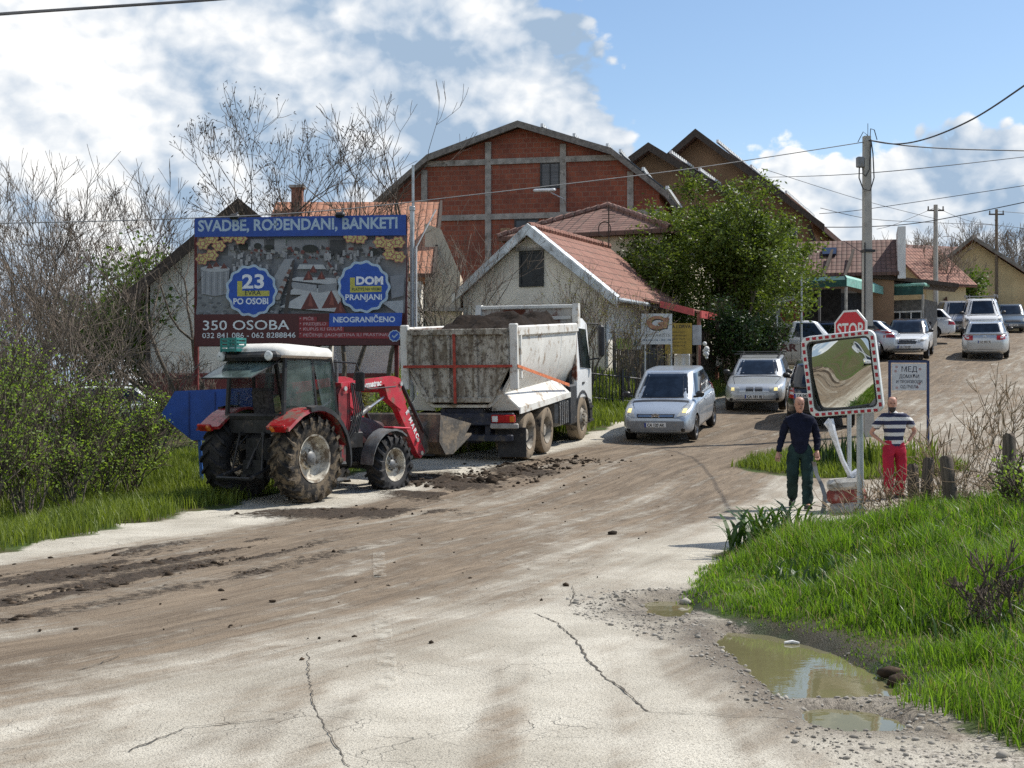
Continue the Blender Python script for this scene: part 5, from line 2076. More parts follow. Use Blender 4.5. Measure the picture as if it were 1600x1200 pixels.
    # wheels
    for x in wx:
        for s_ in (-1, 1):
            mb = MB()
            c_ = (x, s_ * (hw0 - .115), wr)
            tyre_mesh(mb, c_, wr, .205, wr * .66, 30, .85)
            wh = mb.build('wheel', TYRE, T, smooth=40)
            mb = MB()
            rim = wr * .67
            mb.lathe([(rim, s_ * .085), (rim * .94, s_ * .092), (rim * .90, s_ * .05), (rim * .30, s_ * .07), (.01, s_ * .078)], c_, (0, 1, 0), 24)
            ri = mb.build('rim', ALLOY, wh, smooth=35)
            mb = MB()
            for k in range(5):
                a = 2 * math.pi * k / 5 + .6
                d1, d2 = a + .22, a + 1.03
                mb.loft([[Vector(c_) + Vector((math.cos(q) * rr, s_ * yy, math.sin(q) * rr)) for q, rr in ((d1 + .1, rim * .36), (d2 - .1, rim * .36), (d2, rim * .82), (d1, rim * .82))] for yy in (.05, .0735)])
            mb.build('rim_openings', TRIM, ri)
    # lamps
    lampm = LITLAMP if lit else HEADL
    if hl:
        for s_ in (-1, 1):
            ho = patch(T, ghH, 'headlight', [(s_ * y, z) for y, z in hl], 'F', HEADL if not lit else HEADL, .008, .03, (6, 4))
            yc = sum(p[0] for p in hl) / 4
            zc = sum(p[1] for p in hl) / 4
            if lit:
                r_ = .052
                patch(T, ghH, 'lit_bulb', [(s_ * (yc - r_), zc - r_ * .8), (s_ * (yc + r_), zc - r_ * .8), (s_ * (yc + r_ * .8), zc + r_ * .75), (s_ * (yc - r_ * .8), zc + r_ * .75)], 'F', LITLAMP, .014, .02, (3, 3))
            else:
                patch(T, ghH, 'lamp_reflector', [(s_ * (yc - .06), zc - .04), (s_ * (yc + .06), zc - .04), (s_ * (yc + .06), zc + .04), (s_ * (yc - .06), zc + .04)], 'F', TRIM, .011, .02, (2, 2))
    for gq in grille or []:
        go = patch(T, ghH, 'grille', gq, 'F', TRIM, .008, .03, (8, 2))
        (y0, z0), (y1, _), (_, z1), _ = gq
        for k in (1, 2):
            z = z0 + (z1 - z0) * k / 3
            patch(T, ghH, 'grille_bar', [(y0 * .96, z - .007), (y1 * .96, z - .007), (y1 * .96, z + .007), (y0 * .96, z + .007)], 'F', CHROME if badge else GREYTRIM, .016, .012, (8, 1))
    if tlq:
        for s_ in (-1, 1):
            to = patch(T, ghH, 'tail_light', [(s_ * y, z) for y, z in tlq], 'B', REDL, .010, .03, (5, 4))
            yc, zc = sum(p[0] for p in tlq) / 4, sum(p[1] for p in tlq) / 4
            patch(T, ghH, 'reversing_lens', [(s_ * (yc - .05), zc - .035), (s_ * (yc + .05), zc - .035), (s_ * (yc + .05), zc + .03), (s_ * (yc - .05), zc + .03)], 'B', LAMPGLASS, .015, .02, (2, 2))
    bz = bumper or (sill + .12, sill + .26)
    if bumper:
        patch(T, ghH, 'front_bumper', [(-hw0 * .90, bz[0]), (hw0 * .90, bz[0]), (hw0 * .90, bz[1]), (-hw0 * .90, bz[1])], 'F', GREYTRIM, .014, .04, (14, 2))
    patch(T, ghH, 'air_intake', [(-hw0 * .62, sill + .06), (hw0 * .62, sill + .06), (hw0 * .58, sill + .15), (-hw0 * .58, sill + .15)], 'F', TRIM, .018, .03, (10, 1))
    patch(T, ghH, 'rear_bumper', [(-hw0 * .88, sill + .03), (hw0 * .88, sill + .03), (hw0 * .88, sill + .20), (-hw0 * .88, sill + .20)], 'B', TRIM, .012, .03, (12, 1))
    if pz:
        plate(T, ghH, 'F', pz, ptxt)
    if rpz:
        plate(T, ghH, 'B', rpz[1], ptxt, rpz[0])
    if rails or bars:
        for s_ in (-1, 1):
            mb = MB()
            y = s_ * hw0 * .64
            x0, x1 = xa1 - .15, xb1 + .15
            mb.tube([(x0, y, H - .05), (x0 - .10, y, H + .045), (x1 + .10, y, H + .045), (x1, y, H - .05)], .018, 6)
            mb.build('roof_rail', TRIM if not badge == 'silver' else CHROME, T)
        if bars:
            for x in (xa1 - .45, xb1 + .55):
                mb = MB()
                mb.box((x, 0, H + .085), (.06, hw0 * 1.75, .035), None, .01)
                for s_ in (-1, 1):
                    mb.box((x, s_ * hw0 * .64, H + .05), (.08, .06, .09), None, .01)
                mb.build('roof_bar', TRIM, T)
    return T, ghH


def place(u, Y, head, dz=0.0):
    """ground spot under pixel column u at distance Y, and the slope along the heading"""
    x = (u - 800) / FPX * Y
    c_, s_ = math.cos(head), math.sin(head)
    z0, z1, z2 = g1(x, Y), g1(x + c_ * 1.3, Y + s_ * 1.3), g1(x - c_ * 1.3, Y - s_ * 1.3)
    return (x, Y, (z1 + z2) / 2 + dz), math.atan2(z1 - z2, 2.6)


# nearest: silver people carrier coming towards us (front face at Y = 33.5)
hd = R(-90 - 17)
p_, pt = place(1050, 35.6, hd)
MPV_TOP = [(2.14, .60), (2.08, .72), (1.9, .80), (1.5, .92), (1.25, 1.0), (0, 1.04), (-1.2, 1.06), (-1.9, 1.02), (-2.1, .95), (-2.14, .8)]
T1, H1 = make_car('silver_car', 'silver people carrier with rounded nose and lit headlights, driving just past the truck', p_, hd, SILVERBLUE, 4.28, 1.75, 1.63, MPV_TOP, (1.32, .45, -1.35, -2.0, 1.04), 2.76, .31, .84,
                  lit=True, hl=[(.50, .66), (.80, .70), (.76, .93), (.62, .86)], grille=[[(-.44, .645), (.44, .645), (.46, .72), (-.46, .72)]], tlq=[(.62, .85), (.82, .85), (.78, 1.2), (.68, 1.2)],
                  ptxt='CA 120 AK', pz=.47, bumper=(.33, .56), pitch=pt, pillars=(.0, .40, .78), badge='chevron', sill=.20, nose=.80)
mb = MB()
for z in (.66, .70):
    hx = H1.hit((9, 0, z), (-1, 0, 0)).x + .03
    mb.mesh([(hx, -.10, z - .02), (hx, 0, z + .03), (hx, .10, z - .02), (hx, .10, z - .005), (hx, 0, z + .045), (hx, -.10, z - .005), (hx - .02, -.10, z - .02), (hx - .02, 0, z + .03), (hx - .02, .10, z - .02), (hx - .02, .10, z - .005), (hx - .02, 0, z + .045), (hx - .02, -.10, z - .005)],
            [(0, 1, 4, 5), (1, 2, 3, 4), (11, 10, 7, 6), (10, 9, 8, 7), (0, 6, 7, 1), (1, 7, 8, 2), (5, 4, 10, 11), (4, 3, 9, 10)])
mb.build('badge', CHROME, T1)
# silver estate with roof bars behind it
hd = R(-90 - 14)
p_, pt = place(1187, 42.2, hd)
EST_TOP = [(2.24, .55), (2.2, .70), (2.0, .78), (1.5, .86), (.95, .95), (0, .98), (-1.2, 1.0), (-2.0, .98), (-2.2, .9), (-2.24, .75)]
T2, H2 = make_car('estate_car', 'silver estate car with black roof bars and double kidney grille, following the people carrier', p_, hd, SILVER, 4.48, 1.74, 1.41, EST_TOP, (.98, .20, -1.75, -2.12, .98), 2.72, .31, .78,
                  lit=True, hl=[(.42, .60), (.80, .62), (.78, .745), (.42, .735)], grille=[[(-.235, .615), (-.02, .615), (-.02, .735), (-.235, .735)], [(.02, .615), (.235, .615), (.235, .735), (.02, .735)]],
                  ptxt='CA 181 BJ', pz=.47, rails=True, bars=True, pitch=pt, pillars=(.0, .37, .70), tlq=[(.55, .75), (.8, .75), (.8, .93), (.6, .93)])
# black off-roader going away with its spare wheel on the back
hd = R(90 - 12)
p_, pt = place(1282, 38.2, hd)
SUV_TOP = [(2.1, .70), (2.05, .85), (1.85, .95), (1.4, 1.02), (.95, 1.08), (0, 1.1), (-1.2, 1.1), (-1.9, 1.08), (-2.05, 1.0), (-2.1, .85)]
T3, H3 = make_car('black_car', 'black off-road car driving away, partly hidden by the traffic mirror and the walking man', p_, hd, BLACKP, 4.2, 1.76, 1.68, SUV_TOP, (1.0, .35, -1.65, -1.98, 1.08), 2.5, .36, .80,
                  hl=[(.5, .75), (.8, .75), (.78, .9), (.5, .9)], tlq=[(.66, .80), (.82, .80), (.80, 1.06), (.68, 1.06)], rpz=(.42, .88), ptxt='CA 047 LK', pitch=pt, pillars=(.0, .36, .70), sill=.30)
mb = MB()
hx = H3.hit((-9, -.1, .95), (1, 0, 0)).x
mb.lathe([(.20, -.0), (.33, -.0), (.35, -.06), (.35, -.16), (.31, -.20), (.01, -.21)], (hx + .02, -.12, .98), (1, 0, 0), 24)
mb.build('spare_wheel', TRIM, T3, smooth=40)
# white crossover
hd = R(-90 - 20)
p_, pt = place(1420, 57.8, hd)
T4, H4 = make_car('white_crossover', 'white crossover with black roof and black grille driving down towards the junction', p_, hd, WHITEP, 4.24, 1.79, 1.55, [(2.12, .60), (2.06, .80), (1.85, .90), (1.4, .96), (1.0, 1.02), (0, 1.05), (-1.2, 1.07), (-1.9, 1.05), (-2.08, .95), (-2.12, .8)],
                  (1.02, .30, -1.45, -1.98, 1.06), 2.65, .34, .84, hl=[(.50, .74), (.82, .76), (.80, .84), (.50, .82)], grille=[[(-.42, .66), (.42, .66), (.50, .84), (-.50, .84)], [(-.66, .36), (.66, .36), (.62, .48), (-.62, .48)]],
                  ptxt='CA 118 ZZ', pz=.54, pitch=pt, pillars=(.0, .42, .80), roofm=BLACKP, tlq=[(.5, .85), (.8, .85), (.8, .98), (.55, .98)], sill=.28)
# silver saloon right behind it
hd = R(-90 - 24)
p_, pt = place(1424, 64.5, hd)
SAL_TOP = [(2.2, .55), (2.15, .72), (1.9, .80), (1.4, .90), (.95, .95), (0, .99), (-1.1, 1.02), (-1.6, 1.04), (-2.1, 1.0), (-2.2, .8)]
make_car('saloon_car', 'silver saloon right behind the white crossover, only its cabin showing', p_, hd, SILVER, 4.4, 1.76, 1.46, SAL_TOP, (1.0, .25, -.95, -1.55, 1.03), 2.6, .32, .86,
         hl=[(.45, .62), (.8, .64), (.78, .78), (.45, .75)], grille=[[(-.4, .6), (.4, .6), (.4, .72), (-.4, .72)]], pz=.45, pitch=pt, pillars=(.0, .45), tlq=[(.5, .8), (.8, .8), (.8, .95), (.55, .95)], ptxt='CA 205 DS')
# white estate parked across by the restaurant
hd = R(180 - 12)
p_, pt = place(1414, 66.8, hd)
make_car('white_estate', 'white estate parked side-on in front of the restaurant porch', (p_[0], p_[1], p_[2] + .1), hd, WHITEP, 4.5, 1.75, 1.47, EST_TOP, (1.02, .25, -1.70, -2.12, 1.0), 2.65, .32, .82,
         hl=[(.45, .60), (.8, .62), (.78, .75), (.45, .73)], pz=.45, pillars=(.0, .42, .80), tlq=[(.62, .70), (.82, .70), (.76, 1.05), (.68, 1.05)], pitch=0, ptxt='CA 062 PO')
# silver estate driving away up the road
hd = R(90 - 20)
p_, pt = place(1541, 58.4, hd)
T7, H7 = make_car(
    'silver_estate', 'silver estate car driving away up the dirty road, red tail lights facing us', p_, hd, SILVER, 4.77, 1.82, 1.50, [(2.38, .58), (2.3, .75), (2.0, .84), (1.5, .92), (1.1, .98), (0, 1.02), (-1.4, 1.05), (-2.1, 1.04), (-2.32, .98), (-2.38, .8)],
    (1.15, .35, -1.85, -2.28, 1.04), 2.71, .33, .90, tlq=[(.45, .80), (.84, .82), (.84, 1.0), (.45, .99)], rpz=(0, .74), ptxt='CA 055 VJ', rails=True, badge='silver', pitch=pt, pillars=(.0, .37, .70),
    hl=[(.5, .62), (.8, .64), (.8, .78), (.5, .75)])
mb = MB()
hx = H7.hit((-9, 0, .92), (1, 0, 0)).x
mb.lathe([(.055, 0), (.06, -.012), (.045, -.015), (.04, 0)], (hx, 0, .92), (1, 0, 0), 18)
mb.build('badge', CHROME, T7)
# vans
VAN_TOP = [(2.5, .70), (2.42, .95), (2.2, 1.08), (1.9, 1.17), (1.5, 1.22), (0, 1.24), (-2.0, 1.24), (-2.45, 1.22), (-2.5, .9)]
hd = R(-90 - 16)
p_, pt = place(1533, 72.5, hd)
T8, H8 = make_car('white_van', 'white panel van with a roof rack coming down the road behind the silver estate', p_, hd, WHITEP, 5.0, 1.95, 1.97, VAN_TOP, (1.85, 1.15, -2.2, -2.42, 1.24), 3.1, .34, .95, cat='van', panel=True, rearwin=False,
                  hl=[(.62, .80), (.90, .85), (.86, 1.05), (.70, 1.0)], grille=[[(-.52, .78), (.52, .78), (.60, .95), (-.60, .95)]], pz=.5, ptxt='CA 091 TR', pitch=pt, pillars=(.0,), bumper=(.32, .60))
mb = MB()
for x in (.9, -.2, -1.3, -2.0):
    mb.box((x, 0, 2.08), (.05, 1.5, .03))
for s_ in (-1, 1):
    mb.tube([(1.1, s_ * .74, 2.0), (1.0, s_ * .74, 2.14), (-2.1, s_ * .74, 2.14), (-2.15, s_ * .74, 1.98)], .022, 6)
    mb.tube([(1.05, s_ * .60, 2.0), (.95, s_ * .60, 2.16), (-.2, s_ * .60, 2.16)], .018, 6)
mb.build('roof_rack', GREYTRIM, T8)
hull8 = H8
for s_, fc in ((1, 'L'), (-1, 'R')):
    patch(T8, hull8, 'side_window', [(1.35, 1.30), (.55, 1.30), (.62, 1.80), (1.05, 1.80)], fc, CARGLASS, .006, .01, (5, 4))
hd = R(-90 - 10)
p_, pt = place(1494, 74, hd)
make_car('silver_van', 'silver people van parked at the verge, left of the white panel van', p_, hd, paint('dull_silver', (.34, .34, .34), .4), 4.7, 1.85, 1.85, [(2.35, .70), (2.28, .9), (2.0, 1.02), (1.6, 1.12), (1.2, 1.16), (0, 1.18), (-2.0, 1.18), (-2.3, 1.15), (-2.35, .9)],
         (1.45, .75, -2.0, -2.28, 1.18), 2.9, .32, .9, cat='van', hl=[(.60, .70), (.85, .75), (.82, .92), (.60, .88)], grille=[[(-.5, .70), (.5, .70), (.5, .84), (-.5, .84)]], pz=.48, ptxt='CA 033 KM', pillars=(.0, .34, .66), pitch=pt, bumper=(.30, .58))
# dark car at the far right
hd = R(-90 - 14)
p_, pt = place(1577, 81, hd)
make_car('dark_car', 'dark blue-grey car parked beside the white van at the right edge', p_, hd, GREYBLUE, 4.3, 1.78, 1.62, MPV_TOP, (1.25, .5, -1.4, -2.0, 1.05), 2.6, .34, .85,
         hl=[(.5, .66), (.8, .70), (.76, .88), (.55, .84)], grille=[[(-.4, .62), (.4, .62), (.4, .74), (-.4, .74)]], pz=.46, ptxt='CA 078 GN', pillars=(.0, .40, .78), bumper=(.30, .5), pitch=pt)
# parked in front of the restaurant, tails to the road
hd = R(180 - 22)
p_, pt = place(1280, 54.5, hd)
make_car('blue_estate', 'dark blue estate parked under the dark green awning', p_, hd, DARKBLUE, 4.5, 1.76, 1.55, EST_TOP, (1.02, .25, -1.70, -2.12, 1.0), 2.65, .33, .82, hl=[(.45, .60), (.8, .62), (.78, .75), (.45, .73)],
         tlq=[(.62, .75), (.84, .75), (.78, 1.22), (.70, 1.22)], rpz=(0, .72), ptxt='CA 140 BR', pillars=(.0, .42, .80), rails=True)
hd = R(180 - 28)
p_, pt = place(1325, 57, hd)
make_car('pale_hatchback', 'pale silver hatchback parked behind the STOP sign', p_, hd, SILVERBLUE, 4.1, 1.74, 1.5, MPV_TOP[0:1] + [(2.0, .72)] + MPV_TOP[2:], (1.2, .4, -1.4, -1.95, 1.04), 2.5, .32, .80,
         tlq=[(.62, .78), (.83, .78), (.78, 1.12), (.68, 1.12)], hl=[(.5, .66), (.8, .70), (.76, .88), (.55, .84)], rpz=(0, .65), ptxt='CA 099 SP', pillars=(.0, .42, .80))
# beige-grey pickup van with lettering on its side
hd = R(0 - 8)
p_, pt = place(1243, 49.0, hd)
T14, H14 = make_car('delivery_van', 'small beige pickup van with dark lettering, white cab, beside the green tree', (p_[0], p_[1], p_[2] + .25), hd, BEIGEP, 4.6, 1.75, 1.80, [(2.3, .70), (2.22, .9), (2.0, 1.0), (1.5, 1.08), (1.1, 1.12), (0, 1.14), (-2.0, 1.14), (-2.25, 1.1), (-2.3, .9)],
                    (1.35, .75, -.15, -.35, 1.14), 2.8, .32, .85, cat='van', pillars=(.0,), roofm=WHITEP, hl=[(.55, .70), (.82, .74), (.80, .9), (.58, .88)], ptxt='CA 012 BS', rpz=(0, .6))
mb = MB()
yy = H14.hit((-.9, -9, .85), (0, 1, 0)).y - .012
put_text(mb, 'BB STAR', .34, (-.85, yy, .74), (1, 0, 0), (0, 0, 1), .003, bold=.012, width=1.7)
mb.build('side_lettering', mat('dark_red_lettering', (.10, .035, .03), .6), T14, recalc=False)
c2 = copy_tree(T2)
c2.location, c2.rotation_euler = (-8.6, 4.6, g1(-8.6, 4.6)), (0, 0, R(57))
tag(c2, 'silver car that shows only as a reflection in the traffic mirror', 'car')
# car glimpsed through the thicket on the left
hd = R(20)
p_, pt = place(198, 39, hd)
make_car('hidden_car', 'pale green-white car glimpsed through the bare thicket left of the blue arrow board', p_, hd, paint('pale_paint', (.60, .64, .62)), 4.1, 1.70, 1.42, EST_TOP[0:1] + EST_TOP[1:], (1.0, .25, -1.3, -1.9, 1.0), 2.5, .30, .8,
         hl=[(.45, .60), (.8, .62), (.78, .75), (.45, .73)], tlq=[(.55, .75), (.8, .75), (.8, .93), (.6, .93)], pillars=(.0, .42, .80))
# ------------------------------------------------------------------ billboard
BX0, BX1 = at(309, 543, 33.4), at(636.5, 538, 32.75)
bax = (BX1 - BX0)
BW = math.hypot(bax.x, bax.y)
BH = 3.02
brz = math.atan2(bax.y, bax.x)
bz0 = 3.02
gb = g1(BX0.x + 2, 33.2)
BB = thing('billboard', 'large wedding and banquet billboard on red posts in front of the village house', 'billboard', (BX0.x, BX0.y, gb), brz)
zb_ = bz0 - gb
FL = {}


def flat(col, rough=.6):
    k = tuple(col)
    if k not in FL:
        FL[k] = mat('print_%d' % len(FL), col, rough, var=.10, scale=9)
    return FL[k]


def bq(px, pz):
    """zoomed board coordinates -> board metres"""
    k = (px - 85) / 1300.0
    bot = 888 - 18 * k
    topv = 92 - 34 * k
    return k * BW, (bot - pz) / (bot - topv) * BH


class Print:
    """coloured flat shapes printed on the board, each a hair above the one below"""
    def __init__(s):
        s.mb, s.mats, s.lv = MB(), [], 0

    def col(s, c):
        m_ = flat(c)
        if m_ not in s.mats:
            s.mats.append(m_)
        s.mb.mi = s.mats.index(m_)
        s.lv += 1
        return -.046 - .0004 * s.lv

    def poly(s, pts, c):
        y = s.col(c)
        q = [bq(*p) for p in pts]
        s.mb.face([(x, y, zb_ + z) for x, z in q])

    def disc(s, cx, cz, rx, rz, c, n=22, lobes=0, amp=.0):
        y = s.col(c)
        pts = []
        N = n if not lobes else lobes * 8
        for i in range(N):
            a = 2 * math.pi * i / N
            k = 1 + (amp * math.cos(lobes * a) if lobes else 0)
            x, z = bq(cx + rx * k * math.cos(a), cz + rz * k * math.sin(a))
            pts.append((x, y, zb_ + z))
        s.mb.face(pts)

    def text(s, txt, x0, x1, zbase, hgt, c, bold=0.004, **kw):
        y = s.col(c)
        (xa, za), (xb, zb2) = bq(x0, zbase), bq(x1, zbase)
        size = hgt / 266.0 / .73
        put_text(s.mb, txt, size, ((xa + xb) / 2, y, zb_ + (za + zb2) / 2), (1, 0, 0), (0, 0, 1), 0, width=xb - xa, bold=bold, **kw)


mb = MB()
mb.box((BW / 2, -.015, zb_ + BH / 2), (BW, .05, BH))
pn = mb.build('panel', flat((.075, .018, .018)), BB)
mb = MB()
for z in (.3, 1.1, 1.9, 2.7):
    mb.box((BW / 2, .05, zb_ + z), (BW, .05, .06))
for x in (.4, 1.6, 2.9, 4.2):
    mb.box((x, .05, zb_ + BH / 2), (.05, .052, BH - .1))
mb.build('back_frame', GREYM, BB)
pr = Print()
GW, GD = (.30, .31, .31), (.10, .10, .10)
pr.poly([(85, 690), (85, 200), (1385, 175), (1372, 668)], (.19, .195, .20))
pr.poly([(85, 320), (85, 205), (1385, 180), (1385, 300)], (.15, .145, .14))
pr.poly([(565, 240), (565, 205), (900, 195), (900, 228)], (.16, .19, .15))
for x0, x1, c in ((280, 330, .30), (420, 505, .34), (520, 570, .08), (915, 1010, .055), (1020, 1060, .28), (1110, 1200, .30), (570, 640, .31), (650, 905, .24)):
    pr.poly([(x0, 318), (x0, 215), (x1, 212), (x1, 318)], (c, c, c))
rb = random.Random(3)
for i in range(120):
    x, z = rb.uniform(290, 1370), rb.uniform(268, 335)
    w_ = rb.uniform(10, 34)
    c = rb.choice([(.34, .34, .33), (.26, .26, .26), (.09, .09, .09), (.30, .30, .28), (.16, .05, .04), (.05, .05, .05)])
    pr.poly([(x, z), (x + w_ * .15, z - rb.uniform(8, 26)), (x + w_, z - rb.uniform(6, 22)), (x + w_, z + 4)], c)
for x, z, rx, rz in ((380, 258, 34, 22), (470, 258, 24, 20), (795, 270, 50, 24), (1185, 285, 26, 20), (540, 262, 28, 14)):
    pr.disc(x, z, rx, rz, (.025, .028, .022), 11)
for i in range(46):
    k = rb.random()
    x, z = 860 + rb.uniform(20, 360), 290 + rb.uniform(0, 120)
    c = rb.choice([.30, .36, .24, .10])
    pr.poly([(x, z + 22), (x + 2, z - 14), (x + 15, z - 16), (x + 17, z + 20)], (c, c, c))
for i in range(40):
    x, z = rb.uniform(300, 650), 310 + rb.uniform(0, 90)
    c = rb.choice([.32, .38, .26, .12])
    pr.poly([(x, z + 20), (x + 2, z - 10), (x + 16, z - 12), (x + 18, z + 18)], (c, c, c))
# floor, round table on the left, banquet table down the middle
pr.poly([(85, 690), (100, 560), (640, 500), (600, 680)], (.20, .21, .21))
for i in range(60):
    x, z = rb.uniform(95, 600), rb.uniform(580, 686)
    pr.poly([(x, z), (x + 12, z - 10), (x + 30, z - 4), (x + 18, z + 8)], rb.choice([(.10, .105, .11), (.27, .28, .29), (.15, .16, .16)]))
pr.poly([(640, 340), (700, 335), (610, 560), (560, 600), (480, 620)], (.29, .30, .31))
pr.poly([(120, 410), (300, 400), (290, 560), (205, 575), (125, 560)], (.27, .28, .29))
for i in range(9):
    x = 125 + i * 19
    pr.poly([(x, 420), (x + 8, 420), (x + 6, 566), (x - 1, 562)], (.20, .21, .22) if i % 2 else (.35, .36, .37))
pr.disc(210, 404, 92, 20, (.40, .41, .41))
for x, z in ((215, 375), (265, 385), (175, 385)):
    pr.poly([(x - 22, z + 18), (x, z - 18), (x + 24, z + 16)], (.14, .045, .035))
for (a, b_, c_, d__) in (((610, 640), (750, 560), (985, 560), (1000, 668)), ((645, 560), (700, 520), (960, 520), (980, 560)), ((660, 470), (720, 450), (960, 455), (968, 500)), ((720, 400), (735, 372), (880, 372), (900, 400))):
    pr.poly([a, b_, c_, d__], (.46, .47, .47))
pr.poly([(680, 480), (840, 500), (840, 545), (690, 520)], (.30, .31, .32))
pr.poly([(850, 500), (965, 485), (965, 530), (850, 548)], (.24, .25, .26))
for x, z, q in ((800, 600, 58), (930, 590, 60), (985, 640, 44), (790, 440, 34), (870, 440, 28), (820, 400, 26), (770, 350, 16), (800, 325, 12)):
    pr.poly([(x - q, z + q * .9), (x, z - q), (x + q * .9, z + q * .8)], (.13, .035, .028))
    pr.poly([(x - q * .2, z + q * .5), (x + q * .05, z - q * .8), (x + q * .3, z + q * .6)], (.24, .075, .055))
pr.poly([(635, 690), (690, 350), (705, 350), (660, 690)], (.06, .05, .045))
for i in range(16):
    k = i / 15
    x, z = 700 - 100 * k, 350 + 230 * k
    pr.disc(x, z, 8 + 10 * k, 7 + 9 * k, rb.choice([(.06, .05, .05), (.16, .07, .05), (.34, .33, .32)]), 8)
    x, z = 900 + 110 * k, 340 + 170 * k
    pr.disc(x, z, 7 + 9 * k, 6 + 9 * k, rb.choice([(.06, .05, .05), (.14, .05, .04), (.36, .35, .34)]), 8)
pr.poly([(1290, 440), (1375, 430), (1372, 560), (1300, 580)], (.22, .23, .25))
pr.poly([(1230, 600), (1370, 590), (1370, 668), (1330, 668)], (.36, .38, .40))
# gilt corner ornaments
for cx_, cz_, sg in ((135, 250, 1), (235, 262, 1), (190, 215, 1), (130, 345, 1), (190, 320, 1), (370, 215, 1), (290, 205, 1), (1285, 245, -1), (1230, 230, -1), (1340, 230, -1), (1290, 305, -1), (1345, 320, -1), (1110, 205, -1), (1050, 200, -1)):
    pr.disc(cx_, cz_, 40, 36, (.40, .16, .11), lobes=6, amp=.14)
    pr.disc(cx_, cz_, 34, 30, (.52, .44, .15), lobes=6, amp=.14)
    pr.disc(cx_, cz_, 22, 20, (.33, .10, .10), lobes=5, amp=.22)
    pr.disc(cx_, cz_, 14, 13, (.55, .46, .18), lobes=5, amp=.25)
BLUE, PALE = (.022, .075, .33), (.42, .53, .62)
pr.poly([(85, 208), (85, 92), (1388, 58), (1388, 186)], BLUE)
pr.text('SVADBE, ROĐENDANI, BANKETI', 108, 1338, 157, 70, PALE, .011)
pr.poly([(88, 886), (88, 690), (1372, 668), (1345, 868)], (.085, .019, .018))
for cx_, cz_ in ((440, 540), (1132, 508)):
    pr.disc(cx_, cz_, 158, 160, PALE, lobes=13, amp=.035)
    pr.disc(cx_, cz_, 142, 144, (.020, .085, .40), lobes=13, amp=.035)
YEL = (.50, .46, .09)
pr.poly([(352, 575), (352, 480), (383, 480), (383, 575)], YEL)
pr.poly([(383, 575), (383, 540), (552, 538), (552, 572)], YEL)
pr.text('23', 385, 522, 522, 88, (.80, .82, .84), .012)
pr.text('EVRA', 398, 498, 566, 30, (.03, .05, .04), .002)
pr.text('PO OSOBI', 328, 545, 622, 38, (.74, .79, .84), .006)
pr.poly([(1048, 545), (1048, 452), (1078, 452), (1078, 545)], YEL)
pr.poly([(1078, 545), (1078, 505), (1240, 502), (1240, 538)], YEL)
pr.text('DOM', 1086, 1250, 492, 48, (.80, .82, .84), .012)
pr.text('PLATITE NA VREME', 1060, 1238, 532, 18, (.04, .07, .05), .002)
pr.text('PRANJANI', 1020, 1242, 590, 36, (.74, .79, .84), .004)
pr.poly([(920, 758), (922, 676), (1366, 668), (1360, 750)], (.022, .09, .42))
pr.text('NEOGRANIČENO', 945, 1322, 728, 34, (.66, .72, .78), .005)
pr.text('350 OSOBA', 134, 672, 782, 62, (.74, .79, .78), .002)
pr.text('032 841 086 - 062 8288846', 134, 714, 832, 34, (.72, .77, .77), .001)
REDP = (.26, .03, .035)
for x0, x1, z0, z1 in ((735, 845, 698, 726), (735, 918, 728, 758), (735, 1012, 760, 790), (735, 1290, 793, 830)):
    pr.poly([(x0, z1), (x0, z0), (x1, z0), (x1, z1)], REDP)
for tx_, x1, zbz in (('PIĆE', 826, 719), ('PREDJELO', 902, 751), ('KUPUS ILI GULAŠ', 1000, 782), ('PEČENJE (JAGNJETINA ILI PRASTINA)', 1284, 817)):
    pr.text(tx_, 762, x1, zbz, 19, (.50, .34, .34), .001)
for z in (709, 740, 771, 803):
    pr.disc(744, z, 4, 4, (.5, .36, .36), 8)
pr.disc(1320, 812, 36, 36, PALE, lobes=10, amp=.05)
pr.disc(1320, 812, 30, 30, (.022, .09, .42), lobes=10, amp=.05)
pr.poly([(1302, 812), (1308, 806), (1316, 816), (1336, 796), (1340, 802), (1316, 828)], PALE)
po = pr.mb.build('printed_sheet', pr.mats, pn, recalc=False)
for f in po.data.polygons:
    if f.normal.y > 0:
        f.flip()
REDPOST = mat('red_oxide_post', (.13, .02, .018), .7, var=.3, scale=6)
for x in (-.07, BW - .28):
    mb = MB()
    mb.box((x, .12, (zb_ + BH) / 2 - .25), (.09, .09, zb_ + BH + .5))
    mb.build('post', REDPOST, BB)
for x in (1.02, 3.55):
    mb = MB()
    mb.tube([(x, .05, zb_ + BH), (x, -.12, zb_ + BH + .13), (x, -.32, zb_ + BH + .05)], .018, 6)
    mb.box((x, -.36, zb_ + BH + .0), (.22, .14, .12), Matrix.Rotation(R(30), 3, 'X'), .03)
    mb.build('flood_lamp', BLACKM, BB)
# galvanised pole at its right edge
p0 = at(644, 610, 33.6)
gq = g1(p0.x, p0.y)
gpole = thing('metal_pole', 'thin galvanised pole with a diagonal stay behind the right edge of the billboard', 'pole', (p0.x, p0.y, gq))
GALV = mat('galvanised', (.42, .44, .44), .45, .5, var=.2, scale=5)
mb = MB()
mb.cyl((0, 0, -.3), (0, 0, at(644, 322, 33.6).z - gq), .055, 10)
mb.cyl((.02, 0, at(644, 322, 33.6).z - gq), (.02, 0, at(646, 258, 33.6).z - gq), .03, 8)
mb.build('shaft', GALV, gpole)
mb = MB()
mb.cyl((.09, -.02, -.3), (.09, -.02, at(650, 385, 33.6).z - gq), .03, 8)
mb.cyl((.09, -.02, at(650, 388, 33.6).z - gq), (.55, .3, at(680, 325, 33.6).z - gq), .018, 6)
mb.build('stay', WHITEPAINT, gpole)
mb = MB()
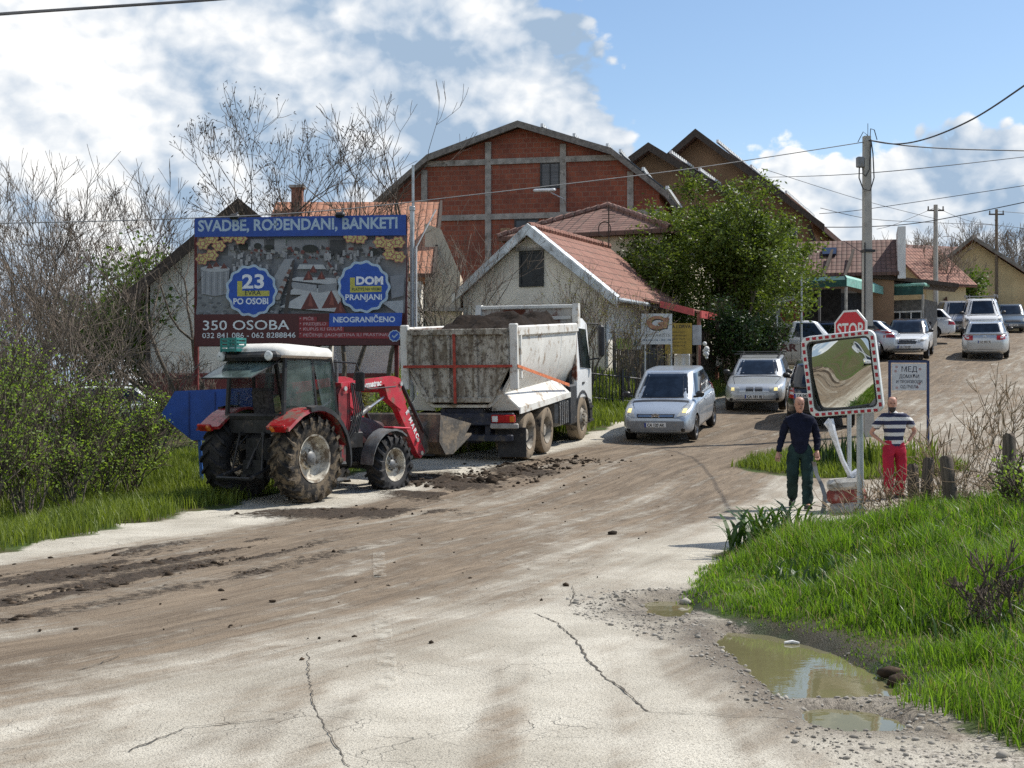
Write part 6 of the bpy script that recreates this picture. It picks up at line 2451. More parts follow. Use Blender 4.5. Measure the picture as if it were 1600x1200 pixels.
mb.box((0, 0, at(644, 326, 33.6).z - gq), (.14, .12, .12), None, .02)
mb.build('clamp', GALV, gpole)

# blue arrow board seen from behind
Y = 26.3
p0 = at(305, 700, Y)
g0 = g1(p0.x, Y)
AB = thing('arrow_board', 'blue arrow-shaped direction board seen from behind, left of the tractor', 'road sign', (p0.x, Y, g0), R(4))
BLUEB = mat('blue_sign_back', (.014, .075, .33), .5, var=.15, scale=3)
q = [at(252, 648, Y), at(274, 611, Y), at(392, 606, Y), at(420, 648, Y), at(392, 688, Y), at(300, 688, Y)]
mb = MB()
mb.prism([(p.x - p0.x, p.z - g0) for p in q], -.012, .012)
mb.build('board', BLUEB, AB)
mb = MB()
for u in (296, 336, 372):
    a = at(u, 612, Y)
    mb.box((a.x - p0.x, -.02, at(u, 648, Y).z - g0), (.02, .016, .86))
mb.build('stiffeners', mat('blue_rib', (.008, .032, .15), .5), AB)
for u, k in ((308, .10), (372, .02)):
    a = at(u, 684, Y)
    mb = MB()
    mb.cyl((a.x - p0.x + k, .04, -.3), (a.x - p0.x, .04, a.z - g0 + .8), .035, 8)
    mb.build('post', mat('blue_post', (.03, .10, .32), .45, var=.2), AB)

# ------------------------------------------------------------------ traffic mirror
Yp = 18.0
pb = at(1345, 830, Yp)
g0 = g1(pb.x, Yp)
TM = thing('traffic_mirror', 'square convex traffic mirror with red and white border on a grey post in the grass', 'traffic mirror', (pb.x, Yp, g0))
mb = MB()
mb.cyl((0, 0, -.4), (-.02, 0, 2.55), .043, 12)
mb.build('post', GALV, TM)
mc = at(1315.5, 584.5, 17.82)
fr = bpy.data.objects.new('mirror_head', None)
MW, MH, rc = .97, 1.04, .10
Rm = Matrix.Rotation(R(-33), 4, 'Z') @ Matrix.Rotation(R(7.5), 4, 'X') @ Matrix.Rotation(R(-4.6), 4, 'Y')
ML = Matrix.Translation(mc - Vector((pb.x, Yp, g0))) @ Rm


def rrect(w_, h_, r_, n=5):
    o = []
    for cx_, cz_, a0 in ((w_ / 2 - r_, h_ / 2 - r_, 0), (-w_ / 2 + r_, h_ / 2 - r_, 90), (-w_ / 2 + r_, -h_ / 2 + r_, 180), (w_ / 2 - r_, -h_ / 2 + r_, 270)):
        for k in range(n + 1):
            a = R(a0 + 90 * k / n)
            o.append((cx_ + r_ * math.cos(a), cz_ + r_ * math.sin(a)))
    return o


REFW = mat('reflector_white', (.70, .71, .69), .45, var=.06, dirt=((.4, .37, .31), .25, 6))
REFR = mat('reflector_red', (.40, .012, .03), .4, var=.1)
mb = MB(ML)
o_, i_ = rrect(MW, MH, rc), rrect(MW - .15, MH - .15, .07)
k = len(o_)
ring = lambda P, y: [(x, y, z) for x, z in P]
mb.loft([ring(o_, .05), ring(o_, -.012), ring(rrect(MW - .02, MH - .02, rc), -.02), ring(rrect(MW - .125, MH - .125, .08), -.02), ring(i_, .0), ring(i_, .06)], caps=False)
mf_ = mb.build('frame', REFW, TM, smooth=30)
mb = MB(ML)
for s_ in (-1, 1):
    for j in range(10):
        x = -MW / 2 + .10 + j * (MW - .2) / 9
        mb.box((x, -.0225, s_ * (MH / 2 - .032)), (.05, .004, .036), None, .0)
        z = -MH / 2 + .10 + j * (MH - .2) / 9
        mb.box((s_ * (MW / 2 - .032), -.0225, z), (.036, .004, .05))
stp = []
for s_ in (-1, 1):
    for j in range(10):
        for c_, sz in (((-MW / 2 + .10 + j * (MW - .2) / 9, -.0225, s_ * (MH / 2 - .032)), (.05, .004, .036)), ((s_ * (MW / 2 - .032), -.0225, -MH / 2 + .10 + j * (MH - .2) / 9), (.036, .004, .05))):
            q = MB(ML)
            q.box(c_, sz)
            q.build('red_stripe', REFR, mf_)
mb = MB(ML)
g_o, g_i = rrect(MW - .145, MH - .145, .07), rrect(MW - .175, MH - .175, .06)
mb.loft([ring(g_o, -.006), ring(g_o, -.016), ring(g_i, -.016), ring(g_i, .03)], caps=False)
mb.build('rubber_seal', TRIM, mf_)
m, t, b = new_mat('mirror_surface')
b.inputs['Base Color'].default_value = (.72, .73, .70, 1)
b.inputs['Metallic'].default_value = 1
b.inputs['Roughness'].default_value = .015
w_, h_ = MW - .16, MH - .16
P = []
Rc = 2.6
for i in range(41):
    row = []
    for j in range(41):
        x, z = (j / 40 - .5) * w_, (i / 40 - .5) * h_
        sag = (x * x + z * z) / (2 * Rc)
        wv = .0085 * math.sin(6.0 * x + 4 * z + .6) + .0070 * math.sin(7.0 * z - 5 * x + 1)
        row.append((x, -.028 + sag * 1.0 + wv + .02, z))
    P.append(row)
mb = MB(ML)
mb.grid(P)
o = mb.build('mirror_face', m, TM, smooth=1, recalc=False)
for f in o.data.polygons:
    if f.normal.y > 0:
        f.flip()
mb = MB(ML)
rings = []
for kk, y in ((1.0, .05), (.96, .09), (.7, .15), (.3, .17)):
    rings.append([(x * kk, y, z * kk) for x, z in o_])
mb.loft(rings)
mb.build('back_shell', GREYTRIM, TM, smooth=40)
mb = MB()
a = mc - Vector((pb.x, Yp, g0))
mb.tube([(-.02, 0, a.z + .2), (a.x, .08, a.z + .2)], .025, 6)
mb.tube([(-.02, 0, a.z - .2), (a.x, .08, a.z - .2)], .025, 6)
mb.box((-.02, 0, a.z), (.12, .12, .5), None, .02)
mb.build('bracket', GALV, TM)

# ------------------------------------------------------------------ stop sign on its concrete block
Ys = 22.0
pb = at(1327, 742, Ys)
gs = g1(pb.x, Ys)
SS_ = thing('stop_sign', 'red octagonal STOP sign on a grey post set in a red and white banded block', 'stop sign', (pb.x, Ys, gs))
mb = MB()
mb.cyl((0, 0, .45), (.0, .02, at(1328, 492, Ys).z - gs), .035, 10)
mb.build('post', GALV, SS_)
MS = Matrix.Translation((0.01, -.05, at(1328, 516, Ys).z - gs)) @ Matrix.Rotation(R(-52), 4, 'Z')
oc = [(.31 * math.cos(R(22.5 + 45 * k)) / math.cos(R(22.5)), .31 * math.sin(R(22.5 + 45 * k)) / math.cos(R(22.5))) for k in range(8)]
mb = MB(MS)
mb.prism(oc, -.012, .012)
sp = mb.build('sign_panel', REFW, SS_)
mb = MB(MS)
mb.prism([(x * .90, z * .90) for x, z in oc], -.0165, -.0125)
mb.build('red_field', mat('stop_red', (.50, .012, .022), .4, var=.06), sp)
mb = MB(MS)
put_text(mb, 'STOP', .30, (0, -.0175, -.10), (1, 0, 0), (0, 0, 1), .002, width=.50, bold=.006)
mb.build('lettering', REFW, sp, recalc=False)
mb = MB(MS)
mb.box((0, .03, .1), (.3, .02, .04))
mb.box((0, .03, -.1), (.3, .02, .04))
mb.build('back_rail', GALV, sp)
BLK = Matrix.Translation((-.02, .0, 0)) @ Matrix.Rotation(R(-12), 4, 'Z') @ Matrix.Rotation(R(-5), 4, 'Y')
CONB = mat('chalky_block', (.40, .385, .35), .92, var=.3, scale=5, dirt=((.16, .14, .11), .45, 6), bump=.6, bscale=18)
REDB = mat('faded_red_block', (.27, .075, .06), .9, var=.35, scale=4, dirt=((.36, .30, .26), .35, 7), bump=.5, bscale=18)
for z, h_, w_, m_ in ((.075, .19, .54, CONB), (.27, .20, .60, REDB), (.45, .17, .57, CONB)):
    mb = MB(BLK)
    mb.box((0, 0, z), (w_, .55, h_), None, .05)
    mb.build('painted_block', m_, SS_, smooth=40)
TAPE = mat('white_plastic_film', (.66, .67, .69), .3, var=.2, scale=18)
mb = MB()
P1 = [at(1297, 655, Ys - .1), at(1300, 672, Ys - .12), at(1308, 695, Ys - .1), at(1316, 718, Ys - .08), at(1326, 738, Ys - .05), at(1332, 745, Ys)]
pts = [p - Vector((pb.x, Ys, gs)) for p in P1]
mb.tube(pts, [.055, .06, .04, .036, .04, .06], 7)
mb.tube([Vector((.0, -.05, .56)), Vector((.10, -.04, .63)), Vector((.18, 0, .60))], [.05, .06, .03], 7)
mb.tube([pts[0], pts[0] + Vector((-.05, 0, -.06)), pts[1] + Vector((.04, 0, -.1))], [.03, .05, .015], 6)
o = mb.build('plastic_film', TAPE)
o.location = (pb.x, Ys, gs)
tag(o, 'crumpled strip of white plastic film hanging beside the STOP sign post', 'plastic film')
mb = MB()
rows = []
for (u, v, dy) in ((1272, 722, .1), (1276, 742, .06), (1284, 758, .0), (1289, 775, -.02), (1288, 792, -.03), (1284, 806, -.04)):
    a = at(u, v, Ys - .2 + dy)
    rows.append([a + Vector((-.035, 0, .01)), a + Vector((.035, .02, 0))])
mb.loft([[r_[0] + Vector((0, -.008, 0)), r_[1] + Vector((0, -.008, 0)), r_[1] + Vector((0, .008, 0)), r_[0] + Vector((0, .008, 0))] for r_ in rows])
o = mb.build('bent_strap', GREYM, smooth=40)
tag(o, 'bent grey strap standing beside the banded concrete block', 'strap')

# ------------------------------------------------------------------ honey sign
Ym = 32.0
pb = at(1450, 700, Ym)
g0 = g1(pb.x, Ym)
HS = thing('honey_sign', 'hand-lettered white honey board in a blue steel frame on two posts', 'sign', (pb.x, Ym, g0), R(3))
BLUEF = mat('navy_frame', (.018, .035, .11), .5, var=.2)
ztop = at(1450, 565, Ym).z - g0
wS = (1449 - 1388) / FPX * Ym
mb = MB()
for x in (0, -wS):
    mb.box((x, 0, ztop / 2 - .15), (.05, .05, ztop + .3))
mb.box((-wS / 2, 0, ztop), (wS + .05, .05, .05))
mb.build('frame', BLUEF, HS)
zt_, zb2 = at(1450, 568.5, Ym).z - g0, at(1450, 610, Ym).z - g0
mb = MB()
mb.box((-wS / 2, -.02, (zt_ + zb2) / 2), (wS - .10, .02, zt_ - zb2))
bd = mb.build('board', mat('weathered_board', (.52, .53, .54), .6, var=.08, scale=8), HS)
mb = MB()
hB = zt_ - zb2
for txt, y, w_, s_ in (('МЕД', .70, .46, .17), ('ДОМАЋИ', .46, .58, .115), ('И ПРОИЗВОДИ', .27, .76, .10), ('ОД ПЧЕЛА', .08, .52, .10)):
    put_text(mb, txt, s_, (-wS / 2, -.031, zb2 + hB * y), (1, 0, 0), (0, 0, 1), .002, width=(wS - .1) * w_, bold=.001)
mb.build('lettering', mat('dark_lettering', (.03, .032, .05), .7), bd, recalc=False)
mb = MB()
for x, z, c_ in ((.09, .88, 0), (.06, .72, 0), (.78, .80, 0), (.70, .12, 0), (.10, .10, 0), (.76, .25, 0)):
    put = Vector((-wS + .08 + x * (wS - .1), -.032, zb2 + hB * z))
    for k in range(5):
        a = k * 1.2566
        mb.face([put + Vector((.020 * math.cos(a + d__) + .02 * math.cos(a), 0, .014 * math.sin(a + d__) + .02 * math.sin(a))) for d__ in (0, 1.5, 3.1, 4.6)])
mb.build('flower_motif', mat('faded_pink', (.40, .25, .24), .7), bd, recalc=False)

# ------------------------------------------------------------------ poles and wires
CONPOLE = mat('spun_concrete', (.40, .38, .34), .9, var=.15, scale=2, dirt=((.22, .20, .17), .3, 3), bump=.3)
Yc = 35.0
pb = at(1356, 673, Yc)
g0 = g1(pb.x, Yc)
UP = thing('utility_pole', 'tall concrete utility pole with grey box and looped cables, behind the STOP sign', 'pole', (pb.x, Yc, g0), R(8))
hp = at(1354, 213, Yc).z - g0
mb = MB()
mb.loft([[(x * k + dx_, y * k, z) for x, y in ((-.12, -.115), (.12, -.115), (.12, .115), (-.12, .115))] for z, k, dx_ in ((-.5, 1.05, 0), (hp, .68, -.03))])
mb.build('shaft', CONPOLE, UP)
mb = MB()
zb3 = at(1345, 254, Yc).z - g0
mb.box((-.21, -.02, zb3), (.17, .16, .26), None, .02)
mb.build('junction_box', GREYTRIM, UP)
mb = MB()
mb.tube([(-.24, -.05, zb3 - .1), (-.26, -.08, zb3 - .4), (-.18, -.14, zb3 - .68), (.0, -.16, zb3 - .72), (.10, -.15, zb3 - .4), (.08, -.13, zb3 + .2), (.03, -.12, hp - .1)], .016, 6)
mb.tube([(-.16, -.05, zb3 - .12), (-.16, -.08, zb3 - .3), (-.10, -.12, zb3 - .36), (-.02, -.14, zb3 - .2), (.03, -.12, hp - .2)], .014, 6)
mb.tube([(.02, -.1, hp), (.05, -.05, hp + .18), (.16, -.02, hp + .16), (.24, 0, hp - .08)], .012, 5)
mb.tube([(-.04, -.1, hp), (-.14, -.05, hp + .1), (-.26, 0, hp - .15)], .010, 5)
mb.cyl((0, 0, hp), (0, 0, hp + .32), .008, 5)
mb.tube([(-.13, -.13, zb3 - 2.0), (-.135, -.13, 1.0)], .018, 6)
for z in (zb3 - 2.2, zb3 - 4.1):
    mb.box((0, -.0, z), (.28, .27, .06))
mb.build('cables_and_bands', BLACKM, UP)
for u, v0, v1, Yq, nm, lb, r_, m_, dxu in ((1462, 462, 320, 76, 'utility_pole', 'concrete pole with dark timber top among bare trees right of the restaurant', .15, CONPOLE, 0),
                                           (1557, 470, 327, 84, 'utility_pole', 'slim dark wooden pole in front of the yellow house', .11, OLDWOOD, 0),
                                           (1252, 560, 425, 47.5, 'metal_post', 'slim white metal post beside the delivery van and the green tree', .045, GALV, 0),
                                           (1214, 560, 492, 46.5, 'metal_post', 'short white metal post at the back of the delivery van', .04, GALV, 0)):
    a, e = at(u, v0, Yq), at(u, v1, Yq)
    g0 = g1(a.x, Yq)
    pt_ = thing(nm, lb, 'pole', (a.x, Yq, g0))
    mb = MB()
    mb.tube([(0, 0, -.4), (0, 0, (e.z - g0) * .6), (0, 0, e.z - g0)], [r_, r_ * .85, r_ * .75], 10)
    mb.build('shaft', m_, pt_)
    if r_ > .1:
        mb = MB()
        mb.box((0, 0, e.z - g0 - .3), (.9, .07, .08))
        for x in (-.4, 0, .4):
            mb.cyl((x, 0, e.z - g0 - .27), (x, 0, e.z - g0 - .08), .035, 6)
        mb.build('crossarm', DARKWOOD, pt_)
WIRE = mat('wire_black', (.02, .02, .021), .6)
WIREL = mat('wire_grey', (.20, .20, .20), .6)
WL = [([(-60, 28, 11), (0, 22, 11.2), (130, 13, 12), (325, 0, 13), (420, -8, 13.6)], .013, 'thick black cable crossing the top left corner of the sky', WIRE),
      ([(1356, 219, 35), (1400, 225, 33), (1450, 216, 30), (1520, 186, 26), (1600, 134, 22), (1650, 96, 20)], .016, 'black cable rising from the concrete pole top to the upper right', WIRE),
      ([(1358, 219, 35), (1420, 228, 36), (1500, 233, 38), (1620, 236, 40)], .016, 'black cable running level from the concrete pole top to the right', WIRE),
      ([(1350, 222, 35), (1190, 247, 34.5), (1045, 268, 33.5), (760, 302, 31.5), (500, 330, 30), (240, 343, 28.5), (-60, 350, 27)], .011, 'long pale wire running left from the concrete pole across the brick house', WIREL),
      ([(1620, 243, 40), (1362, 270, 35), (1200, 277, 52)], .010, 'thin wire passing the grey box towards the tall houses', WIRE),
      ([(1620, 287, 60), (1360, 326, 66), (1280, 334, 68)], .014, 'thin wire sloping to the eaves of the tall house', WIRE),
      ([(1620, 312, 62), (1450, 346, 66), (1360, 354, 67), (1287, 355, 68)], .020, 'thick sagging cable ending at the tall house eaves', WIRE),
      ([(1190, 263, 64), (1345, 312, 70), (1462, 342, 76)], .012, 'wire falling right from the tall roof to the far timber-topped pole', WIRE),
      ([(1282, 325, 68), (1360, 342, 71), (1462, 348, 76), (1557, 352, 84), (1640, 362, 86)], .014, 'low wire strung between the eaves and the two far poles', WIRE),
      ([(1462, 324, 76), (1510, 344, 80), (1557, 352, 84)], .012, 'short wire between the two far poles', WIRE),
      ([(1462, 324, 76), (1400, 350, 72), (1370, 358, 70)], .012, 'stay wire from the timber-topped pole down to the left', WIRE),
      ([(1557, 330, 84), (1640, 336, 86)], .014, 'wire leaving the slim wooden pole to the right', WIRE)]
for pts, r_, lb, m_ in WL:
    Q = [at(*p) for p in pts]
    O = []
    for i in range(len(Q) - 1):
        a, b_, c_, e = Q[max(i - 1, 0)], Q[i], Q[i + 1], Q[min(i + 2, len(Q) - 1)]
        for k in range(8):
            s_ = k / 8
            O.append(.5 * ((2 * b_) + (c_ - a) * s_ + (2 * a - 5 * b_ + 4 * c_ - e) * s_ ** 2 + (3 * b_ - a - 3 * c_ + e) * s_ ** 3))
    O.append(Q[-1])
    mb = MB()
    mb.tube(O, r_, 6)
    tag(mb.build('overhead_wire', m_, smooth=40), lb, 'wire', 'overhead wires')
# ------------------------------------------------------------------ plants
nr = np.random.RandomState(11)
BARK = mat('grey_bark', (.14, .118, .092), .95, var=.35, scale=9, bump=.5, bscale=30, dirt=((.06, .065, .035), .3, 5))
TWIG = mat('brown_twigs', (.185, .150, .120), .9, var=.35, scale=4)
TWIGD = mat('dark_twigs', (.11, .088, .070), .9, var=.35, scale=4)
DRY = mat('dry_stalks', (.30, .225, .15), .9, var=.4, scale=7)
GRASS = leaf_mat('spring_grass', (.050, .115, .010), (.215, .345, .042), .50, .45, 2.2)
GRASSV = leaf_mat('verge_grass', (.075, .115, .018), (.25, .30, .055), .40, .5, 1.3)
BUSHL = leaf_mat('bush_leaves', (.095, .165, .026), (.31, .41, .085), .52, .5, .9)
TREEL = leaf_mat('cherry_leaves', (.045, .078, .012), (.19, .245, .046), .38, .42, .8)
DARKL = leaf_mat('ivy_leaves', (.012, .030, .008), (.04, .075, .018), .25, .4, 1.2)
BUDL = leaf_mat('opening_buds', (.13, .12, .035), (.22, .21, .07), .35, .6, 1.5)


def seg_mesh(name, segs, k, m_, parent, smooth=True):
    """tapered tubes from segments (p0, p1, r0, r1)"""
    A = np.array([s_[0] for s_ in segs], float)
    B = np.array([s_[1] for s_ in segs], float)
    r0 = np.array([s_[2] for s_ in segs])[:, None, None]
    r1 = np.array([s_[3] for s_ in segs])[:, None, None]
    d_ = B - A
    d_ /= np.linalg.norm(d_, axis=1, keepdims=True) + 1e-9
    ref = np.where(np.abs(d_[:, 2:3]) > .9, np.array([[1., 0, 0]]), np.array([[0, 0, 1.]]))
    u = np.cross(d_, ref)
    u /= np.linalg.norm(u, axis=1, keepdims=True) + 1e-9
    w_ = np.cross(d_, u)
    ang = 2 * np.pi * np.arange(k) / k
    off = u[:, None, :] * np.cos(ang)[None, :, None] + w_[:, None, :] * np.sin(ang)[None, :, None]
    V = np.concatenate([A[:, None, :] + off * r0, B[:, None, :] + off * r1], 1).reshape(-1, 3)
    n = len(segs)
    base = (np.arange(n) * 2 * k)[:, None, None]
    j = np.arange(k)
    q = np.stack([j, (j + 1) % k, (j + 1) % k + k, j + k], 1)[None]
    return np_mesh(name, V, (base + q).reshape(-1, 4), m_, parent, smooth=smooth)


def grow(rg, segs, tips, p, d_, L, r, lev, maxlev, up=.10, wob=.16, spread_=(.45, .85), kids=(2, 3), side=.6, shrink=.72):
    n = max(2, int(3 + L * 1.2)) if lev < 2 else 3
    step = L / n
    rr = r
    for i in range(n):
        d2 = d_ + np.array([rg.normal(0, wob), rg.normal(0, wob), rg.normal(0, wob) + up])
        d2 /= np.linalg.norm(d2)
        q = p + d2 * step
        r2 = rr * (1 - .38 / n)
        segs.append((p, q, rr, r2, lev))
        p, d_, rr = q, d2, r2
        if lev < maxlev and i > 0 and rg.rand() < side:
            branch(rg, segs, tips, p, d_, L * rg.uniform(.40, .7), rr * rg.uniform(.45, .65), lev + 1, maxlev, up, wob, spread_, kids, side, shrink)
    if lev < maxlev:
        for c_ in range(rg.randint(kids[0], kids[1] + 1)):
            branch(rg, segs, tips, p, d_, L * shrink * rg.uniform(.8, 1.1), rr * rg.uniform(.62, .85), lev + 1, maxlev, up, wob, spread_, kids, side, shrink)
    else:
        tips.append((p, d_))


def branch(rg, segs, tips, p, d_, L, r, lev, *a):
    spread_ = a[3]
    ax = np.cross(d_, rg.normal(size=3))
    ax /= np.linalg.norm(ax) + 1e-9
    an = rg.uniform(*spread_)
    d2 = d_ * math.cos(an) + np.cross(ax, d_) * math.sin(an)
    grow(rg, segs, tips, p, d2 / np.linalg.norm(d2), L, max(r, .006), lev, *a)


def bare_tree(name, label, cat, x, y, H_, seed, stems=1, lean=(0, 0), r=.11, lev=4, tw=TWIG, spread_=(.35, .75), L0=.30, group=None, minr=.008, side=.55, up=.10, kids=(2, 3), stemspread=.28, pods=0):
    rg = np.random.RandomState(seed)
    z = g1(x, y)
    o = thing(name, label, cat, (x, y, z), 0, group)
    segs, tips = [], []
    for s_ in range(stems):
        a = rg.uniform(0, 6.28)
        d_ = np.array([lean[0] + stemspread * (stems > 1) * math.cos(a), lean[1] + stemspread * (stems > 1) * math.sin(a), 1.0])
        d_ /= np.linalg.norm(d_)
        grow(rg, segs, tips, np.array([.12 * math.cos(a) * (stems > 1), .12 * math.sin(a) * (stems > 1), -.15]), d_, H_ * L0 * rg.uniform(.85, 1.15), r * rg.uniform(.75, 1.1), 0, lev, up, .13, spread_, kids, side)
    top = max(s_[1][2] for s_ in segs)
    k = H_ / top
    segs = [(s_[0] * k, s_[1] * k, max(s_[2], minr), max(s_[3], minr * .8), s_[4]) for s_ in segs]
    big = [s_ for s_ in segs if s_[4] <= 1]
    sm = [s_ for s_ in segs if s_[4] > 1]
    seg_mesh('trunk', big, 6, BARK, o)
    if sm:
        cr = seg_mesh('crown', sm, 3, tw, o)
        cr['kind'] = 'stuff'
        if pods:
            P = np.array([t_[0] * k for t_ in tips])
            P = np.repeat(P, pods, 0) + rg.normal(0, .12, (len(P) * pods, 3))
            leaf_cards('seed_pods', P, .12, .03, mat('dry_pods', (.045, .032, .024), .9), o, rg, hang=True)['kind'] = 'stuff'
    return o, segs, tips, k


def leaf_cards(name, P, ln, wd, m_, parent, rg, hang=False, flat_=.0):
    """small folded leaf faces at points P"""
    n = len(P)
    d_ = rg.normal(size=(n, 3))
    d_[:, 2] = d_[:, 2] * .6 - (1.2 if hang else flat_)
    d_ /= np.linalg.norm(d_, axis=1, keepdims=True)
    s_ = np.cross(d_, rg.normal(size=(n, 3)))
    s_ /= np.linalg.norm(s_, axis=1, keepdims=True) + 1e-9
    L = (ln * rg.uniform(.6, 1.35, n))[:, None]
    W = (wd * rg.uniform(.7, 1.25, n))[:, None]
    nn = np.cross(d_, s_)
    a, tip = P, P + d_ * L
    mid = P + d_ * L * .5 + nn * W * .22
    V = np.stack([a, mid + s_ * W * .5, tip, mid - s_ * W * .5], 1).reshape(-1, 3)
    b_ = np.arange(n)[:, None] * 4
    F = np.concatenate([b_ + np.array([[0, 1, 2]]), b_ + np.array([[0, 2, 3]])], 0)
    return np_mesh(name, V, F, m_, parent)


def leafy(name, label, cat, x, y, H_, seed, n, ln=.10, wd=.05, m_=BUSHL, stems=5, lev=3, r=.03, lean=(0, 0), spread_=(.3, .7), group=None, up=.14, stemspread=.5, jit=.10, tw=TWIGD, L0=.34, squash=1.0, low=0.0, side=.6, trunkm=None, fill=None):
    rg = np.random.RandomState(seed)
    z = g1(x, y)
    o = thing(name, label, cat, (x, y, z), 0, group)
    segs, tips = [], []
    for s_ in range(stems):
        a = rg.uniform(0, 6.28)
        q = stemspread * rg.uniform(.2, 1)
        d_ = np.array([lean[0] + q * math.cos(a), lean[1] + q * math.sin(a), 1.0])
        d_ /= np.linalg.norm(d_)
        grow(rg, segs, tips, np.array([.25 * q * math.cos(a), .25 * q * math.sin(a), -.1]), d_, H_ * L0 * rg.uniform(.7, 1.15), r, 0, lev, up, .15, spread_, (2, 3), side)
    top = np.percentile([s_[1][2] for s_ in segs], 99)
    k = H_ / top
    sc = np.array([k * squash, k * squash, k])
    segs = [(s_[0] * sc, s_[1] * sc, max(s_[2], .006), max(s_[3], .005), s_[4]) for s_ in segs]
    seg_mesh('trunk' if cat == 'tree' else 'stems', [s_ for s_ in segs if s_[4] <= 1], 5, trunkm or BARK, o)
    seg_mesh('twigs', [s_ for s_ in segs if s_[4] > 1], 3, tw, o)['kind'] = 'stuff'
    l0 = 0 if cat == 'shrub' else 1
    A = np.array([s_[0] for s_ in segs if s_[4] >= l0])
    B = np.array([s_[1] for s_ in segs if s_[4] >= l0])
    wgt = np.linalg.norm(B - A, axis=1) * np.array([1 + s_[4] for s_ in segs if s_[4] >= l0])
    ix = rg.choice(len(A), n, p=wgt / wgt.sum())
    P = A[ix] + (B - A)[ix] * rg.rand(n, 1) + rg.normal(0, jit, (n, 3))
    P = P[P[:, 2] > low]
    if fill:
        nf, c_, ra = fill
        Q = rg.normal(size=(nf * 3, 3))
        Q *= (rg.rand(nf * 3, 1) ** .36) / np.linalg.norm(Q, axis=1, keepdims=True)
        a_ = np.arctan2(Q[:, 1], Q[:, 0])
        Q *= (.80 + .42 * fbm(a_ * 2.2 + 9, Q[:, 2] * 2.6 + 5, 3, seed))[:, None]
        Q = Q * np.array(ra) + np.array(c_)
        kf = fbm(Q[:, 0] * 1.5 + Q[:, 1] * .8, Q[:, 2] * 1.5 - Q[:, 1] * 1.1, 3, seed + 1) > .46
        P = np.concatenate([P, Q[kf][:nf]])
        P = P[P[:, 2] > low]
    leaf_cards('foliage', P, ln, wd, m_, o, rg)['kind'] = 'stuff'
    return o


def blades(name, X, Y, hgt, wd, m_, label=None, bend=.45, kind='stuff', z=None):
    n = len(X)
    Z = gz(X, Y) - .015 if z is None else z
    a = nr.uniform(0, 2 * np.pi, n)
    bd = bend * nr.uniform(.15, 1.2, n) * hgt
    dx_, dy_ = np.cos(a) * bd, np.sin(a) * bd
    sx, sy = -np.sin(a + nr.normal(0, .5, n)) * wd * .5, np.cos(a + nr.normal(0, .5, n)) * wd * .5
    base = np.stack([X, Y, Z], 1)
    side = np.stack([sx, sy, np.zeros(n)], 1)
    m1 = base + np.stack([dx_ * .28, dy_ * .28, hgt * .55], 1)
    tip = base + np.stack([dx_, dy_, hgt * np.clip(1 - .25 * (bd / hgt), .4, 1)], 1)
    V = np.stack([base - side, base + side, m1 + side * .8, m1 - side * .8, tip], 1).reshape(-1, 3)
    b_ = (np.arange(n) * 5)[:, None]
    F = np.concatenate([b_ + np.array([q]) for q in ((0, 1, 2), (0, 2, 3), (3, 2, 4))], 0)
    o = np_mesh(name, V, F, m_)
    if kind:
        o['kind'] = kind
    return o


def scatter(n, x0, x1, y0, y1, keep):
    X, Y = nr.uniform(x0, x1, n), nr.uniform(y0, y1, n)
    k = keep(X, Y)
    return X[k], Y[k]


# grass bank on the right
def kb(X, Y):
    d_ = bank_d(X, Y) + (fbm(X * 2.2, Y * 2.2, 3, 8) - .5) * .5
    return (d_ > .02) & (nr.rand(len(X)) < .35 + .75 * sst(d_, 0, .35)) & (Y < 18.6) & (np.abs(X) < Y * .40)


X, Y = scatter(150000, 1.4, 7.2, 6.2, 18.7, kb)
tall = .30 + 1.35 * sst(fbm(X * 1.3, Y * 1.3, 4, 14), .25, .75)
edge = sst(bank_d(X, Y), -.05, .8)
H_ = nr.uniform(.15, .44, len(X)) * tall * (.45 + .55 * edge)
H_ *= 1 - .5 * sst(Y, 15.2, 16.8) * sst(X, 5.2, 4.2)
H_ *= .70
H_ *= 1 - .5 * sst(bank_d(X, Y), 1.6, .6) * sst(Y, 9.5, 11) * sst(Y, 15, 13)
blades('grass', X, Y, H_, np.clip(.0045 + .0005 * Y, .006, .013) * nr.uniform(.7, 1.3, len(X)), GRASS, bend=.55)


STRAW = leaf_mat('dry_straw', (.20, .155, .075), (.42, .35, .20), .25, .6, 2.0)
q2 = (nr.rand(len(X)) < .05) & (bank_d(X, Y) > .7)
blades('weeds', X[q2], Y[q2], nr.uniform(.08, .24, q2.sum()), nr.uniform(.014, .034, q2.sum()), leaf_mat('weed_leaves', (.020, .05, .010), (.07, .13, .025), .3, .4), bend=1.0)
q_ = nr.rand(len(X)) < .13
blades('dry_grass', X[q_], Y[q_], H_[q_] * nr.uniform(.6, 1.5, q_.sum()), .008 * nr.uniform(.6, 1.2, q_.sum()), STRAW, bend=.8)


# verge on the left
def xlv_(Y):
    return np.interp(Y, [0, 16, 22.5, 29, 34.5, 41.5, 56], [-7.6, -6.0, -5.0, -2.7, 1.1, 5.1, 12])


def kl(X, Y):
    d_ = xlv_(Y) - X + (fbm(X * 1.5, Y * 1.5, 3, 18) - .5) * .7
    return (d_ > .02) & (nr.rand(len(X)) < .25 + .8 * sst(d_, 0, .4)) & (np.abs(X) < Y * .40)


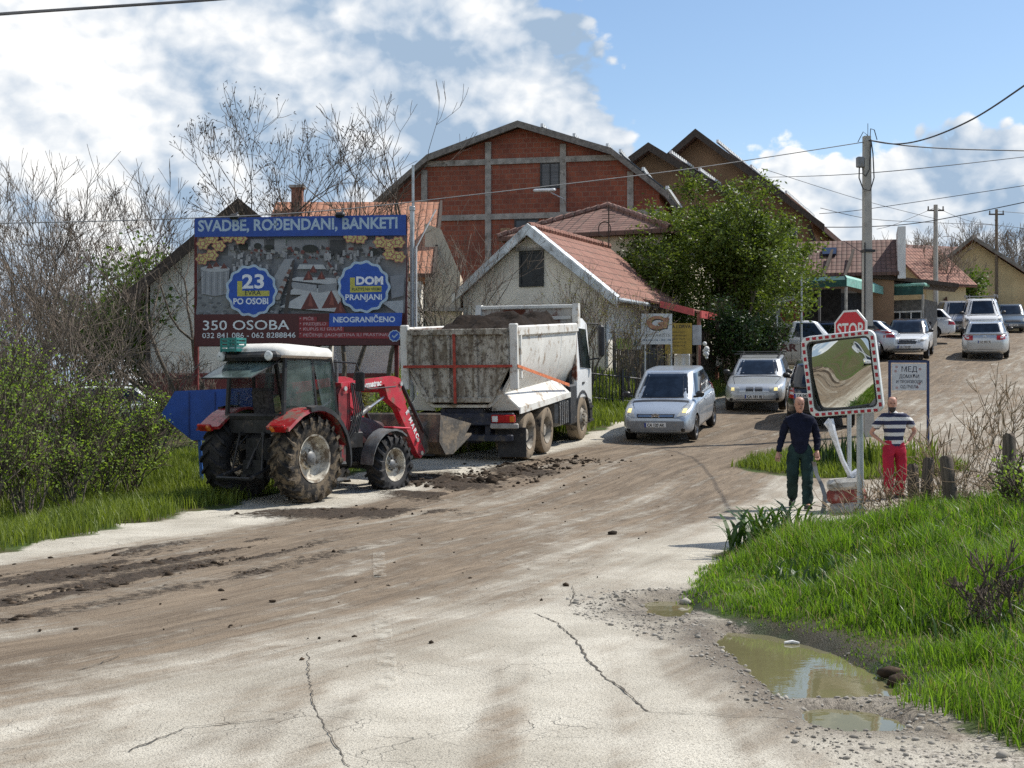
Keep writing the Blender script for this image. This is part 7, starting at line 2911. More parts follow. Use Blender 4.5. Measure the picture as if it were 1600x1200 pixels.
X, Y = scatter(95000, -11, -2.6, 13.5, 31, kl)
H_ = nr.uniform(.12, .34, len(X)) * (.6 + .8 * fbm(X * .7, Y * .7, 3, 15))
blades('grass', X, Y, H_, .014 * nr.uniform(.7, 1.4, len(X)), GRASSV)
X, Y = scatter(52000, -3.5, 7, 30.5, 47, kl)
H_ = nr.uniform(.14, .42, len(X)) * (.6 + .9 * fbm(X * .7, Y * .7, 3, 16))
blades('grass', X, Y, H_, .022 * nr.uniform(.7, 1.4, len(X)), GRASSV)


def ki(X, Y):
    e_ = np.exp(-(((X - 6.8) / 2.3) ** 2 + ((Y - 28.8) / 2.2) ** 2) ** 2)
    return e_ + (fbm(X * 1.5, Y * 1.5, 3, 28) - .5) * .6 > .5


X, Y = scatter(26000, 3.5, 10.5, 26, 32.5, ki)
H_ = nr.uniform(.10, .30, len(X)) * (.5 + 1.0 * fbm(X * .9, Y * .9, 3, 17))
blades('grass', X, Y, H_, .018 * nr.uniform(.7, 1.4, len(X)), GRASSV)
# iris clumps on the island
for i, (u, v, n_, lb) in enumerate(((1308, 715, 90, 'clump of sword-leaved iris under the left side of the traffic mirror'), (1365, 712, 110, 'clump of sword-leaved iris at the foot of the utility pole'), (1418, 712, 100, 'clump of sword-leaved iris between the man in red trousers and the honey sign'))):
    Yi = 28.3
    c_ = at(u, v, Yi)
    X = c_.x + nr.normal(0, .28, n_)
    Y = Yi + nr.normal(0, .25, n_)
    o = blades('iris_clump', X, Y, nr.uniform(.45, .85, n_), .045 * nr.uniform(.7, 1.2, n_), DARKL if i == 0 else GRASSV, bend=.30, kind=None)
    tag(o, lb, 'plant')

# thicket on the left: leafy shrubs in front
SH = [(-9.1, 21.6, 2.9, 'leafy green shrub at the far left edge, tallest of the front row'), (-8.1, 22.4, 2.5, 'leafy green shrub second from the left edge in the front row'), (-7.4, 23.6, 2.2, 'leafy green shrub in the middle of the front row of the thicket'),
      (-8.9, 24.6, 2.9, 'leafy green shrub behind the tall left-edge shrub'), (-6.7, 24.8, 1.6, 'low leafy shrub below the glimpsed pale car'), (-10.2, 24.2, 3.3, 'big leafy shrub cut by the left picture edge'),
      (-7.3, 27.6, 1.6, 'thin leafy shrub just left of the blue arrow board'), (-8.0, 26.8, 1.9, 'loose leafy shrub in front of the brown brush'), (-5.6, 29.2, 1.3, 'small leafy shrub behind the blue arrow board'), (-9.9, 27.2, 2.6, 'loose leafy shrub at the left under the bare brush'),
      (-7.7, 20.0, 1.9, 'low leafy shrub overhanging the verge at the left edge'), (-7.2, 20.9, 1.5, 'low leafy shrub at the verge, second from the left edge'), (-6.8, 22.0, 1.35, 'low leafy shrub at the verge below the middle of the thicket'), (-7.0, 24.0, 1.3, 'low leafy shrub at the verge left of the tractor'), (-8.6, 20.9, 2.3, 'leafy shrub filling the lower left edge of the thicket')]
for i, (x, y, h_, lb) in enumerate(SH):
    leafy('leafy_shrub', lb, 'shrub', x, y, h_, 100 + i, int(380 + 480 * h_), .060, .035, BUSHL, 11, 3, .020, group='shrubs of the roadside thicket', stemspread=.38, jit=.09, squash=.95)
# brown bare brush behind them
BR = [(-11.5, 29, 4.4), (-10.2, 30.5, 4.8), (-9.0, 29.5, 4.0), (-11.8, 32.5, 5.4), (-8.1, 31.5, 2.6), (-9.8, 33.5, 5.2), (-7.2, 33.2, 1.6), (-12.6, 34.5, 5.6), (-6.5, 31.6, 1.5), (-11.2, 36.5, 5.8), (-8.9, 36.2, 2.2), (-13.2, 38.5, 6.2)]
for i, (x, y, h_) in enumerate(BR):
    bare_tree('bare_shrub', 'bare grey-brown shrub of the tangled brush at the left', 'shrub', x, y, h_, 300 + i, 6, r=.032, lev=3, tw=TWIG, spread_=(.3, .8), L0=.36, group='bare shrubs of the left thicket', stemspread=.42, minr=.006, side=.5)
# evergreen behind
for x, y, h_, lb in ((-12.0, 45.5, 5.6, 'bright green leafy tree left of the village house wall'), (-13.8, 47, 4.8, 'bright green leafy tree behind the brown brush')):
    leafy('leafy_tree', lb, 'tree', x, y, h_, int(400 - x), 5200, .17, .11, leaf_mat('bright_leaves', (.04, .085, .010), (.15, .22, .03), .35, .5, .6), 5, 3, .06, jit=.28, stemspread=.4)
# bare trees along the skyline
BT = [(at(-10, 600, 47).x, 47, 9.2, 1, 'tall bare tree at the left picture edge', 0, .12), (at(62, 600, 52).x, 52, 9.0, 1, 'bare tree second from the left edge on the skyline', .1, .10), (at(108, 600, 46).x, 46, 8.2, 1, 'slender bare tree on the skyline above the leafy shrubs', -.05, .09),
      (at(155, 600, 50).x, 50, 8.6, 2, 'forked bare tree on the skyline left of the village house', .05, .10), (at(215, 600, 54).x, 54, 9.4, 1, 'bare tree just left of the village house gable', 0, .11), (at(262, 590, 56).x, 56, 9.0, 1, 'bare tree rising behind the village house gable', 0, .10),
      (at(20, 600, 60).x, 60, 9.6, 1, 'distant bare tree behind the left edge tree', 0, .10), (at(135, 600, 63).x, 63, 10, 1, 'distant bare tree between two skyline trees', 0, .10)]
for i, (x, y, h_, st, lb, ln_, r_) in enumerate(BT):
    bare_tree('bare_tree', lb, 'tree', x, y, h_, 520 + i, st, (ln_, 0), r_, 5, TWIG, (.3, .7), .27, 'bare trees on the left skyline', .0085, .40)
# leaning stems by the gable, trees round the billboard
for i, (u, y, h_, st, ln_, lb, pods, r_) in enumerate(((318, 36.5, 7.0, 2, (-.80, 0), 'leaning many-stemmed bare tree against the white gable wall', 0, .085), (338, 37.5, 6.4, 1, (-.45, 0), 'bare tree leaning left beside the red billboard post', 0, .07),
                                                         (415, 37.2, 8.5, 1, (-.02, 0), 'bare seed-podded tree above the left half of the billboard', 2, .11), (500, 39.0, 7.5, 1, (.05, 0), 'bare tree above the middle of the billboard', 1, .09),
                                                         (540, 36.8, 7.8, 2, (.08, 0), 'fan-stemmed bare tree below and above the right half of the billboard', 0, .09), (604, 40.2, 8.6, 1, (.16, 0), 'bare tree leaning right over the orange roof end', 0, .09))):
    bare_tree('bare_tree', lb, 'tree', at(u, 600, y).x, y, h_, 640 + i, st, ln_, r_, 4 if st > 1 else 5, TWIGD, (.3, .72), .32, None, .007, .34, pods=pods, kids=(2, 2) if i % 2 else (2, 3))
for i, (u, y, h_, lb) in enumerate(((700, 40.5, 5.6, 'bare thorny bush between the billboard pole and the small house'), (676, 38.5, 4.2, 'smaller bare bush at the billboard pole'))):
    bare_tree('bare_shrub', lb, 'shrub', at(u, 600, y).x, y, h_, 700 + i, 5, (.1, 0), .04, 3, TWIG, (.35, .85), .34, None, .006, .45, stemspread=.4)
leafy('budding_shrub', 'tall budding shrub in front of the small house beside the truck mirror', 'shrub', at(925, 600, 40.6).x, 40.6, 3.6, 720, 1300, .055, .03, BUDL, 8, 3, .04, stemspread=.55, jit=.06, tw=TWIG)
leafy('budding_shrub', 'budding shrub in front of the roof corner of the small house', 'shrub', at(985, 600, 41.2).x, 41.2, 3.2, 722, 1100, .055, .03, BUDL, 7, 3, .035, stemspread=.45, jit=.06, tw=TWIG)
# the green tree
tx_ = at(1113, 600, 51)
leafy('green_tree', 'large dark green leafy tree with upright shoots in front of the tall brown houses', 'tree', tx_.x, 51, 6.1, 731, 36000, .15, .078, TREEL, 9, 4, .12, spread_=(.25, .7), stemspread=.75, jit=.13, L0=.24, squash=1.05, low=.3, up=.10, fill=(26000, (0, 0, 2.95), (3.55, 2.6, 2.75)))
for u, y, h_, lb in ((1160, 45.5, 2.5, 'dark clipped evergreen column below the green tree'), (1190, 46.3, 2.3, 'dark evergreen bush between the green tree and the delivery van'), (1135, 46.5, 2.9, 'dark evergreen bush behind the laundry')):
    leafy('evergreen_bush', lb, 'bush', at(u, 600, y).x, y, h_, 740 + u, 3600, .12, .07, DARKL, 7, 3, .03, stemspread=.35, jit=.16, squash=.8)
leafy('green_shrub', 'bright green shrub in front of the yellow house', 'shrub', at(1502, 470, 82).x, 82, 3.3, 751, 2600, .24, .15, leaf_mat('bright_leaves', (.04, .085, .010), (.15, .22, .03)), 7, 3, .05, stemspread=.5, jit=.3)
# trees at the top of the road
for i, (u, y, h_, st, lb) in enumerate(((1478, 79, 6.2, 4, 'bare many-stemmed tree beside the timber-topped pole'), (1446, 88, 6.0, 3, 'bare tree over the far red roof'), (1390, 125, 9.0, 3, 'bare tree on the far ridge above the flue wall'), (1350, 130, 8.0, 3, 'bare tree on the far ridge behind the concrete pole'), (1430, 128, 9.6, 3, 'bare tree on the far ridge above the red roof'),
                                           (1500, 122, 10, 3, 'bare tree on the far ridge above the yellow gable'), (1545, 126, 9.6, 3, 'bare tree on the far ridge behind the slim pole'), (1592, 122, 9.8, 3, 'bare tree on the far ridge at the right edge'), (1412, 140, 9.5, 3, 'bare tree on the far ridge, second row'), (1470, 138, 10.5, 3, 'bare tree on the far ridge, behind the timber-topped pole'), (1572, 140, 10.4, 3, 'bare tree on the far ridge, behind the yellow roof'))):
    bare_tree('bare_tree', lb, 'tree', at(u, 500, y).x, y, h_, 800 + i, st, (0, 0), .10, 4, TWIG, (.3, .75), .32, 'bare trees at the top of the road', .016 if y > 100 else .011, .55)
leafy('small_tree', 'small bare-crowned tree with thin leaves left of the dark car', 'tree', at(1556, 470, 86).x, 86, 4.2, 841, 260, .12, .06, BUDL, 3, 3, .05)
# bank corner: tall arching weeds
for i, (u, v, Yq, n_, lb) in enumerate(((1200, 852, 16.4, 62, 'dark arching broad-leaved weed on the corner of the grass bank'), (1165, 868, 15.8, 40, 'smaller arching weed at the tip of the grass bank'), (1240, 850, 16.9, 34, 'arching weed right of the dark weed on the bank corner'))):
    c_ = at(u, v, Yq)
    rg = np.random.RandomState(900 + i)
    mb = MB()
    for k in range(n_):
        a = rg.uniform(0, 6.28)
        L = rg.uniform(.35, .80)
        x0, y0 = c_.x + rg.normal(0, .16), Yq + rg.normal(0, .14)
        z0 = g1(x0, y0)
        P = []
        for j in range(6):
            t_ = j / 5
            out_ = L * (.15 + .5 * rg.rand() * 0 + .42) * t_ ** 1.6
            P.append(Vector((x0 + math.cos(a) * out_, y0 + math.sin(a) * out_, z0 + L * (1.25 * t_ - .62 * t_ ** 2.4))))
        sd = Vector((-math.sin(a), math.cos(a), 0))
        w_ = rg.uniform(.012, .026)
        mb.grid([[p - sd * w_ * q, p + sd * w_ * q] for p, q in zip(P, (.5, .9, 1, .85, .55, .08))])
    tag(mb.build('arching_weed', leaf_mat('weed_leaves', (.020, .05, .010), (.07, .13, .025), .3, .4), recalc=False), lb, 'weed')
# dry stalks and brambles along the fence
FPOST = [(1430, 726, 792, 18.1, -2, 'short rotten fence post behind the brambles, left of its pair'), (1444, 716, 800, 17.7, 4, 'weathered fence post leaning beside the short rotten one'), (1488, 713, 806, 17.0, -6, 'thick weathered fence post leaning left in the brambles'), (1575, 679, 832, 15.9, 1, 'tall weathered fence post near the right edge')]
for u, v0, v1, Yq, tl, lb in FPOST:
    a, e = at(u, v1, Yq), at(u, v0, Yq)
    g0 = g1(a.x, Yq)
    mb = MB()
    h_ = e.z - g0
    r_ = .075 if u != 1488 else .085
    rings = []
    for z, k in ((-.3, 1.1), (0, 1.08), (h_ * .5, 1.0), (h_ * .97, .95), (h_, .8)):
        rings.append([(r_ * k * math.cos(q) * (1 + .1 * math.sin(3 * q + u)), r_ * k * math.sin(q) * (1 + .1 * math.cos(2 * q + u)), z + .02 * math.sin(2 * q) * (z > h_ * .9)) for q in (2 * math.pi * j / 10 for j in range(10))])
    mb.loft(rings)
    o = mb.build('fence_post', mat('rotten_post', (.12, .098, .078), .95, var=.4, scale=6, bump=.6, bscale=20, stretch=(6, 6, .6)), smooth=50)
    o.location = (a.x, Yq, g0)
    o.rotation_euler = (R(tl * .4), R(tl), 0)
    tag(o, lb, 'fence post', 'wooden fence posts on the bank')
DW = [(1440, 790, 18.0, .75, 60, 'thick tangle of dry brambles around the leaning fence posts'), (1470, 800, 17.6, .62, 50, 'dry brambles between the two leaning fence posts'), (1410, 800, 17.8, .7, 40, 'dry brambles left of the short fence posts'),
      (1525, 800, 17.2, .66, 44, 'dry brambles right of the thick leaning post'), (1552, 815, 16.8, .66, 36, 'dry brambles left of the tall fence post'), (1365, 820, 17.9, .75, 26, 'sparse dry stalks at the traffic mirror post'), (1592, 810, 16.4, .66, 30, 'dry brambles at the right edge by the tall post')]
for i, (u, v, Yq, h_, n_, lb) in enumerate(DW):
    c_ = at(u, v, Yq)
    rg = np.random.RandomState(950 + i)
    segs = []
    z = g1(c_.x, Yq)
    for k in range(int(n_ * .6)):
        p = np.array([rg.normal(0, .26), rg.normal(0, .22), -.05])
        d_ = np.array([rg.normal(0, .55), rg.normal(0, .5), 1.0])
        d_ /= np.linalg.norm(d_)
        grow(rg, segs, [], p, d_, h_ * rg.uniform(.35, .85), .0035, 0, 1, .02, .28, (.4, 1.1), (1, 2), .8)
    segs = [(s_[0], s_[1], max(s_[2], .0026), max(s_[3], .0022)) for s_ in segs]
    o = seg_mesh('dry_brambles', segs, 3, DRY, None)
    o.location = (c_.x, Yq, z)
    tag(o, lb, 'brambles', 'dry brambles along the fence')
for i, (u, v, Yq, h_, lb) in enumerate(((1496, 790, 18.2, 1.5, 'tall dry seed-headed stalk behind the thick leaning post'), (1522, 790, 18.0, 1.7, 'tall dry branching stalk right of the thick leaning post'), (1560, 790, 17.6, 1.9, 'tallest dry branching stalk near the tall post'), (1465, 790, 18.5, 1.25, 'shorter dry stalk between the leaning posts'), (1590, 790, 17.2, 1.6, 'dry branching stalk at the right picture edge'), (1385, 810, 18.0, .9, 'dry stalk crossing in front of the red trousers'))):
    c_ = at(u, v, Yq)
    bare_tree('dry_stalk', lb, 'weed', c_.x, Yq, h_, 980 + i, 2, (.02, 0), .008, 3, DRY, (.3, .8), .34, 'tall dry stalks by the fence', .0026, .42, stemspread=.12)
leafy('green_shrub', 'fresh green shrub at the right picture edge in the grass', 'shrub', at(1606, 830, 14.6).x, 14.6, .70, 1001, 900, .05, .028, BUSHL, 7, 3, .012, stemspread=.5, jit=.05)
leafy('green_shrub', 'small thorny shrub in the grass at the right edge', 'shrub', at(1560, 1000, 10.4).x, 10.4, .55, 1003, 90, .03, .018, BUDL, 6, 3, .006, stemspread=.7, jit=.03)
leafy('yellow_shrub', 'small yellow-green shrub behind the loader arm below the billboard', 'shrub', at(560, 640, 32).x, 32, 1.5, 1005, 1500, .07, .04, BUDL, 7, 3, .02, stemspread=.6, jit=.08)
leafy('yellow_shrub', 'yellow-green shrub between the loader and the truck tailgate', 'shrub', at(612, 640, 32.8).x, 32.8, 1.3, 1007, 1200, .07, .04, BUSHL, 7, 3, .02, stemspread=.6, jit=.08)
# ------------------------------------------------------------------ people
def skin(name, joints, bones, m_, parent=None, lev=2, root=None, smooth=True, fold=0.0):
    """joints {key: (pos, radius or (rx, ry))}, bones [(a, b)] -> one continuous skinned surface"""
    keys = list(joints)
    me = bpy.data.meshes.new(name)
    me.from_pydata([joints[k][0] for k in keys], [(keys.index(a), keys.index(b_)) for a, b_ in bones], [])
    bm = bmesh.new()
    bm.from_mesh(me)
    ly = bm.verts.layers.skin.verify()
    bm.verts.ensure_lookup_table()
    for i, k in enumerate(keys):
        r_ = joints[k][1]
        bm.verts[i][ly].radius = r_ if hasattr(r_, '__len__') else (r_, r_)
        bm.verts[i][ly].use_root = (k == (root or keys[0]))
    bm.to_mesh(me)
    bm.free()
    o = bpy.data.objects.new(name, me)
    COL.objects.link(o)
    sm = o.modifiers.new('skin', 'SKIN')
    sm.use_smooth_shade = True
    sb = o.modifiers.new('sub', 'SUBSURF')
    sb.levels = sb.render_levels = lev
    bake(o)
    if fold:
        me = o.data
        N_ = [v.normal.copy() for v in me.vertices]
        for v, n_ in zip(me.vertices, N_):
            v.co += n_ * fold * (mnoise.noise(Vector((v.co.x * 11, v.co.y * 11, v.co.z * 17))) + .6 * mnoise.noise(v.co * 30))
    o.data.materials.clear()
    for q in (m_ if isinstance(m_, (list, tuple)) else [m_]):
        o.data.materials.append(q)
    o.data.polygons.foreach_set('use_smooth', [True] * len(o.data.polygons))
    if parent:
        o.parent = parent
    return o


def V3(*a):
    return Vector(a)


SKIN = mat('skin', (.46, .24, .165), .55, var=.12, scale=14)
EYE = mat('eye_dark', (.02, .015, .012), .4)
HAIRG = mat('grey_stubble', (.25, .21, .18), .8, var=.2, scale=30)
HAIRD = mat('dark_hair', (.030, .022, .018), .7, var=.3, scale=30)


def head(o_c, turn, nod, beard, hairm, name_parent):
    """cranium, face, ears, nose, brow; returns (skin builder, hair builder, feature builder)"""
    M_ = Matrix.Translation(o_c) @ Matrix.Rotation(turn, 4, 'Z') @ Matrix.Rotation(nod, 4, 'X')
    sk = MB(M_)
    rings = []
    # z, half width, front depth, back depth   (faces -Y)
    for z, w_, f, b_ in ((-.125, .022, .050, -.005), (-.115, .040, .070, .0), (-.09, .054, .082, .030), (-.05, .064, .086, .062), (-.01, .070, .086, .085), (.03, .073, .088, .096), (.06, .074, .088, .098), (.09, .068, .074, .088), (.112, .050, .050, .066), (.124, .022, .02, .03)):
        r_ = []
        for j in range(16):
            a = 2 * math.pi * j / 16
            r_.append((w_ * math.cos(a), (-f if math.sin(a) > 0 else b_) * abs(math.sin(a)) ** .85, z))
        rings.append(r_)
    sk.loft(rings)
    sk.loft([[(-.010, -.080, .03), (.010, -.080, .03), (.010, -.075, .03), (-.010, -.075, .03)], [(-.013, -.098, -.005), (.013, -.098, -.005), (.014, -.075, -.01), (-.014, -.075, -.01)], [(-.017, -.108, -.022), (.017, -.108, -.022), (.018, -.075, -.030), (-.018, -.075, -.030)]])
    for s_ in (-1, 1):
        sk.loft([[(s_ * (.070 + .012 * math.cos(q) * k), .012 + .018 * math.cos(q), .0 + .033 * math.sin(q)) for q in (2 * math.pi * j / 10 for j in range(10))] for k in (0, .6, 1)])
        sk.box((s_ * .032, -.083, .036), (.040, .016, .014), None, .004)
    ft = MB(M_)
    for s_ in (-1, 1):
        ft.box((s_ * .031, -.0855, .018), (.024, .010, .010), None, .003)
    ft.box((0, -.0865, -.052), (.046, .008, .008), None, .002)
    hr = MB(M_)
    if beard:
        rr = []
        for z, w_, f, b_ in ((-.135, .030, .062, .0), (-.11, .052, .088, .006), (-.075, .064, .0945, .01), (-.052, .069, .0935, .012), (-.045, .068, .08, .012)):
            rr.append([((w_) * math.cos(a), (-f * abs(math.sin(a)) ** .85) if math.sin(a) > 0 else b_ * abs(math.sin(a)), z) for a in (2 * math.pi * j / 16 for j in range(16))])
        hr.loft(rr)
    rr = []
    hi = .112 if beard else .085
    for z, w_, f, b_ in ((-.055, .060, -.03, .068), (-.02, .074, -.02, .094), (.03, .0775, -.015, .104), (.07, .077, -.02, .103), (hi, .070, -.03, .088)):
        rr.append([(w_ * math.cos(a), (f if math.sin(a) > 0 else b_) * (abs(math.sin(a)) ** .8) if math.sin(a) <= 0 else -f * -abs(math.sin(a)) * .3, z) for a in (2 * math.pi * j / 16 for j in range(16))])
    hr.loft(rr)
    return sk, hr, ft


def hand(mb, w_, d_, palm_n, curl=.5, s_=1):
    """palm and five fingers at wrist w_ pointing along d_; palm_n = palm normal; s_ = thumb side"""
    d_ = Vector(d_).normalized()
    n_ = (Vector(palm_n) - d_ * Vector(palm_n).dot(d_)).normalized()
    sd = d_.cross(n_) * s_
    mb.loft([[w_ + d_ * a + sd * (b_ * k) + n_ * (c_ * .013) for b_, c_ in ((-.026, -1), (.026, -1), (.030, 0), (.026, 1), (-.026, 1), (-.030, 0))] for a, k in ((-.01, .8), (.03, 1.15), (.085, 1.35), (.095, 1.3))])
    for i, (off, L) in enumerate(((-.033, .062), (-.011, .078), (.011, .083), (.033, .072))):
        p = w_ + d_ * .088 + sd * off
        c1 = d_ * math.cos(curl * .5) + n_ * math.sin(curl * .5)
        c2 = d_ * math.cos(curl * 1.3) + n_ * math.sin(curl * 1.3)
        mb.tube([p, p + c1 * L * .45, p + c1 * L * .45 + c2 * L * .35, p + c1 * L * .45 + c2 * L * .58], [.0095, .009, .008, .005], 6)
    p = w_ + d_ * .025 + sd * .032
    t1 = (d_ * .7 + sd * .7 + n_ * .2).normalized()
    mb.tube([p, p + t1 * .035, p + t1 * .035 + (d_ + n_ * .5).normalized() * .028], [.012, .010, .006], 6)


def person(label, u, v, Y, J, clothes, beard, turn, nod=0.0, rz=0.0):
    c_ = at(u, v, Y)
    T = thing('person', label, 'person', (c_.x, Y, g1(c_.x, Y)), rz)
    j = J
    body = {'pelvis': (j['pelvis'], (.115, .085)), 'chest': (j['chest'], (.115, .08)), 'neck0': (j['neck0'], .062), 'neck1': (j['neck1'], .054)}
    bn = [('pelvis', 'chest'), ('chest', 'neck0'), ('neck0', 'neck1')]
    for s_ in 'lr':
        body.update({'sh' + s_: (j['sh' + s_], .045), 'el' + s_: (j['el' + s_], .043), 'wr' + s_: (j['wr' + s_], (.030, .026)), 'hip' + s_: (j['hip' + s_], .07), 'kn' + s_: (j['kn' + s_], .05), 'an' + s_: (j['an' + s_], .040), 'toe' + s_: (j['toe' + s_], .034)})
        bn += [('chest', 'sh' + s_), ('sh' + s_, 'el' + s_), ('el' + s_, 'wr' + s_), ('pelvis', 'hip' + s_), ('hip' + s_, 'kn' + s_), ('kn' + s_, 'an' + s_), ('an' + s_, 'toe' + s_)]
    bo = skin('body', body, bn, [SKIN, EYE], T)
    sk, hr, ft = head(j['head'], turn, nod, beard, None, T)
    hs_ = []
    for s_, sg in (('l', 1), ('r', -1)):
        hd_ = (j['wr' + s_] - j['el' + s_])
        if ('hd' + s_) in j:
            hd_ = j['hd' + s_]
        hm_ = MB()
        hand(hm_, j['wr' + s_], hd_, j.get('pn' + s_, Vector((0, -1, 0))), .6, sg)
        hs_.append(hm_)
    # head and hands join the body's one mesh
    me = bo.data
    bm = bmesh.new()
    bm.from_mesh(me)
    n0 = len(bm.faces)
    for q, mi in [(sk, 0), (ft, 1)] + [(h_, 0) for h_ in hs_]:
        vs = [bm.verts.new(p) for p in q.v]
        for f in q.f:
            try:
                fc = bm.faces.new([vs[i] for i in f])
                fc.material_index = mi
                fc.smooth = True
            except ValueError:
                pass
    bmesh.ops.recalc_face_normals(bm, faces=bm.faces)
    bm.to_mesh(me)
    bm.free()
    hr.build('hair', HAIRD if beard else HAIRG, T, smooth=50)
    for nm, jt, bones, m_ in clothes:
        skin(nm, jt, bones, m_, T, 3, fold=.016)
    for s_ in 'lr':
        a, t_ = j['an' + s_], j['toe' + s_]
        d_ = (t_ - a)
        d_.z = 0
        d_.normalize()
        lo = min(t_.z - .03, a.z - .08)
        sd = Vector((-d_.y, d_.x, 0))
        mb = MB()
        up = (t_.z - a.z + .055)
        for z0, z1 in ((-.085, -.06), (-.06, .03)):
            pass
        rg_ = []
        for x, w_, h_, z in ((-.085, .030, .05, 0), (-.06, .040, .10, 0), (.0, .042, .12, 0), (.06, .044, .085, 0), (.12, .046, .06, 0), (.175, .040, .05, 0), (.20, .022, .035, 0)):
            b_ = a + d_ * x + Vector((0, 0, -.08 + max(0, x) / .2 * up))
            rg_.append([b_ - sd * w_, b_ + sd * w_, b_ + sd * w_ * .9 + Vector((0, 0, h_ * .7)), b_ + sd * w_ * .4 + Vector((0, 0, h_)), b_ - sd * w_ * .4 + Vector((0, 0, h_)), b_ - sd * w_ * .9 + Vector((0, 0, h_ * .7))])
        mb.loft(rg_)
        mb.build('shoe', BOOT, T, smooth=50)
    return T


BOOT = mat('dark_boots', (.018, .016, .015), .75, var=.3, dirt=((.10, .08, .06), .35, 9))
NAVY = mat('navy_sweatshirt', (.010, .012, .026), .9, var=.3, scale=7, bump=.35, bscale=14)
GREENT = mat('dark_green_trousers', (.018, .036, .033), .9, var=.3, scale=6, bump=.5, bscale=12)
REDT = mat('red_trousers', (.36, .022, .045), .85, var=.2, scale=6, bump=.5, bscale=12)
m, t, b = new_mat('striped_cotton')
zz = t.sep(t.obj())[2]
zz = t.math('ADD', zz, t.math('MULTIPLY', t.noise(t.obj(), 6, 2), .02))
st_ = t.ss(t.math('ABSOLUTE', t.math('SUBTRACT', t.math('FRACT', t.math('MULTIPLY', zz, 7.6)), .5)), .21, .25)
t.put(b.inputs['Base Color'], t.mix(st_, (.60, .59, .56), (.020, .024, .062)))
b.inputs['Roughness'].default_value = .9
t.put(b.inputs['Normal'], t.bump(t.noise(t.obj(), 15, 3), .4, .02))
STRIPE = m


def trousers(j, r_=(.126, .094, .086), flare=.0):
    jt = {'pelvis': (j['pelvis'] + V3(0, 0, .02), (.152, .118)), 'waist': (j['pelvis'] + V3(0, 0, .14), (.148, .108))}
    bn = [('pelvis', 'waist')]
    for s_ in 'lr':
        k, a = j['kn' + s_], j['an' + s_]
        jt.update({'h' + s_: (j['hip' + s_] + V3(0, 0, -.02), r_[0]), 't' + s_: (j['hip' + s_].lerp(k, .5), r_[0] * .92), 'k' + s_: (k, r_[1]), 'c' + s_: (k.lerp(a, .5), r_[1] * .98), 'a' + s_: (k.lerp(a, 1.10), r_[2])})
        bn += [('pelvis', 'h' + s_), ('h' + s_, 't' + s_), ('t' + s_, 'k' + s_), ('k' + s_, 'c' + s_), ('c' + s_, 'a' + s_)]
    return jt, bn


def top_(j, sleeve, belly=.0, rs=(.080, .064, .048)):
    pv = j['pelvis']
    jt = {'chest': (j['chest'], (.192, .142 + belly * .3)), 'mid': (pv.lerp(j['chest'], .5) + V3(0, -belly * .5, 0), (.172, .128 + belly)), 'hem': (pv + V3(0, 0, .02), (.172, .132 + belly * .5)), 'hem2': (pv + V3(0, 0, -.09), (.174, .134 + belly * .5)), 'nk': (j['neck0'] + V3(0, 0, .0), (.085, .075)), 'nk2': (j['neck0'] + V3(0, 0, .05), (.066, .062))}
    bn = [('chest', 'mid'), ('mid', 'hem'), ('hem', 'hem2'), ('chest', 'nk'), ('nk', 'nk2')]
    for s_ in 'lr':
        sh, el, wr = j['sh' + s_], j['el' + s_], j['wr' + s_]
        jt['s' + s_] = (sh, rs[0])
        bn.append(('chest', 's' + s_))
        if sleeve > 1:
            jt['e' + s_] = (el, rs[1])
            jt['f' + s_] = (el.lerp(wr, .5), rs[1] * .9)
            jt['w' + s_] = (el.lerp(wr, .97), rs[2])
            bn += [('s' + s_, 'e' + s_), ('e' + s_, 'f' + s_), ('f' + s_, 'w' + s_)]
        else:
            jt['e' + s_] = (sh.lerp(el, sleeve), rs[0] * .98)
            bn.append(('s' + s_, 'e' + s_))
    return jt, bn


# x: picture right, -y: towards the camera.  'r' = the person's right side (picture left)
J1 = {'pelvis': V3(.0, .0, .95), 'chest': V3(-.01, -.02, 1.32), 'neck0': V3(-.01, -.01, 1.50), 'neck1': V3(-.015, -.03, 1.57), 'head': V3(-.015, -.055, 1.665),
      'shr': V3(-.20, .0, 1.42), 'elr': V3(-.28, .05, 1.14), 'wrr': V3(-.345, -.03, .90), 'shl': V3(.19, -.02, 1.42), 'ell': V3(.27, .03, 1.15), 'wrl': V3(.26, -.08, .92),
      'hipr': V3(-.10, 0, .90), 'knr': V3(-.13, -.12, .50), 'anr': V3(-.10, .18, .17), 'toer': V3(-.13, .06, .06), 'hipl': V3(.10, 0, .90), 'knl': V3(.10, -.16, .50), 'anl': V3(.09, -.26, .085), 'toel': V3(.11, -.40, .05),
      'hdr': V3(-.12, -.15, -1), 'hdl': V3(.0, -.3, -1)}
a, b_ = top_(J1, 2, .02)
c_, d_ = trousers(J1)
person('bald man in navy sweatshirt and dark green trousers walking left of the traffic mirror', 1250, 776, 22.6, J1, [('sweatshirt', a, b_, NAVY), ('trousers', c_, d_, GREENT)], False, R(12), R(6), R(-6))
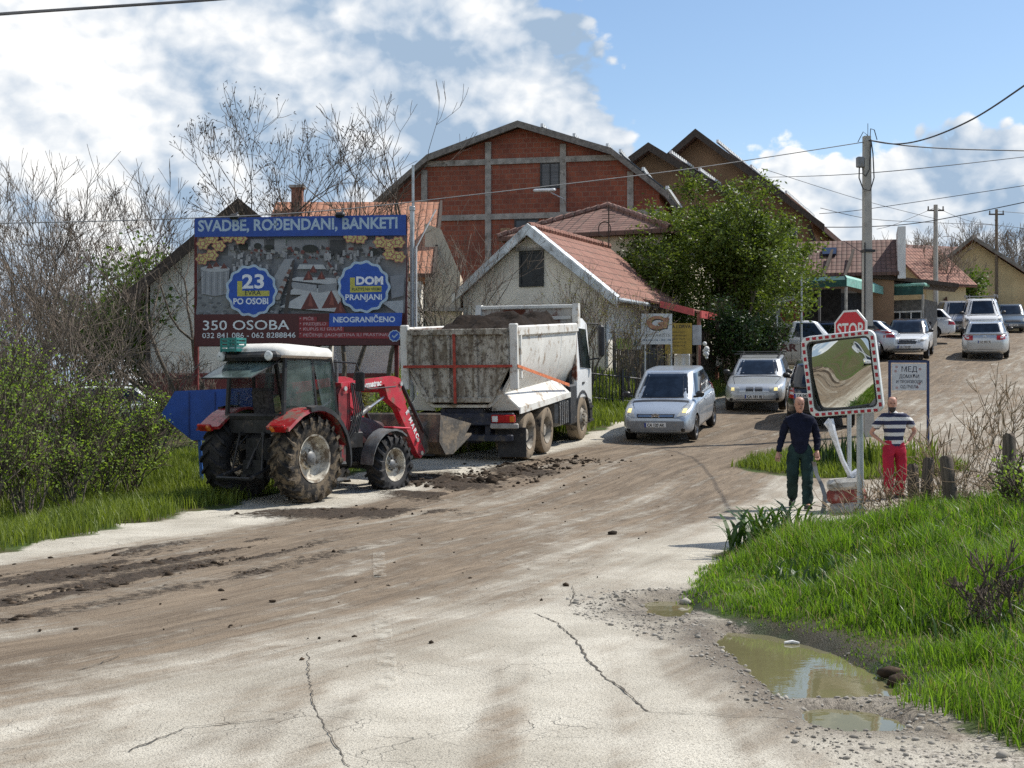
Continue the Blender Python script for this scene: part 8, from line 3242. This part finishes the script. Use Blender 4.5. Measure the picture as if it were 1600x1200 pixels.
J2 = {'pelvis': V3(.0, .0, .93), 'chest': V3(-.0, .01, 1.29), 'neck0': V3(-.02, .0, 1.46), 'neck1': V3(-.035, -.02, 1.53), 'head': V3(-.045, -.04, 1.625),
      'shr': V3(-.20, .0, 1.39), 'elr': V3(-.38, .10, 1.13), 'wrr': V3(-.22, -.02, .98), 'shl': V3(.20, .0, 1.39), 'ell': V3(.40, .08, 1.16), 'wrl': V3(.24, .0, .97),
      'hipr': V3(-.10, 0, .88), 'knr': V3(-.11, -.03, .48), 'anr': V3(-.08, .02, .085), 'toer': V3(-.12, -.12, .04), 'hipl': V3(.10, 0, .88), 'knl': V3(.13, -.01, .48), 'anl': V3(.14, .16, .085), 'toel': V3(.20, .03, .04),
      'hdr': V3(.55, -.35, -.45), 'hdl': V3(-.6, -.3, -.45), 'pnr': V3(.3, .3, .8), 'pnl': V3(-.3, .3, .8)}
a, b_ = top_(J2, .72, .0, (.088, .064, .048))
c_, d_ = trousers(J2, (.120, .094, .086))
person('bearded man in striped T-shirt and red trousers, hands on hips, by the honey sign', 1397, 755, 24.2, J2, [('tshirt', a, b_, STRIPE), ('trousers', c_, d_, REDT)], True, R(-14), R(4), R(4))

# ------------------------------------------------------------------ beside the small house
LT = thing('lean_to_shed', 'open lean-to with red roof edge and lattice front against the small house', 'shed', hs.location, R(-25.5))
z0 = 1.9 - hs.location.z
PINK = mat('red_sheet_edge', (.46, .085, .08), .6, var=.15)
mb = MB()
P = [(2.4, 2.4, 2.38), (2.4, 5.1, 2.38), (4.55, 5.1, 1.85), (4.55, 3.0, 1.85), (3.4, 2.4, 2.14)]
mb.loft([P, [(x, y, z - .07) for x, y, z in P]])
ro = mb.build('roof', ROOFRED, LT)
mb = MB()
mb.prism([(2.95, 1.88), (5.15, 1.88), (5.15, 1.64), (2.95, 1.64)], 4.54, 4.60, 'YZ')
mb.prism([(3.4, 2.19), (4.53, 1.90), (4.53, 1.68), (3.4, 1.98)], 2.36, 2.42)
mb.build('fascia', PINK, ro)
for x, y in ((4.48, 5.0), (4.48, 3.05), (3.4, 2.5)):
    mb = MB()
    mb.box((x, y, .75), (.10, .10, 2.1))
    mb.build('post', mat('rusty_post', (.28, .12, .085), .8, var=.3), LT)
mb = MB()
for k in range(10):
    mb.box((4.46, 3.05 + k * .21, .6), (.03, .035, 1.3))
for k in range(7):
    mb.box((4.44, 4.05, .02 + k * .19), (.03, 1.95, .035))
mb.build('lattice', DARKWOOD, LT)
mb = MB()
mb.box((3.3, 3.9, .6), (1.5, 2.0, 1.6))
mb.build('stored_boxes', mat('dim_clutter', (.05, .045, .04), .9, var=.6, scale=3), LT)
WH = mat('washed_cotton', (.72, .71, .68), .9, var=.08, scale=4, bump=.4, bscale=6)


def cloth(name, label, u0, u1, v0, v1, Y, m_, cat, group=None, seed=1):
    a, e = at(u0, v0, Y), at(u1, v1, Y)
    rg = random.Random(seed)
    rows = []
    for i in range(9):
        row = []
        for j in range(13):
            s_, t_ = j / 12, i / 8
            x = a.x + (e.x - a.x) * s_ + rg.uniform(-.01, .01) * t_
            row.append((x, Y + .035 * math.sin(s_ * 14 + seed) * (.3 + t_), a.z + (e.z - a.z) * t_ * (1 + .06 * math.sin(s_ * 5 + seed))))
        rows.append(row)
    mb = MB()
    mb.grid(rows)
    o = mb.build(name, m_, smooth=1, recalc=False)
    md = o.modifiers.new('t', 'SOLIDIFY')
    md.thickness = .006
    bake(o)
    return tag(o, label, cat, group)


cloth('hanging_cloth', 'white cloth drying right of the lean-to post', 1119, 1131, 551, 571, 46.3, WH, 'cloth', 'laundry', 1)
cloth('hanging_cloth', 'narrower pinkish cloth at the right end of the washing line', 1134, 1141, 551, 570, 46.3, mat('pink_cotton', (.62, .52, .50), .9), 'cloth', 'laundry', 2)
cloth('hanging_cloth', 'cream cloth hanging under the left side of the yellow board', 1040, 1050, 553, 576, 42.6, mat('cream_cotton', (.60, .53, .36), .9, bump=.4, bscale=6), 'cloth', 'laundry', 3)
cloth('hanging_cloth', 'wide white curtain hanging below the yellow board', 1053, 1078, 553, 582, 42.6, WH, 'cloth', 'laundry', 4)
mb = MB()
for k, (u, v, r_) in enumerate(((1101, 537, .07), (1104, 545, .09), (1103, 553, .10), (1106, 549, .05), (1100, 548, .05), (1104, 559, .05))):
    mb.lathe([(.001, -r_), (r_ * .7, -r_ * .7), (r_, 0), (r_ * .7, r_ * .7), (.001, r_)], at(u, v, 44.0), (0, 0, 1), 8)
tag(mb.build('rag_bundle', WH, smooth=1), 'white bundle of rags tied to the lattice of the lean-to', 'rags')


def board(name, label, u0, u1, v0, v1, Y, m_, posts=(), rz=0.0, pm=GALV, cat='sign'):
    a, e = at(u0, v1, Y), at(u1, v0, Y)
    g0 = g1((a.x + e.x) / 2, Y)
    T = thing(name, label, cat, (a.x, Y, g0), rz)
    w_, h_, zb = e.x - a.x, e.z - a.z, a.z - g0
    mb = MB()
    mb.box((w_ / 2, 0, zb + h_ / 2), (w_, .03, h_))
    bo = mb.build('panel', m_, T)
    for u in posts:
        mb = MB()
        x = at(u, v0, Y).x - a.x
        mb.cyl((x, .05, -.3), (x, .05, zb + h_), .028, 8)
        mb.build('post', pm, T)
    return T, bo, w_, h_, zb


T, bo, w_, h_, zb = board('stockyard_sign', 'white board with a big copper-coloured letter on two thin posts', 1002, 1050, 490, 538, 41.0, mat('sign_white', (.55, .57, .57), .5, var=.05), (1008, 1049))
COP, BLK_ = mat('copper_print', (.38, .19, .11), .5, var=.15), mat('black_print', (.02, .018, .018), .6)
for m_, ox_, oz_, y in ((BLK_, .015, -.035, -.0165), (COP, 0, 0, -.0185)):
    mb = MB()
    P0, P1 = [], []
    for k in range(25):
        a = R(20 + k * 285 / 24)
        P0.append((w_ * .50 + ox_ + .34 * w_ * .98 * math.cos(a), y, zb + h_ * .70 + oz_ + .225 * h_ * math.sin(a)))
        P1.append((w_ * .53 + ox_ + .20 * w_ * math.cos(a), y, zb + h_ * .715 + oz_ + .115 * h_ * math.sin(a)))
    mb.grid([P0, P1])
    mb.face([(w_ * q[0] + ox_, y - .0004, zb + h_ * q[1] + oz_) for q in ((.70, .86), (.90, .88), (.84, .54), (.60, .50), (.66, .62), (.50, .70), (.72, .74))])
    o = mb.build('large_letter', m_, bo, recalc=False)
    for f in o.data.polygons:
        if f.normal.y > 0:
            f.flip()
mb = MB()
put_text(mb, 'STOVARIŠTE', .12, (w_ / 2, -.016, zb + h_ * .25), (1, 0, 0), (0, 0, 1), .001, width=w_ * .9, bold=.001)
mb.build('lettering', mat('grey_print', (.22, .22, .21), .6), bo, recalc=False)
mb = MB()
put_text(mb, '062 450 176 - 450 178', .07, (w_ / 2, -.016, zb + h_ * .11), (1, 0, 0), (0, 0, 1), .001, width=w_ * .92, bold=.001)
mb.build('phone_line', mat('blue_print', (.02, .08, .16), .6), bo, recalc=False)
T, bo, w_, h_, zb = board('yellow_board', 'mustard yellow board with dark text beside the white letter board', 1039, 1081, 505, 553, 42.2, mat('mustard', (.36, .24, .035), .6, var=.2, scale=3), (1042, 1080), pm=OLDWOOD)
mb = MB()
put_text(mb, 'PILA I DRVA', .14, (w_ / 2, -.016, zb + h_ * .84), (1, 0, 0), (0, 0, 1), .001, width=w_ * .92, bold=.003)
for k, q in enumerate(('OGREVNO DRVO', 'BUKVA HRAST', 'BRIKET PELET', 'PREVOZ', 'SEČENJE DRVA')):
    put_text(mb, q, .07, (w_ * .48, -.016, zb + h_ * (.68 - k * .11)), (1, 0, 0), (0, 0, 1), .001, width=w_ * (.55 + .1 * (k % 2)))
mb.build('lettering', BLK_, bo, recalc=False)
T, bo, w_, h_, zb = board('guesthouse_sign', 'green and white board with script lettering left of the white letter board', 962, 1004, 514, 546, 42.4, mat('sign_white', (.55, .57, .57)), (966, 1000), pm=OLDWOOD)
mb = MB()
put_text(mb, 'Pansion', .20, (w_ * .55, -.016, zb + h_ * .66), (1, 0, 0), (0, 0, 1), .001, width=w_ * .86, shear=.3, bold=.002)
mb.build('lettering', mat('grey_print', (.22, .22, .21), .6), bo, recalc=False)
mb = MB()
mb.box((w_ * .31, -.018, zb + h_ * .27), (w_ * .58, .006, h_ * .52))
mb.build('green_field', mat('lime_print', (.30, .46, .06), .6), bo)
mb = MB()
mb.mesh([(w_ * .66, -.02, zb + h_ * .12), (w_ * .82, -.02, zb + h_ * .3), (w_ * .66, -.02, zb + h_ * .5), (w_ * .70, -.02, zb + h_ * .3)], [(0, 1, 2, 3)])
mb.build('teal_arrow', mat('teal_print', (.02, .20, .25), .6), bo)
board('grey_poster', 'pale grey notice beside the yellow board', 1082, 1096, 508, 539, 42.8, mat('grey_notice', (.40, .41, .42), .6), (1090,), pm=OLDWOOD)
T, bo, w_, h_, zb = board('advert_panel', 'large grey panel with a dark red disc half hidden by the green tree', 1192, 1250, 463, 512, 50.5, mat('panel_grey', (.40, .39, .37), .7, var=.06), (1196, 1246))
mb = MB()
mb.lathe([(.001, 0), (.42, 0), (.42, .01), (.001, .01)], (w_ * .78, -.03, zb + h_ * .48), (0, 1, 0), 28)
rd = mb.build('red_disc', mat('dark_red_print', (.22, .018, .02), .6, var=.2), bo)
mb = MB()
put_text(mb, 'DOMAĆA KUHINJA', .10, (w_ * .78, -.0315, zb + h_ * .46), (1, 0, 0), (0, 0, 1), .001, width=.62, bold=.002)
mb.build('lettering', mat('cream_print', (.50, .40, .30), .6), rd, recalc=False)


def pfence(name, label, pts, h_, step, m_, sz=(.03, .03), rails=(.15, .8), posts=1.6, plank=False):
    T = thing(name, label, 'fence', (pts[0][0], pts[0][1], g1(*pts[0])))
    ob = T.location
    mbp, mbr = MB(), MB()
    L = 0
    for (x0, y0), (x1, y1) in zip(pts[:-1], pts[1:]):
        l = math.hypot(x1 - x0, y1 - y0)
        n = int(l / step)
        rot = Matrix.Rotation(math.atan2(y1 - y0, x1 - x0), 3, 'Z')
        for i in range(n):
            k = i / n
            x, y = x0 + (x1 - x0) * k, y0 + (y1 - y0) * k
            hh_ = h_ * rnd.uniform(.93, 1.05)
            mbp.box((x - ob.x, y - ob.y, g1(x, y) - ob.z + hh_ / 2), (sz[0], sz[1], hh_), rot)
        for r_ in rails:
            mbr.tube([(x0 - ob.x, y0 - ob.y, g1(x0, y0) - ob.z + h_ * r_), (x1 - ob.x, y1 - ob.y, g1(x1, y1) - ob.z + h_ * r_)], .022, 5)
        for i in range(int(l / posts) + 1):
            k = i * posts / l
            x, y = x0 + (x1 - x0) * k, y0 + (y1 - y0) * k
            q = MB()
            q.box((x - ob.x, y - ob.y, g1(x, y) - ob.z + h_ * .52), (.07, .07, h_ * 1.08), rot)
            q.build('post', m_, T)
    o = mbp.build('planks' if plank else 'pickets', m_, T)
    if len(mbp.f) > 600:
        o['kind'] = 'stuff'
    mbr.build('rails', m_, T)
    return T


pfence('garden_fence', 'dark iron garden fence in the grass between the truck cab and the people carrier', [(at(905, 600, 39.6).x, 39.6), (at(1003, 600, 41.0).x, 41.0)], 1.05, .12, BLACKM, (.02, .02))
pfence('plank_fence', 'grey plank fence behind the copper letter board', [(at(960, 600, 42.9).x, 42.9), (at(1040, 600, 43.6).x, 43.6)], 1.5, .13, mat('grey_planks', (.11, .105, .10), .9, var=.4, scale=4, stretch=(6, 6, .6)), (.115, .025), plank=True)
pfence('brown_gate', 'brown board gate left of the parked silver van', [(at(1448, 500, 78).x, 78), (at(1482, 500, 77).x, 77)], 2.1, .13, mat('brown_boards', (.10, .055, .045), .8, var=.3), (.12, .03), plank=True)
mb = MB()
mb.box((0, 0, .2), (.62, .42, .42), None, .02)
o = mb.build('wooden_crate', OLDWOOD)
c_ = at(1085, 590, 43.2)
o.location = (c_.x, 43.2, g1(c_.x, 43.2) + .35)
tag(o, 'brown crate standing against the lattice of the lean-to', 'crate')
mb = MB()
mb.lathe([(.05, 0), (.22, .08), (.26, .25), (.18, .42), (.06, .48)], (0, 0, 0), (0, 0, 1), 10, caps=True)
o = mb.build('refuse_sack', mat('green_plastic', (.06, .22, .18), .4, var=.4, scale=9), smooth=40)
c_ = at(1098, 590, 42.9)
o.location = (c_.x, 42.9, g1(c_.x, 42.9) + .2)
tag(o, 'green plastic sack at the foot of the lattice', 'sack')

# ------------------------------------------------------------------ mud, stones, litter
def clods(name, pts, seed, m_):
    rg = np.random.RandomState(seed)
    ico = [(0, 0, 1), (.89, 0, .45), (.28, .85, .45), (-.72, .53, .45), (-.72, -.53, .45), (.28, -.85, .45), (.72, .53, -.45), (-.28, .85, -.45), (-.89, 0, -.45), (-.28, -.85, -.45), (.72, -.53, -.45), (0, 0, -1)]
    fc = [(0, 1, 2), (0, 2, 3), (0, 3, 4), (0, 4, 5), (0, 5, 1), (1, 6, 2), (2, 7, 3), (3, 8, 4), (4, 9, 5), (5, 10, 1), (6, 7, 2), (7, 8, 3), (8, 9, 4), (9, 10, 5), (10, 6, 1), (11, 7, 6), (11, 8, 7), (11, 9, 8), (11, 10, 9), (11, 6, 10)]
    I, Fq = np.array(ico), np.array(fc)
    V, F = [], []
    for k, (x, y, r_) in enumerate(pts):
        sc = np.array([rg.uniform(.7, 1.5), rg.uniform(.7, 1.4), rg.uniform(.45, .9)]) * r_
        v = I * sc * rg.uniform(.65, 1.25, (12, 1))
        a = rg.uniform(0, 6.28)
        ca, sa = math.cos(a), math.sin(a)
        v = np.stack([v[:, 0] * ca - v[:, 1] * sa + x, v[:, 0] * sa + v[:, 1] * ca + y, v[:, 2]], 1)
        F.append(Fq + 12 * k)
        V.append(v)
    V = np.concatenate(V)
    F = np.concatenate(F)
    P = np.array([(p[0], p[1]) for p in pts])
    zz = gz(P[:, 0], P[:, 1]) + np.array([p[2] for p in pts]) * .15
    V[:, 2] += np.repeat(zz, 12)
    o = np_mesh(name, V, F, m_)
    o['kind'] = 'stuff'
    return o


CLOD = mat('mud_clods', (.038, .027, .018), .95, var=.5, scale=3, dirt=((.12, .085, .058), .4, 6))
pts = []
k1 = np.where(dm > .45)[0]
k1 = k1[(fy_[k1] > 9) & (fy_[k1] < 30)]
sel = nr.choice(k1, 7000)
for i in sel:
    r_ = nr.gamma(1.1, .0075) + .004
    pts.append((fx_[i] + nr.normal(0, .06), fy_[i] + nr.normal(0, .06), min(r_, .06)))
k2 = np.where((mud > .3) & (fy_ > 9) & (fy_ < 32) & (fx_ > -8) & (fx_ < 6))[0]
for i in nr.choice(k2, 160):
    pts.append((fx_[i], fy_[i], abs(nr.normal(0, .012)) + .006))
clods('mud', pts, 5, CLOD)
# spilled spoil heap between tractor and truck
pts = []
for cx_, cy_, sx, sy, n_, r_ in ((-1.15, 26.3, .65, .35, 420, .05), (.15, 28.4, .5, .45, 320, .045), (-.3, 27.4, .6, .4, 400, .035), (1.2, 29.6, .5, .25, 300, .03)):
    for k in range(n_):
        pts.append((cx_ + nr.normal(0, sx), cy_ + nr.normal(0, sy), nr.gamma(1.2, r_ * .32) + .007))
clods('spilled_soil', pts, 6, CLOD)
PEB = mat('grey_pebbles', (.30, .275, .235), .9, var=.4, scale=2)
pts = []
k3 = np.where((gravel > .25) & (soil < .5) & (fy_ > 6.5) & (fy_ < 13.5) & (fx_ > .3) & (fx_ < 3.2))[0]
for i in nr.choice(k3, 3200):
    pts.append((fx_[i] + nr.normal(0, .04), fy_[i] + nr.normal(0, .04), nr.gamma(1.0, .0045) + .003))
clods('gravel', pts, 8, PEB)
for i, (u, v, r_, lb, m_) in enumerate(((1072, 936, .07, 'pale broken stone at the corner of the grass bank', PEB), (1066, 944, .05, 'smaller pale stone beside the brown puddle', PEB), (1172, 963, .045, 'pale stone at the upper edge of the large puddle', PEB),
                                        (1390, 1050, .10, 'dark clod of earth at the grass edge of the large puddle', CLOD), (1405, 1062, .08, 'second dark earth clod beside the large puddle', CLOD), (957, 836, .10, 'dark lump of mud alone on the road', CLOD), (901, 711, .09, 'dark lump of mud on the road right of the truck', CLOD))):
    x, y = gp(u, v) if u != 901 else (at(901, 711, 30.3).x, 30.3)
    o = clods('stone' if m_ is PEB else 'mud_lump', [(x, y, r_)], 60 + i, m_)
    del o['kind']
    tag(o, lb, 'stone' if m_ is PEB else 'mud lump')
mb = MB()
x, y = gp(1236, 997)
mb.tube([(x - .05, y, -.035), (x + .01, y + .01, -.03), (x + .06, y - .01, -.035)], [.010, .014, .008], 8)
tag(mb.build('litter', WH), 'scrap of white litter lying in the large puddle', 'litter')
